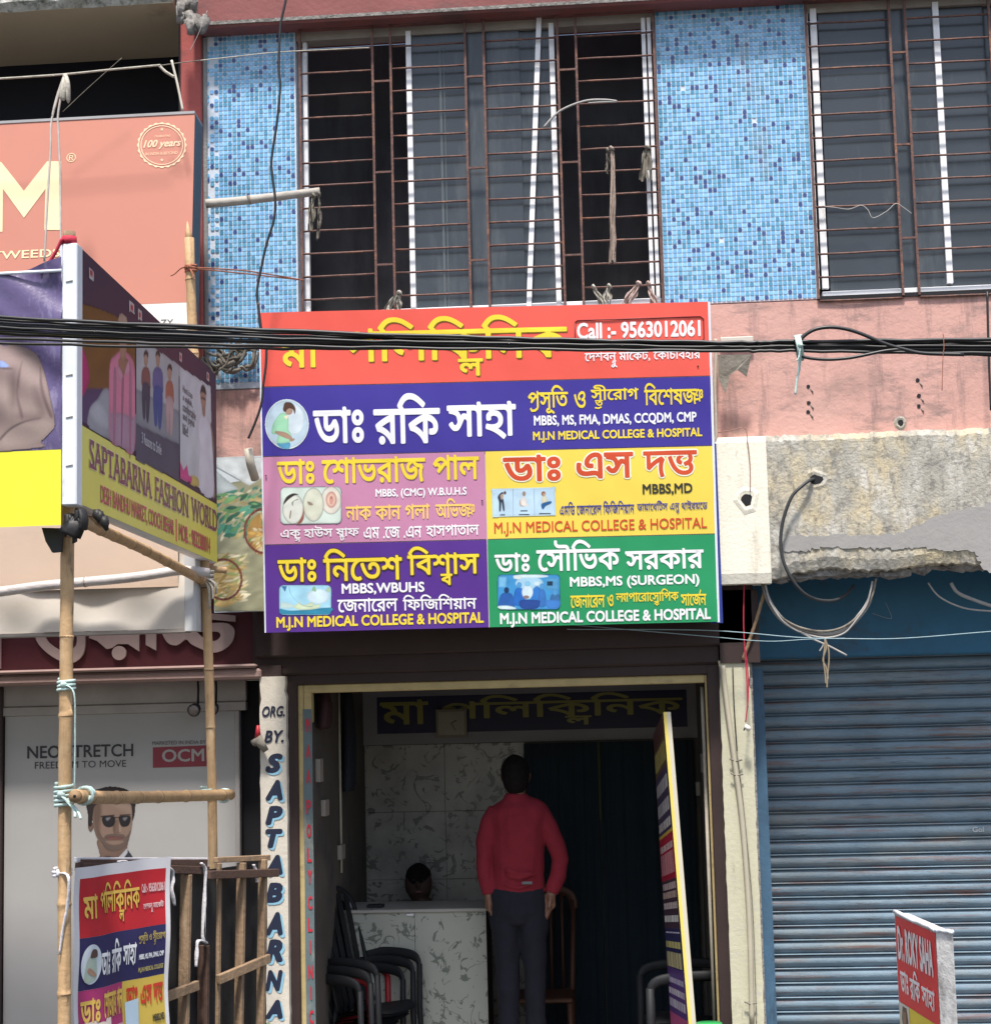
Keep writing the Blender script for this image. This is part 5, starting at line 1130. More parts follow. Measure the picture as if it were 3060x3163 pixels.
# banner
bA, bB = z('B3', 482, 275), z('B3', 1092, 242); pA = at(bA, Fy(bA[0])-.04); pB = at(bB, Fy(bB[0])-.10)
Ub = V((pB.x-pA.x, pB.y-pA.y, 0)); Wb = Ub.length; BN = Panel((pA.x, pA.y, pA.z), Ub, (Ub.normalized().y, -Ub.normalized().x, 0))
bn = thing('small_banner', 'small cloth copy of the clinic sign tied between the bamboo pole and the fence', 'banner', pA)
BN.wave = lambda u, v: .010*sin(u*13+.5)+.006*sin(u*27+v*6)+.004*sin(v*17)
vz = lambda x, y: BN.uv(z('B3', x, y))[1]
mb = MB(); grid_quad(mb, BN, 0, -1.1, Wb, .01, 0, 30, 30); bs = mb.build('banner_cloth', ink((.72,.70,.72), .6), bn)
e_ = .022; ym = lambda ya_, yb_: (vz(490, ya_)+vz(1040, yb_))/2
v1_, v2_, v3_ = ym(712, 632), ym(1072, 945), -1.08
def band(u0, v0, u1, v1, c): mb = MB(); grid_quad(mb, BN, u0, v0, u1, v1, .001, 20, 10); return mb.build('printed_field', ink(c, .55), bn)
fr_ = band(e_, v1_, Wb-e_, -.03, (.50,.02,.03)); fnv = band(e_, v2_, Wb-e_, v1_-.0005, (.03,.025,.10)); fpk = band(e_, v3_, Wb*.53, v2_-.0005, (.42,.04,.16)); fyl = band(Wb*.53+.0005, v3_, Wb-e_, v2_-.0005, (.62,.44,.08))
GB = dict(out=(.08,.04,.01), outw=.0, shift=(.02, -.02)); hB = .004
def bt(s_, u0, u1, v0, v1, c, par, bold=.04, **kw): text(BN, s_, None, c, par, bold, h=.0035, uvbox=(e_+(Wb-2*e_)*u0, v0, e_+(Wb-2*e_)*u1, v1), **kw)
hr = -.03-v1_; hn = v1_-v2_
bt('মা', .03, .18, v1_+hr*.30, v1_+hr*.72, (.80,.50,.10), fr_, **GB); bt('পলিক্লিনিক', .22, .72, v1_+hr*.16, v1_+hr*.88, (.80,.50,.10), fr_, .03, **GB)
bt('Call :- 9563012061', .75, .99, v1_+hr*.60, v1_+hr*.76, (.75,.5,.5), fr_); bt('দেশবন্ধু মার্কেট', .76, .98, v1_+hr*.24, v1_+hr*.44, (.75,.55,.55), fr_)
bt('ডাঃ', .21, .33, v2_+hn*.22, v2_+hn*.70, WH, fnv); bt('রকি', .36, .50, v2_+hn*.22, v2_+hn*.88, WH, fnv); bt('সাহা', .52, .66, v2_+hn*.28, v2_+hn*.74, WH, fnv)
bt('প্রসূতি ও স্ত্রীরোগ', .68, .99, v2_+hn*.62, v2_+hn*.90, (.55,.42,.12), fnv, .02); bt('MBBS, MS, FMA, DMAS, CMP', .69, .98, v2_+hn*.36, v2_+hn*.48, WH, fnv); bt('M.J.N MEDICAL COLLEGE', .69, .98, v2_+hn*.10, v2_+hn*.22, (.5,.42,.15), fnv)
bt('ডাঃ', .02, .22, v2_-.115, v2_-.03, (.80,.52,.12), fpk, .05, **GB); bt('শোভরাজ পাল', .26, .53, v2_-.11, v2_-.015, (.80,.52,.12), fpk, .04, **GB)
bt('ডাঃ এস দত্ত', .58, .98, v2_-.10, v2_-.02, (.60,.05,.03), fyl, .05); bt('MBBS,MD', .84, .98, v2_-.165, v2_-.135, (.05,.05,.04), fyl)
bt('MBBS, (CMC) W.B.U.H.S', .34, .52, v2_-.165, v2_-.14, WH, fpk)
m_ = MB()
def bs_(pts, c, h, sm=True):
    q = [(e_+(Wb-2*e_)*a, v2_+hn*b) for a, b in pts]
    if sm: q = [(a.x, a.y) for a in smooth_line([(a[0], a[1], 0) for a in q], 4, True)]
    m_.mat(ink(c, .55)).add([BN.at(a[0], a[1], h) for a in q], [tuple(range(len(q)))])
bs_([(.11+.10*cos(t*pi/8), .48+.38*sin(t*pi/8)) for t in range(16)], (.60,.66,.72), .0045)
bs_([(.05,.16),(.15,.18),(.155,.40),(.14,.62),(.10,.66),(.06,.52)], (.36,.44,.38), .0055); bs_([(.09,.62),(.11,.76),(.15,.74),(.155,.62),(.12,.60)], (.10,.06,.05), .006); bs_([(.07,.34),(.14,.24),(.155,.28),(.09,.42)], (.36,.22,.16), .0062)
m_.build('printed_picture', None, fnv)
m_ = MB(); bs_([(.05,-.62),(.34,-.60),(.34,-1.05),(.05,-1.05)], (.66,.56,.50), .0045, False); bs_([(.09+.06*cos(t*pi/6), -.80+.14*sin(t*pi/6)) for t in range(12)], (.45,.25,.22), .005); bs_([(.24+.07*cos(t*pi/6), -.80+.15*sin(t*pi/6)) for t in range(12)], (.75,.66,.55), .005); m_.build('printed_picture', None, fpk)
m_ = MB(); bs_([(.56,-.42),(.70,-.38),(.70,-.95),(.56,-.95)], (.45,.58,.68), .0045, False); bs_([(.60,-.50),(.65,-.48),(.66,-.90),(.61,-.9)], (.2,.2,.24), .005); m_.build('printed_picture', None, fyl)
BN.wave = None
# ================================================================ inside the clinic
YBK = 1.95
xl = ax(*z('B4', 322, 1200), .26); xr2 = ax(2186, 2400, .26); zce = zd+.30
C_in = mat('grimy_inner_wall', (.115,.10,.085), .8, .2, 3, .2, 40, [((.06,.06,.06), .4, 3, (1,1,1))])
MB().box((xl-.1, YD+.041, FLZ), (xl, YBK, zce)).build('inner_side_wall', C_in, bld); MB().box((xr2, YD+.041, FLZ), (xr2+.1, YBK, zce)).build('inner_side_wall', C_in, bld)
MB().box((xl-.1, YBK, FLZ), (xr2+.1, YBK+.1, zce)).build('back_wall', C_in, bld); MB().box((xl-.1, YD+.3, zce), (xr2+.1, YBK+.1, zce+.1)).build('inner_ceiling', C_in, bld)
IP = Panel((0, YBK, 0), (1,0,0), (0,-1,0))
# wall tiles, each built on its own
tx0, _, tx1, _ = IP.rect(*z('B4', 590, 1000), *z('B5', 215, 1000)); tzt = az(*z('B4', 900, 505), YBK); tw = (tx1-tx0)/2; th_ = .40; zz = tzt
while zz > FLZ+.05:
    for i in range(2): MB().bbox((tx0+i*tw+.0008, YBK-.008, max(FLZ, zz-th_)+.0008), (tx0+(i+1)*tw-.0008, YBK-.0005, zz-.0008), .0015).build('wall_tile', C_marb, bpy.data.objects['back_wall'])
    zz -= th_
MB().bbox((tx0-.02, YBK-.02, FLZ), (tx0-.004, YBK-.001, tzt+.5), .003).build('corner_trim', mat('dull_trim', (.20,.19,.17), .5), bpy.data.objects['back_wall'])
wb = IP.rect(*z('B4', 577, 210), *z('B5', 1105, 490)); ib = IP.rect(*z('B4', 650, 240), *z('B5', 1047, 432))
isg = thing('inner_name_board', 'navy name board with yellow Bengali letters high on the back wall', 'sign', (wb[0], YBK, wb[1]))
slab(IP, wb[0], wb[1], wb[2], wb[3]+.12, 0.001, .02, mat('dull_white_board', (.26,.25,.26), .7, .08, 3), 'backing', isg)
nb = MB(); grid_quad(nb, IP, ib[0], ib[1], ib[2], ib[3], .022); nbo = nb.build('board_face', ink((.022,.02,.055), .5), isg)
OL = (.26,.24,.05)
text(IP, 'মা', (*z('B4', 665, 272), *z('B4', 918, 402)), OL, nbo, .035, h=.026); text(IP, 'পলিক্লিনিক', (1365, 2142, *z('B5', 1025, 405)), OL, nbo, .035, h=.026)
ck = IP.rect(*z('B4', 960, 322), *z('B4', 1120, 468)); ct = thing('wall_clock', 'square beige wall clock hanging over the inner name board', 'clock', (ck[0], YBK-.03, ck[1]))
cf = slab(IP, ck[0], ck[1], ck[2], ck[3], .028, .06, mat('beige_clock_case', (.20,.175,.12), .5, .08, 6), 'clock_case', ct)
slab(IP, ck[0]+.015, ck[1]+.015, ck[2]-.015, ck[3]-.015, .0605, .062, mat('clock_dial', (.30,.28,.21), .4), 'dial', ct)
cx_, cz_ = (ck[0]+ck[2])/2, (ck[1]+ck[3])/2
for a, l, w_ in ((60, .035, .005), (150, .05, .0035)): MB().bar(IP.at(cx_, cz_, .065), IP.at(cx_+l*sin(R(a)), cz_+l*cos(R(a)), .065), w_, .002, V((0,1,0))).build('clock_hand', C_dark, ct)
# dark curtains over the inner doorway
C_cur = mat('blue_black_curtain', (.010,.020,.028), .9, .15, 3)
cv = IP.rect(*z('B5', 218, 490), *z('B5', 1100, 1900)); cm_ = IP.uv(z('B5', 600, 900))[0]
for i, (a, b) in enumerate(((cv[0], cm_-.004), (cm_+.004, cv[2]))):
    n = 70; vs = []
    for j in range(n+1):
        x = a+(b-a)*j/n; y = YBK-.05-.006*sin(j*.5+i)-.003*sin(j*1.3)
        vs += [(x, y, FLZ+.02), (x, y, cv[3])]
    o = MB().add(vs, [(2*j, 2*j+2, 2*j+3, 2*j+1) for j in range(n)], True).build('curtain', C_cur)
    tag(o, ('left' if i == 0 else 'right') + ' half of the blue black curtain over the inner doorway', 'curtain')
MB().box((cm_-.006, YBK-.085, az(*z('B5', 600, 900), YBK)), (cm_+.006, YBK-.08, cv[3])).build('curtain_edging', mat('olive_edging', (.05,.06,.02), .8), bpy.data.objects['curtain'])
# reception counter
YCt = 1.0; cr = ax(*z('B4', 1222, 1700), YCt); ctz = az(*z('B4', 870, 1362), YCt)
co_ = thing('reception_counter', 'reception counter faced in veined pale tile with a thin white top', 'counter', (cr-.5, YCt+.15, FLZ))
cxm = (xl+.02+cr)/2
for a, b in ((xl+.02, cxm), (cxm, cr)): MB().bbox((a+.0008, YCt, FLZ), (b-.0008, YCt+.02, ctz-.02), .001).build('facing_tile', C_marb2, co_)
MB().box((xl+.02, YCt+.021, FLZ), (cr-.01, YCt+.42, ctz-.02)).build('carcass', C_brown, co_); MB().bbox((xl+.01, YCt-.015, ctz-.019), (cr+.006, YCt+.45, ctz), .004).build('top', mat('counter_top_white', (.42,.40,.37), .4, .06, 4), co_)
p = at(z('B4', 820, 1392), YCt-.005); MB().bbox((p.x-.02, p.y-.006, p.z-.006), (p.x+.02, p.y, p.z+.006), .001).build('metal_handle', C_alu, co_)
# small things on the counter
for (x, y, w_, h_, lab) in ((490, 1290, .05, .03, 'small white card standing on the left end of the counter'), (640, 1320, .09, .018, 'flat dark notebook lying on the counter')):
    p = at(z('B4', x, y), YCt+.12); o = MB().bbox((p.x-w_/2, p.y-.03, ctz+.0005), (p.x+w_/2, p.y+.03, ctz+h_), .003).build('card' if w_ < .06 else 'notebook', C_alu if w_ < .06 else C_plastic); tag(o, lab, 'card' if w_ < .06 else 'notebook')
# ---------------------------------------------------------------- people
def skin(parts, m, name, parent=None, vox=.009, sm=6, fold=0):
    mb = MB()
    for pts, rad in parts: mb.tube(pts, rad, 14)
    me = bpy.data.meshes.new(name); me.from_pydata(mb.v, [], mb.f); me.materials.append(m); o = bpy.data.objects.new('tmp', me); col.objects.link(o)
    r_ = o.modifiers.new('r', 'REMESH'); r_.mode = 'VOXEL'; r_.voxel_size = vox; r_.use_smooth_shade = True
    s_ = o.modifiers.new('s', 'SMOOTH'); s_.iterations = sm; s_.factor = .6
    if fold:
        tx = bpy.data.textures.new('folds', 'CLOUDS'); tx.noise_scale = .11; tx.noise_depth = 1
        d_ = o.modifiers.new('d', 'DISPLACE'); d_.texture = tx; d_.strength = fold; d_.mid_level = .3; d_.texture_coords = 'GLOBAL'
    dg = bpy.context.evaluated_depsgraph_get(); nm = bpy.data.meshes.new_from_object(o.evaluated_get(dg)); nm.name = name
    bpy.data.objects.remove(o); bpy.data.meshes.remove(me)
    if not nm.materials: nm.materials.append(m)
    return link(name, nm, parent)
def ellip(c, rx, ry, rz, n=9):
    P = []; R2 = []
    for i in range(n+1):
        a = pi*(i/n)*.94+pi*.03; P.append(V(c)+V((0,0,-rz*cos(a)))); R2.append((rx*sin(a), ry*sin(a)))
    return (P, R2)
C_skin = mat('brown_skin', (.22,.115,.075), .5, .06, 8, .05, 40); C_hair = mat('black_hair', (.010,.008,.008), .85, .3, 60, .8, 160, spec=.15)
C_swt = mat('red_knit', (.235,.016,.030), .9, .08, 20, .3, 160); C_trs = mat('dark_navy_trousers', (.012,.013,.022), .9, .12, 8, .4, 20)
YM_ = .80
def h3(x, y, dy=0): return at((x, y), YM_+dy)
zfl = FLZ
man = thing('person', 'person in red sweater and dark trousers seen from behind, hands in pockets beside the counter', 'person', (h3(1598, 2900).x, YM_, FLZ))
xc_ = h3(1598, 2700).x
sh = [(h3(1600, 2765), (.142,.10)), (h3(1600, 2700), (.134,.096)), (h3(1599, 2620), (.140,.10)), (h3(1600, 2550), (.152,.105)), (h3(1600, 2515), (.160,.095)), (h3(1598, 2494), (.148,.085)), (h3(1596, 2478), (.112,.066)), (h3(1595, 2466), (.072,.060)), (h3(1594, 2454), (.052,.055))]
torso = ([p for p, r in sh], [r for p, r in sh])
aL = ([h3(1532, 2500), h3(1517, 2535), h3(1500, 2600), h3(1494, 2660, .0), h3(1500, 2715, -.01), h3(1510, 2762, -.02)], [.040,.048,.046,.042,.039,.034])
aR = ([h3(1668, 2500), h3(1684, 2535), h3(1712, 2600), h3(1731, 2655, .02), h3(1722, 2705, .0), h3(1702, 2758, -.02)], [.040,.048,.046,.042,.039,.034])
def leg(x0, x1, x2, s=1.0): 
    a = h3(x0, 2780); k_ = h3(x1, 3010); f = h3(x2, 3240); f.z = FLZ+.08
    return ([a+V((0,0,.03)), a-V((0,0,.06)), a.lerp(k_, .5), k_, k_.lerp(f, .45), f, V((f.x, f.y, FLZ+.03))], [r*s for r in (.078,.086,.070,.054,.051,.045,.044)])
lL, lR = leg(1560, 1568, 1572), leg(1640, 1652, 1658)
head = ellip(h3(1592, 2398), .072, .090, .112); neck = ([h3(1594, 2475, .01), h3(1593, 2440, .005), h3(1592, 2420, .0)], [(.052,.055),(.047,.052),(.047,.052)])
def hand(w, d, side, m_r=.010):
    """palm and five fingers sliding into the pocket"""
    w = V(w); d = V(d).normalized(); s_ = V((0,1,0)); o = []
    palm = w+d*.05; o.append(([w-d*.02, w+d*.02, palm, palm+d*.03], [(.024,.022),(.022,.032),(.017,.040),(.014,.036)]))
    for i, l in enumerate((.060,.072,.066,.050)):
        b = palm+d*.025+s_*(.027-.018*i); o.append(([b, b+d*l*.5+V((side*.006,0,0)), b+d*l+V((side*.018,0,0))], [.0095,.0088,.007]))
    b = w+d*.02-s_*.030; o.append(([b, b+d*.03-s_*.02, b+d*.065-s_*.022], [.012,.011,.008])); return o
ft = []
for l in (lL, lR): p = V(l[0][-1]); ft.append(([p+V((0,.06,-.0)), p+V((0,.0,.005)), p+V((0,.10,-.005)), p+V((0,.18,-.012))], [.03,.042,.04,.03]))
body_parts = [torso, aL, aR, lL, lR, head, neck] + [([p, p+(q-p)], [.03,.03]) for p, q in ((aL[0][-2], aL[0][-1]), (aR[0][-2], aR[0][-1]))] + hand(h3(1511, 2764, -.02), (.04,.05,-1), 1) + hand(h3(1700, 2760, -.02), (-.06,.05,-1), -1) + ft
for ex in (1549, 1635): body_parts.append(([h3(ex, 2412, .0), h3(ex, 2396, .0), h3(ex, 2384, .0)], [(.005,.010),(.009,.014),(.006,.010)]))
body_parts.append(([h3(1592, 2402, .085), h3(1592, 2412, .108), h3(1592, 2420, .095)], [.010,.014,.012]))      # nose, turned away
body_parts = [(p, [((a[0]*.9, a[1]*.9) if isinstance(a, tuple) else a*.9) for a in r]) if i in (0, 1, 2, 3, 4) else (p, r) for i, (p, r) in enumerate(body_parts)]
skin(body_parts, C_skin, 'body', man, .0095, 4)
for ex in (-.026, .026): MB().tube([h3(1592, 2395, .086)+V((ex,0,0)), h3(1592, 2395, .096)+V((ex,0,0))], [.012,.006], 8).build('eye', C_alu, man)
skin([ellip(h3(1592, 2390, -.006), .078, .093, .095), ellip(h3(1592, 2412, -.030), .066, .062, .072), ([h3(1592, 2425, -.035), h3(1593, 2449, -.034)], [(.050,.030),(.036,.020)])], C_hair, 'hair', man, .0055, 2, .016)
hem = [(V((p.x, p.y, p.z)), (r[0]*1.02, r[1]*1.02)) for p, r in zip(*torso)]
fold = []
rn = random.Random(5)
for i in range(9):
    y = 2600+rn.random()*140; fold.append(([h3(1535+rn.random()*30, y, -.098), h3(1600, y+12, -.108), h3(1650+rn.random()*20, y-8+rn.random()*20, -.095)], [.004,.009,.004]))
for (x, y) in ((1497,2655),(1500,2690),(1728,2660),(1722,2695),(1715,2620)): fold.append(([h3(x-14, y+5, -.03), h3(x+3, y, -.042), h3(x+16, y-8, -.03)], [.006,.009,.006]))
skin([torso, (aL[0], [a*1.0 for a in aL[1]]), (aR[0], aR[1])] + fold[:3] + [([h3(1594, 2466), h3(1594, 2452)], [(.062,.064),(.056,.058)])], C_swt, 'sweater', man, .008, 3, .020)
hip = ([h3(1600, 2735), h3(1600, 2770), h3(1600, 2815), h3(1600, 2850)], [(.138,.095),(.146,.105),(.150,.115),(.12,.09)])
skin([hip, lL, lR], C_trs, 'trousers', man, .009, 3, .022)
p = h3(1632, 2728, -.108); MB().bbox((p.x-.035, p.y-.004, p.z-.008), (p.x+.02, p.y+.004, p.z+.008), .003).build('wallet_tab', mat('grey_patch', (.16,.16,.16), .6), man)
# person sitting behind the counter
YS_ = 1.62; s3 = lambda x, y, dy=0: at((x, y), YS_+dy)
st_ = thing('person', 'dim person with black hair seated behind the counter, only the head showing', 'person', (s3(1293, 2900).x, YS_, FLZ))
sp = [([s3(1300, 2795), s3(1297, 2775), s3(1294, 2755, -.02), s3(1292, 2725, -.01), s3(1292, 2700), s3(1292, 2690)], [(.05,.05),(.048,.05),(.056,.072),(.066,.084),(.056,.07),(.03,.04)]),
      ([s3(1302, 2782), s3(1305, 2803), s3(1306, 2850), s3(1306, 2960), s3(1306, 3060)], [(.05,.06),(.13,.085),(.18,.11),(.16,.12),(.17,.14)]),
      ([s3(1225, 2840), s3(1212, 2900), s3(1230, 2960, -.1), s3(1270, 2950, -.25)], [.05,.045,.04,.032]), ([s3(1385, 2840), s3(1398, 2900), s3(1385, 2960, -.1), s3(1340, 2950, -.25)], [.05,.045,.04,.032]),
      ([s3(1270, 3050), s3(1265, 3060, -.35), s3(1265, 3260, -.36)], [.09,.07,.05]), ([s3(1340, 3050), s3(1345, 3060, -.35), s3(1345, 3260, -.36)], [.09,.07,.05]),
      ([s3(1291, 2722, -.09), s3(1291, 2735, -.112), s3(1291, 2742, -.095)], [.008,.013,.011])] + hand(s3(1270, 2950, -.25), (.6,-.4,-.2), 1) + hand(s3(1340, 2950, -.25), (-.6,-.4,-.2), -1)
for ex in (1254, 1330): sp.append(([s3(ex, 2740), s3(ex, 2722), s3(ex, 2712)], [(.005,.010),(.008,.014),(.006,.010)]))
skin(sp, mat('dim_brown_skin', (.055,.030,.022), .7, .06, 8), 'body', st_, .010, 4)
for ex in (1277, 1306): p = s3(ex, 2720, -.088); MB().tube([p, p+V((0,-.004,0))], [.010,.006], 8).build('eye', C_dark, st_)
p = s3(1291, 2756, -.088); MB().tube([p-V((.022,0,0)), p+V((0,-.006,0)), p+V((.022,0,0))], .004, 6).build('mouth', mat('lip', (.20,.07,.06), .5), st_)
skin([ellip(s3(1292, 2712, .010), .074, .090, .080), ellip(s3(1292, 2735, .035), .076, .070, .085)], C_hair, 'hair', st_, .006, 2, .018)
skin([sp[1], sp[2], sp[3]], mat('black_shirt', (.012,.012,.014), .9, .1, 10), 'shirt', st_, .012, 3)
# ---------------------------------------------------------------- chairs
def chair(name, label, m, loc, rz, group=None, H=.88):
    t = thing(name, label, 'chair', loc, group); t.rotation_euler = (0, 0, rz)
    def prt(mb, nm): 
        o = mb.build(nm, m, None, bevel=0); o.parent = t; return o
    n = 8; vs = []
    for i in range(n+1):
        for j in range(n+1): x = -.21+.43*i/n; y = -.215+.43*j/n; vs.append((x, y, .425+.02*(x/.2)-.018*(1-(y/.215)**2)-(.03*max(0, x-.16)/.06)))
    f = [(i*(n+1)+j, (i+1)*(n+1)+j, (i+1)*(n+1)+j+1, i*(n+1)+j+1) for i in range(n) for j in range(n)]
    mb = MB().add(vs, f, True).add([(a, b, c-.012) for a, b, c in vs], [q[::-1] for q in f], True); prt(mb, 'seat')
    # back: rim and five slats
    bk = lambda u, v: V((-.22-.22*v-.03*(1-(u)**2), u*(.215+.02*v), .42+(H-.42)*v - .03*abs(u)**3*(v > .8)))
    mb = MB().tube(smooth_line([bk(-1, 0), bk(-1.0, .5), bk(-.95, .88), bk(-.6, .99), bk(0, 1.02), bk(.6, .99), bk(.95, .88), bk(1, .5), bk(1, 0)], 4), .016, 8); prt(mb, 'back_rim')
    for i in range(5):
        u = -.68+.34*i; mb = MB(); a = [bk(u, v) for v in (.02,.25,.5,.75,.97)]; vs = []
        for p in a: vs += [p+V((0,-.026,0)), p+V((0,.026,0)), p+V((-.008,.026,0)), p+V((-.008,-.026,0))]
        mb.add(vs, [(q*4+w_, q*4+(w_+1) % 4, q*4+4+(w_+1) % 4, q*4+4+w_) for q in range(4) for w_ in range(4)], False); prt(mb, 'back_slat')
    for s_ in (-1, 1):
        prt(MB().tube(smooth_line([V((-.31, s_*.235, .66)), V((-.15, s_*.27, .675)), V((.08, s_*.275, .67)), V((.20, s_*.268, .645)), V((.225, s_*.26, .58))], 4), [(.012, .027)]*17, 8), 'armrest')
        prt(MB().tube([V((.225, s_*.262, .62)), V((.225, s_*.255, .40)), V((.25, s_*.262, .0))], [(.026,.020),(.028,.020),(.020,.016)], 8), 'leg')
        prt(MB().tube([V((-.25, s_*.20, .44)), V((-.28, s_*.23, .2)), V((-.33, s_*.25, .0))], [(.026,.020),(.024,.018),(.018,.014)], 8), 'leg')
    return t
def dup(root, loc, rz=None, label=None):
    r = root.copy(); col.objects.link(r); r.location = loc
    if rz is not None: r.rotation_euler = (0, 0, rz)
    if label: r['label'] = label
    for c in list(root.children):
        d = c.copy(); col.objects.link(d); d.parent = r
    return r
GC_ = 'plastic chairs stacked left of the counter'
q_ = at(z('B4', 770, 1900), .70); fx = q_.x-.20
c0_ = chair('plastic_chair', 'black plastic armchair at the bottom front of the left stack', C_plastic, (fx-.02, .74, FLZ), R(-22), GC_, 1.02)
c0_.scale = (.60, .85, 1)
dup(c0_, (fx+.035, .745, FLZ+.04), None, 'black plastic armchair in the middle of the left stack'); dup(c0_, (fx+.07, .75, FLZ+.08), None, 'topmost black plastic armchair of the left stack')
c3_ = chair('plastic_chair', 'red plastic armchair behind the stacked black chairs by the left wall', C_redpl, (fx-.06, .80, FLZ+.02), R(-6), GC_, 1.06); c3_.scale = (.60, .75, .98)
rx_ = at(z('B5', 1005, 1900), .70).x
c4_ = chair('plastic_chair', 'black plastic armchair behind the leaning board, facing left', C_plastic, (rx_+.02, .72, FLZ), R(186), None, .99); c4_.scale = (.85, .95, 1)
# wooden chair beyond the standing person
wx = ax(1660, 2900, 1.45); wt = thing('wooden_chair', 'brown wooden chair half hidden behind the standing person', 'chair', (wx, 1.45, FLZ))
C_wch = mat('reddish_chair_wood', (.085,.038,.022), .5, .2, 9, .2, 40)
def wp(mb, nm): mb.build(nm, C_wch, None).parent = wt
wp(MB().bbox((-.20,-.20,.43), (.20,.20,.455), .008), 'seat')
for sx in (-1, 1):
    wp(MB().tube([(sx*.18,-.17,.43), (sx*.19,-.19,0)], [.018,.014], 8), 'leg'); wp(MB().tube([(sx*.18,.18,0), (sx*.18,.18,.45), (sx*.20,.23,.95)], [.014,.018,.014], 8), 'leg')
wp(MB().tube(smooth_line([(-.20,.23,.90), (-.17,.24,.99), (0,.245,1.02), (.17,.24,.99), (.20,.23,.90)], 4), [(.014,.03)]*17, 8), 'top_rail')
for i in range(5): wp(MB().tube([(-.13+.065*i,.185,.45), (-.13+.065*i,.24,.99)], .009, 6), 'spindle')
# ---------------------------------------------------------------- leaning board in the doorway
b1, b2_ = at((2126, 3163), -.02), at((2048, 2200), .02); b3, b4 = at((2072, 3163), .50), at((2018, 2272), .50)
dirb = (b1-b2_).normalized(); b1 = b1+dirb*((b1.z-.12)/-dirb.z if dirb.z else 0); d2 = (b3-b4).normalized(); b3 = b3+d2*((b3.z-.12)/-d2.z)
ld = thing('leaning_board', 'tall narrow printed board with a bright yellow edge leaning in the doorway', 'board', b1)
nn = (b2_-b1).cross(b3-b1).normalized(); nn = -nn if nn.x > 0 else nn; tv = V((.036, 0, 0))
MB().add([b1, b2_, b4, b3, b1+tv, b2_+tv, b4+tv, b3+tv], [(0,3,2,1),(4,5,6,7),(0,1,5,4),(1,2,6,5),(2,3,7,6),(3,0,4,7)]).build('board_panel', C_brown, ld)
ev = V((0,-.004,0)); MB().mat(ink((.74,.60,.15))).add([b1+ev, b1+tv*.45+ev, b2_+tv*.45+ev, b2_+ev], [(0,1,2,3)]).mat(ink((.60,.56,.46))).add([b1+tv*.451+ev, b1+tv+ev, b2_+tv+ev, b2_+tv*.451+ev], [(0,1,2,3)]).build('board_edge', None, ld)
m_ = MB(); rn = random.Random(4)
def bd(t0, t1, s0, s1, c, h=.002):
    f_ = lambda t, s_: (b2_.lerp(b1, t)).lerp(b4.lerp(b3, t), s_) + V((-h, 0, 0))
    m_.mat(ink(c)).add([f_(t0, s0), f_(t1, s0), f_(t1, s1), f_(t0, s1)], [(0,1,2,3)])
H_ = 1960-335
for y0, y1, c in ((335,430,(.10,.04,.04)),(430,560,(.14,.09,.05)),(560,845,(.07,.05,.10)),(845,860,(.60,.42,.08)),(860,1065,(.42,.02,.05)),(1065,1290,(.07,.04,.06)),(1290,1475,(.03,.03,.10)),(1475,1690,(.10,.05,.20)),(1690,1760,(.40,.08,.20)),(1760,1960,(.62,.30,.06)),(1960,2300,(.5,.1,.08))):
    bd((y0-335)/H_*.93, (y1-335)/H_*.93, 0, 1, c)
for y0, y1, c in ((450,540,(.50,.42,.15)),(600,660,(.55,.52,.55)),(700,760,(.5,.48,.5)),(790,830,(.6,.55,.55)),(900,930,(.7,.5,.5)),(940,1040,(.6,.25,.28)),(1080,1110,(.6,.45,.45)),(1120,1150,(.55,.4,.35)),(1170,1200,(.6,.5,.5)),(1230,1260,(.72,.7,.68)),(1305,1312,(.6,.55,.7)),(1350,1380,(.55,.5,.2)),(1400,1470,(.50,.45,.25)),(1520,1545,(.5,.45,.6)),(1570,1600,(.6,.55,.62)),(1620,1660,(.55,.5,.6)),(1780,1800,(.55,.06,.03)),(1830,1900,(.55,.08,.03))):
    s_ = .06
    while s_ < .92:
        w_ = .05+.12*rn.random(); bd((y0-335)/H_*.93, (y1-335)/H_*.93, s_, min(.94, s_+w_), c, .004); s_ += w_+.03
m_.build('printed_face', None, ld)
# cyan strip with red capitals
SP = Panel((xd0, YD-.034, 0), (1,0,0), (0,-1,0)); sb = SP.rect(*z('B4', 258, 322), *z('B4', 318, 1960))
sp_ = thing('narrow_banner', 'narrow faded cyan banner with red capitals hung down the left door frame', 'banner', (sb[0], YD, sb[1]))
SP.wave = lambda u, v: .004*sin(v*9)
mb = MB(); grid_quad(mb, SP, sb[0]+.012, FLZ+.1, sb[2], sb[3], 0, 2, 40); ss_ = mb.build('banner_cloth', mat('faded_cyan_cloth', (.115,.155,.165), .8, .12, 4, .3, 14, [((.36,.34,.28), .35, 3, (1,1,.5))]), sp_)
for ch, y in zip('MAAPOLYCLINIC', (405,542,672,830,955,1082,1195,1330,1445,1560,1690,1800,1925)):
    ih = 9 if ch == 'I' else 0; text(SP, ch, (*z('B4', 276+ih+(y-400)*.012, y-36), *z('B4', 300-ih+(y-400)*.012, y+36)), (.50,.03,.05), ss_, .035, h=.003)
SP.wave = None
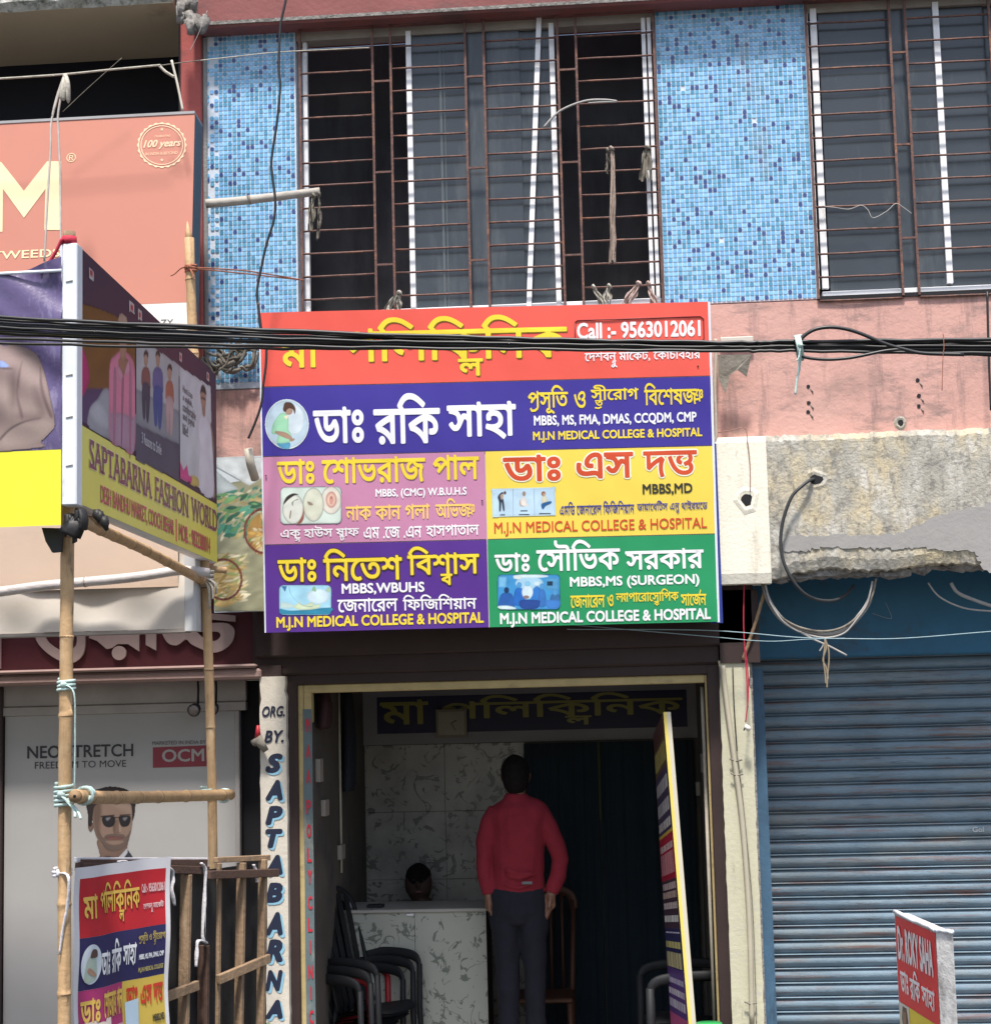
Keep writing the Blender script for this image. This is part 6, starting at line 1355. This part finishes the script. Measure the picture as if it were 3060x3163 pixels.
# fittings on the inner walls
def sw(k, x, y, w_, h_, X, side, label, nm='switch_board'):
    d = ray(z(k, x, y)); t = (X-CAM.x)/d.x; p = CAM+d*t
    if not .2 < p.y < 1.9: p.y = min(1.85, max(.25, p.y))
    o = MB().bbox((X, p.y-w_/2, p.z-h_/2), (X+side*.025, p.y+w_/2, p.z+h_/2), .003).build(nm, mat('dull_switch_white', (.34,.30,.26), .5)); tag(o, label, 'switch board' if nm == 'switch_board' else 'box')
sw('B4', 365, 835, .12, .085, xl, 1, 'cream switch board on the left inner wall near the door'); sw('B4', 450, 1065, .12, .08, xl, 1, 'cream switch board low on the left inner wall'); sw('B4', 335, 640, .10, .12, xl, 1, 'pale fan regulator on the left inner wall')
sw('B5', 1142, 602, .09, .10, xr2, -1, 'rounded white socket on the right inner wall', 'wall_socket'); sw('B5', 1115, 735, .08, .08, xr2, -1, 'small pale box low on the right inner wall', 'junction_box')
mb = MB(); mb.tube([(xr2-.015, YD+.09, FLZ), (xr2-.015, YD+.09, zd-.06)], .009, 8); tag(mb.build('conduit', C_pipe), 'thin tan conduit running up the right side of the doorway', 'pipe')
d = ray(z('B4', 445, 600)); p = CAM+d*((xl-CAM.x)/d.x); mb = MB().tube([(xl+.01, p.y, p.z-.6), (xl+.01, p.y, p.z+.6)], .007, 8); tag(mb.build('conduit', C_pipe), 'dusty conduit on the left inner wall', 'pipe')
def hung(k, xs, y0, y1, c, label, seed):
    d = ray(z(k, xs[0], (y0+y1)/2)); p = CAM+d*((xl+.05-CAM.x)/d.x); za = (CAM+ray(z(k, xs[0], y0))*((xl-CAM.x)/ray(z(k, xs[0], y0)).x)).z; zb2 = (CAM+ray(z(k, xs[0], y1))*((xl-CAM.x)/ray(z(k, xs[0], y1)).x)).z
    mb = MB(); rn = random.Random(seed)
    for i in range(xs[1]): mb.tube(smooth_line([(xl+.04, min(1.8, p.y), za), (xl+.045+.01*rn.random(), min(1.8, p.y+i*.07-.03), (za+zb2)/2), (xl+.04, min(1.85, p.y+i*.10-.04), zb2)], 5), [(.022,.05)]+[(.025,.06)]*9+[(.02,.055)], 8)
    tag(mb.build('hanging_clothes', mat('cloth_'+label.split()[0], c, .9, .2, 8, .4, 20)), label, 'clothes')
hung('B4', (500, 2), 235, 740, (.018,.022,.032), 'dark trousers hanging on the left inner wall', 3); hung('B4', (372, 2), 235, 420, (.05,.02,.022), 'maroon cloth hanging near the door on the left inner wall', 5)
# ================================================================ cables
YC = -3.5
CB = [(980,1018,1043,1057,1055,1049),(989,1025,1049,1062,1060,1056),(997,1033,1054,1067,1066,1063),(1012,1043,1060,1071,1070,1070),(1020,1052,1065,1075,1075,1077),(1031,1058,1071,1079,1079,1084),(1045,1067,1077,1084,1083,1091),(1058,1076,1072,1081,1080,1086),(1003,1038,1068,1073,1072,1096)]
CBL = ['topmost', 'second highest', 'third highest', 'fifth highest', 'sixth highest', 'third lowest', 'second lowest', 'lowest at the left', 'fourth highest']
GCb = 'black cables strung across the front'
for i, c in enumerate(CB):
    X_ = (0, 800, 1500, 2220, 2440, 3060); P = [(-500, c[0]-28)]+list(zip(X_, c))+[(3600, c[-1]+2)]
    pts = [at(p, YC+.012*(i % 3)+.004*sin(i*3)) for p in P]; rn = random.Random(i)
    q = smooth_line(pts, 10); q = [p+V((0, 0, rn.uniform(-1,1)*.0022)) for p in q]
    o = MB().tube(q, .0044+.0014*(i % 4 == 0)+.0006*rn.random(), 8).build('street_cable', C_cab); tag(o, CBL[i]+' black cable of the bundle crossing in front of the clinic sign', 'cable', GCb)
def cable(pts, r, m, label, k='F', Y=-.2, name='cable', cat='cable', n=6, grp=None):
    P = [at(z(k, p[0], p[1]), p[2] if len(p) > 2 else Y) for p in pts]; o = MB().tube(smooth_line(P, n), r, 8).build(name, m); return tag(o, label, cat, grp)
cable([(470,300),(480,240),(540,195),(620,180),(700,188),(780,212),(900,262),(1000,292),(1100,312),(1300,318)], .0058, C_cab, 'black cable loop rising above the bundle at the right', 'B1', YC-.02)
cable([(470,310),(500,332),(600,343),(700,338),(780,325),(900,300),(1000,290)], .0050, C_cab, 'black cable sagging below the bundle beside the green tie', 'B1', YC-.02)
wraps(at(z('B1', 470, 285), YC), .034, C_cloth, 3, .006, .004, ax_=(1,0,.1), label='pale green strip tied round the cable bundle', tail=[[at(z('B1', 468, 330), YC-.04), at(z('B1', 455, 350), YC-.04)], [at(z('B1', 470, 380), YC-.02), at(z('B1', 460, 440), YC-.02), at(z('B1', 450, 520), YC-.02)]], seed=31)
cable([(1195,210),(1200,280),(1195,330),(1190,500)], .0012, C_rope, 'thin red thread hanging over the cables', 'B1', YC-.03, 'thread', 'thread')
cable([(1640,-60),(1640,0),(1610,150),(1600,380),(1608,500),(1590,700),(1560,900),(1562,1000),(1580,1150),(1570,1270),(1530,1400),(1495,1560),(1475,1680),(1488,1800),(1500,1900)], .0062, C_cab, 'black cable hanging from above in front of the left mosaic strip', 'Z1', -.62)
cable([(20,90),(35,280),(80,430),(85,520),(78,620),(60,750),(45,900),(0,1040),(-60,1180)], .0060, C_cab, 'black cable running down the left edge of the clinic sign', 'A1', -.62)
o = MB().mat(C_pipe).tube([pz('Z4', 1430, 905, -.58), pz('Z4', 1445, 1000, -.56), pz('Z4', 1470, 1080, -.5)], .021, 12).build('pvc_pipe', None); tag(o, 'short white pipe end with black cable left of the sign', 'pipe')
cable([(1425,600),(1418,0),(1425,300),(1437,600)][1:], .006, C_cab, 'dark cable hanging down the pink wall at the right', 'B1', -.15)
# cables and loops below the beam
cable([(565,950,-.06),(530,950,-.13),(480,985,-.16),(430,1040,-.17),(390,1150,-.17),(376,1260,-.17),(390,1360,-.17),(432,1450,-.17),(490,1520,-.15),(560,1555,-.1),(640,1560,-.05),(700,1535,0),(745,1485,.05)], .0085, mat('dusty_black_cable', (.035,.038,.04), .5, .2, 12), 'thick black cable curling out of a hole in the concrete beam', 'B1')
GL = 'dusty cable loops hanging under the beam'
for i, (dx, dy, r, m) in enumerate(((0,0,.0068,C_cabG),(10,-8,.0058,C_cabG),(-8,-22,.006,C_ragD),(14,10,.0045,C_cabG))):
    cable([(285+dx,1470+dy),(310+dx,1560+dy),(370+dx,1650+dy),(450+dx,1705+dy),(540+dx,1732+dy),(620+dx*.5,1736+dy),(700,1712+dy),(770-dx,1650+dy),(825-dx,1570+dy),(850-dx,1470+dy)], r, m, ['outer pale grey', 'thin upper grey', 'dark brown inner', 'thin lowest pale'][i]+' cable loop hanging under the broken beam', 'B1', -.02-.012*i, 'cable_loop', 'cable', grp=GL)
cable([(470,1715),(540,1755),(620,1790),(710,1837)], .005, C_cabG, 'cut grey cable end sticking out below the loops', 'B1', -.06); cable([(575,1768),(590,1785),(572,1816)], .004, C_cabG, 'short split cable end below the loops', 'B1', -.06)
cable([(1120,1470),(1170,1535),(1250,1580),(1340,1605),(1480,1615)], .0045, C_cabG, 'thin grey cable sagging at the right under the beam', 'B1', .05); cable([(1235,1470),(1270,1520),(1360,1560),(1480,1600)], .009, C_cabG, 'thick grey cable slanting down at the right under the beam', 'B1', .05)
C_tw = mat('pale_blue_twine', (.30,.42,.46), .8, .1, 20)
cable([(-700,1705),(0,1710),(450,1745),(700,1752),(1000,1750),(1437,1716),(1700,1700)], .0022, C_tw, 'pale blue twine strung across the shutter box', 'B1', -.1, 'twine', 'twine'); cable([(-700,1680),(0,1740),(300,1765),(520,1755),(700,1750)], .0018, C_tw, 'second thinner twine joining the blue one', 'B1', -.1, 'twine', 'twine')
cable([(905,1570),(935,1640),(920,1650),(840,1625)], .0012, C_cabG, 'hair thin wire stuck to the shutter box', 'B1', .38, 'wire', 'wire')
for i, (a, b) in enumerate(((600, 612), (592, 600), (610, 606))):
    cable([(600,1755),(a+6,1800),(a+(i-1)*10,1860),(b+(i-1)*6,1900+i*24),(b+4,1960+i*20)], .004, mat('straw', (.27,.22,.15), .9, .2, 20), ['left', 'middle', 'right'][i]+' dry straw strand dangling from the twine', 'B1', -.1, 'straw_strand', 'straw', grp='straw strands on the twine')
bamboo('stick', [pz('B1', 300, 1500, .0), pz('B1', 240, 1700, .0), pz('B1', 185, 1860, .02)], .009, 'thin brown stick slanting from the beam to the cream pillar', 'stick', m=C_wood, gap=2)
cable([(192,1480),(190,1700),(205,1960),(185+25,2100)], .0032, C_red, 'red wire hanging beside the cream pillar', 'B1', -.05, 'wire', 'wire')
cable([(170,0),(183,120),(186,250),(172,390)], .0032, C_red, 'lower end of the red wire above the lamp holder', 'B6', -.05, 'wire', 'wire')
p = pz('B6', 182, 418, -.05); o = MB().mat(mat('white_porcelain', (.72,.66,.60), .4, .05, 9)).tube([p+V((-.012,0,.012)), p, p+V((.012,0,-.012))], [.009,.014,.012], 10).mat(C_dark).tube([p+V((-.014,-.002,-.002)), p+V((-.018,-.002,-.014))], .004, 6).build('lamp_holder', None); tag(o, 'small white lamp holder dangling on the red wire', 'lamp holder')
# conduit and wires on the cream pillar
cable([(52,95),(75,300),(112,570),(150,860),(175,1150),(195,1500),(205,1960)], .0125, mat('cream_conduit', (.46,.42,.32), .6, .08, 8), 'cream conduit running down the cream pillar', 'B6', .012, 'conduit', 'pipe')
cable([(105,100),(112,300),(128,540)], .003, C_cab, 'black wire at the top of the cream pillar', 'B6', .015, 'wire', 'wire'); cable([(130,560),(165,860),(205,1300),(222,1700),(228,1960)], .0022, C_ragD, 'thin dark wire beside the conduit', 'B6', .02, 'wire', 'wire')
for y in (585, 660, 1850):
    pts_ = [pz('B6', x, y+dy, .005) for x, dy in ((90+(y-585)*.06, -5), (120+(y-585)*.06, 8), (155+(y-585)*.06, 0))]; o = MB().tube(pts_, .0045, 6).build('pipe_clip', C_ragD); tag(o, {585:'uppermost', 660:'middle', 1850:'lowest'}[y]+' dirty wire clip on the cream pillar conduit', 'clip', 'clips on the cream pillar')
# rods and cords at the upper left
cable([(-200,458),(0,450),(370,425),(640,398),(920,372)], .0055, C_rag, 'white cord stretched across the dark opening at the upper left', 'Z1', -.70, 'cord', 'cord'); cable([(920,374),(1040,358),(1150,345)], .0028, C_ragD, 'dark wire continuing the white cord over the pilaster', 'Z1', -.5, 'cord', 'cord')
cable([(1150,345),(1380,320),(1600,298),(1896,282),(2120,272)], .003, C_rag, 'thin pale rod over the left mosaic strip into the window', 'Z1', -.25, 'cord', 'cord'); cable([(985,345),(1018,480),(1050,636)], .006, mat('cream_rod', (.58,.54,.46), .6), 'slanting cream stay above the salmon sign', 'Z1', -.6, 'stay_rod', 'rod')
cable([(700,330),(520,490),(360,640)], .0016, C_ragD, 'hair thin dark wire slanting over the opening', 'Z1', -.6, 'wire', 'wire'); cable([(1190,60),(1140,190),(1090,290)], .0016, C_cabG, 'thin dry twig by the awning corner', 'Z1', -.45, 'twig', 'twig')
mb = MB()
for P in ([(375,430),(300,670),(290,860),(270,1200),(255,1500)], [(375,430),(335,640),(335,760),(345,1000),(350,1440)], [(368,430),(325,560),(300,665)]): mb.tube(smooth_line([pz('Z1', x, y, -.85-(y-430)/1070*.0) for x, y in P], 5), .0052, 6)
tag(mb.build('cords', mat('grey_cord', (.50,.46,.42), .85, .2, 20)), 'doubled grey cords hanging over the big letter of the salmon sign', 'cord')
mb = MB(); rn = random.Random(3)
for i in range(4): mb.tube(smooth_line([pz('Z1', 375, 425, -.86), pz('Z1', 360+i*10, 480+rn.random()*30, -.88), pz('Z1', 350+i*14, 540+rn.random()*60, -.87)], 4), [(.012,.006)]*8+[(.004,.003)], 6)
tag(mb.build('rag', C_rag), 'grey rag knotted on the white cord at the upper left', 'rag'); cable([(915,375),(950,410),(1000,440)], .007, C_rag, 'pale rag end tied where the cord meets the stay', 'Z1', -.66, 'rag', 'rag')
# rags on the grille
def rag(k, pts, w_, m, label, seed, Y=-.06, n=3, sp_=12):
    """limp cloth: gathered at the knot, folding and spreading below it, with a frayed hem"""
    rn = random.Random(seed); mb = MB(); S_ = at(z(k, 100, 0), Y).x-at(z(k, 0, 0), Y).x; wide = w_*1.1+n*sp_*S_/100*.55
    P = smooth_line([pz(k, x, y, Y-.01) for x, y in pts], 5); L_ = len(P); nc = 14; ph = rn.random()*6; cut = [rn.random() for _ in range(nc+1)]; vs = []
    for j, p in enumerate(P):
        t = j/(L_-1); wd = wide*(.35+.65*min(1, t*1.6)) * (1+.15*sin(t*7+ph))
        for i in range(nc+1):
            c = i/nc-.5; f = sin(c*22+ph+t*1.6)*.007*(.5+t)+sin(c*9+t*5)*.006*t
            vs.append(p + V((c*wd+.004*sin(t*11+i), f, -(cut[i]*.03*(t > .99))+rn.uniform(-1,1)*.0015)))
    mb.add(vs, [(j*(nc+1)+i, j*(nc+1)+i+1, (j+1)*(nc+1)+i+1, (j+1)*(nc+1)+i) for j in range(L_-1) for i in range(nc) if not (j > L_-4 and cut[i] > .8)], True)
    f = pz(k, *pts[0], Y-.012); bm = bmesh.new(); bmesh.ops.create_icosphere(bm, subdivisions=2, radius=max(w_*.75, .008))
    for v in bm.verts: v.co = V((v.co.x*1.2, v.co.y*.8, v.co.z))*(.7+.6*rn.random()) + f
    mb.add([v.co.copy() for v in bm.verts], [[v.index for v in q.verts] for q in bm.faces], True); bm.free()
    mb.tube([f+V((-w_*.8,0,.002)), f+V((-w_*.2,-.008,.006)), f+V((w_*.4,-.006,-.004)), f+V((w_*1.1,.004,-.012))], [.004,.007,.007,.003], 7)
    tag(mb.build('rag', m), label, 'rag')
rag('Z2', [(1612,850),(1618,900),(1625,1000),(1622,1150),(1615,1260),(1625,1380),(1618,1490)], .014, mat('brown_grey_cloth', (.34,.27,.23), .95, .2, 12, .6, 30), 'long brown grey strip hanging from the grille of the open right gap', 1, n=2, sp_=16)
rag('Z2', [(1590,860),(1592,910),(1585,970)], .007, C_ragD, 'thin dark strip beside the long hanging cloth', 2, n=1); rag('Z2', [(1818,845),(1815,900),(1812,1015)], .016, C_ragD, 'bunched grey rag tied at the right end of the grille', 3, n=5, sp_=16)
rag('Z2', [(1510,1645),(1530,1680),(1560,1735)], .010, C_rag, 'pale rag on the lowest bar above the sign, leftmost of three', 4, n=3, sp_=14); rag('Z2', [(1600,1640),(1590,1690),(1590,1740)], .012, C_rag, 'grey rag on the lowest bar above the sign, middle of three', 5, n=3, sp_=18)
rag('Z2', [(1770,1625),(1730,1690),(1700,1735)], .016, mat('pinkish_rag', (.48,.36,.32), .95, .2, 14, .6, 30), 'wide pinkish rag on the lowest bar at the right', 6, n=4, sp_=20); rag('Z2', [(1825,1625),(1845,1690),(1860,1735)], .012, mat('pinkish_rag', (.48,.36,.32)), 'pinkish rag end next to the right window frame', 7, n=3, sp_=14)
rag('Z2', [(395,1680),(360,1720),(330,1770)], .014, C_rag, 'grey green rag knotted above the sign, left of its middle', 8, n=3, sp_=14); rag('Z2', [(400,1680),(395,1730),(392,1775)], .010, C_rag, 'pale rag tail beside the knotted grey one above the sign', 9, n=2, sp_=14)
rag('Z1', [(1800,1120),(1790,1200),(1785,1310)], .010, C_ragD, 'dark rag hanging from the end of the grey bamboo', 10, -.34, 2, 20); rag('Z1', [(1830,1110),(1835,1220),(1825,1350)], .008, C_ragD, 'thin dark rag strip at the tip of the grey bamboo', 11, -.34, 1, 10)
cable([(1225,730),(1300,650),(1380,605),(1480,575),(1580,572),(1645,580)], .006, C_cabG, 'grey cable poking out through the grille', 'Z2', -.08); cable([(1480,590),(1560,585),(1645,584)], .004, C_cabG, 'second thin wire beside the grey cable in the grille', 'Z2', -.08, 'wire', 'wire')
cable([(940,1185),(1000,1190),(1080,1200),(1150,1178),(1190,1205),(1220,1250),(1300,1210),(1350,1168),(1400,1195),(1440,1225)], .0022, C_cabG, 'thin looping wires on the bars of the right window', 'Z3', -.06, 'wire', 'wire')
# cloth and pipe at the sign's right edge
P = [(60,320),(230,318),(205,430),(160,395),(120,420),(100,515),(62,440)]; q = [pz('B1', x, y, -.14-.01*(i % 2)) for i, (x, y) in enumerate(P)]
tag(MB().poly(q, V((0,-1,0)), .004).build('grey_cloth', C_ragD), 'torn grey cloth hanging right of the clinic sign on the pink wall', 'cloth')
cable([(48,240),(50,330),(45,500),(48,600),(50,715),(42,800),(40,920)], .008, C_pipe, 'pale thin pipe running down beside the sign', 'B1', -.1, 'pipe', 'pipe'); cable([(60,712),(130,700),(195,690),(210,760),(222,880),(222,1010)], .0022, mat('rusty_wire', (.30,.16,.13), .8), 'rusty wire looping down into the hole in the white beam end', 'B1', -.125, 'wire', 'wire')
o = MB().bbox(pz('B1', 70, 235, -.04), pz('B1', 240, 258, -.06), .004).build('bracket', C_flex); tag(o, 'pale bracket on the pink wall beside the sign', 'bracket')
# ================================================================ small doctor's sign box at the lower right
YR = -1.9; rN = at((2890, 2874), YR); rL = find_Y((2762, 2818), rN.z); rR = find_Y((2942, 2880), rN.z)
ds = thing('doctor_sign_box', 'small upright red and yellow doctor\'s sign box on the pavement before the blue shutter', 'sign', (rN.x, rN.y, 0))
Ud = V((rN.x-rL.x, rN.y-rL.y, 0)); Wd = Ud.length; DS = Panel((rL.x, rL.y, 0), Ud, (Ud.normalized().y, -Ud.normalized().x, 0)); Wr = V((rR.x-rN.x, rR.y-rN.y, 0))
if Wr.length > .3: Wr = Wr.normalized()*.3
zb0 = .25
q = [V((rL.x, rL.y, 0)), V((rN.x, rN.y, 0)), V((rN.x, rN.y, 0))+Wr, V((rL.x, rL.y, 0))+Wr]
MB().add([p+V((0,0,zb0)) for p in q]+[p+V((0,0,rN.z)) for p in q], [(3,2,1,0),(4,5,6,7),(0,1,5,4),(1,2,6,5),(2,3,7,6),(3,0,4,7)]).build('sign_case', mat('chipped_white_case', (.62,.61,.60), .7, .08, 5, .5, 30, [((.22,.21,.20), .42, 14, (1,1,.8))]), ds)
for p in q: MB().bar(p+V((0,0,0)), p+V((0,0,zb0)), .025, .025, V((0,1,0))).build('leg', C_post, ds)
top_ = MB(); rn = random.Random(6)
for a, b in ((q[0], q[1]), (q[1], q[2])): top_.tube([a.lerp(b, i/8)+V((0,0,rN.z+rn.uniform(-.003,.004))) for i in range(9)], .009, 6)
top_.build('torn_rim', C_post, ds)
dv = lambda x, y: DS.uv(z('B6', x, y))[1]
vR = (dv(950, 1850)+dv(1165, 1938))/2
mb = MB(); grid_quad(mb, DS, .012, vR, Wd-.006, rN.z-.012, .002); df = mb.build('printed_field', ink((.80,.035,.05)), ds, 'red field'); mb = MB(); grid_quad(mb, DS, .012, zb0+.01, Wd-.006, vR-.001, .002); dy_ = mb.build('printed_field', ink((.80,.62,.05)), ds, 'yellow field')
hh = rN.z-.012-vR
def dt(s_, a, b, c, d, cc, par, **kw): text(DS, s_, None, cc, par, .04, h=.005, uvbox=(Wd*a, c, Wd*b, d), **kw)
dt('Dr. ROKY SAHA', .08, .92, vR+hh*.50, vR+hh*.90, WH, df); dt('ডাঃ', .10, .30, vR+hh*.14, vR+hh*.40, WH, df); dt('রকি', .34, .58, vR+hh*.12, vR+hh*.46, WH, df); dt('সাহা', .62, .92, vR+hh*.12, vR+hh*.36, WH, df)
m_ = MB(); ph = lambda pts, c, h: m_.mat(ink(c)).add([DS.at(Wd*a, vR-b, h) for a, b in pts], [tuple(range(len(pts)))])
ph([(.04,.0),(.28,.0),(.28,.30),(.04,.30)][::-1], (.66,.62,.60), .004); ph([(.12,.01),(.22,.01),(.25,.06),(.22,.11),(.12,.11),(.09,.06)][::-1], (.12,.07,.05), .0045); ph([(.12,.03),(.2,.03),(.2,.10),(.12,.10)][::-1], (.30,.17,.11), .005)
m_.build('printed_portrait', None, dy_)
# small plant and bottle at the very foot of the view
p = at((802, 3150), -.15); pt_ = thing('small_plant', 'small leafy green plant at the foot of the painted pillar', 'plant', (p.x, p.y, 0)); rn = random.Random(12)
C_leaf = mat('leaf_green', (.06,.14,.035), .5, .3, 30)
MB().tube([(p.x, p.y, 0), (p.x+.01, p.y, p.z*.5), (p.x, p.y, p.z)], [.008,.006,.003], 6).build('stem', C_wood, pt_)
lm = MB()
for i in range(90):
    c = V((p.x+rn.gauss(0,.035), p.y+rn.gauss(0,.03), p.z-.01-abs(rn.gauss(0,.09)))); a = rn.random()*6.28; d1 = V((cos(a), sin(a), rn.uniform(-.2,.6))).normalized()*.022; d2 = d1.cross(V((rn.random(), rn.random(), 1))).normalized()*.007
    lm.add([c, c+d1*.5+d2, c+d1, c+d1*.5-d2], [(0,1,2,3)])
lm.build('leaves', C_leaf, pt_, kind='stuff')
p = at((2150, 3157), -.1); o = MB().mat(mat('green_plastic', (.03,.30,.08), .4)).tube([(p.x+.06, p.y, 0), (p.x+.06, p.y, p.z-.02), (p.x+.06, p.y, p.z-.005)], [.06,.065,.06], 16).build('green_tub', None); tag(o, 'green plastic tub standing at the foot of the leaning board', 'tub')

# faint white scrawl on the shutter
SW = Panel((0, YSH-.014, 0), (1,0,0), (0,-1,0)); text(SW, 'Gol', (*z('B6', 1352, 934), *z('B6', 1412, 962)), (.40,.44,.47), shp, .03, h=.001)
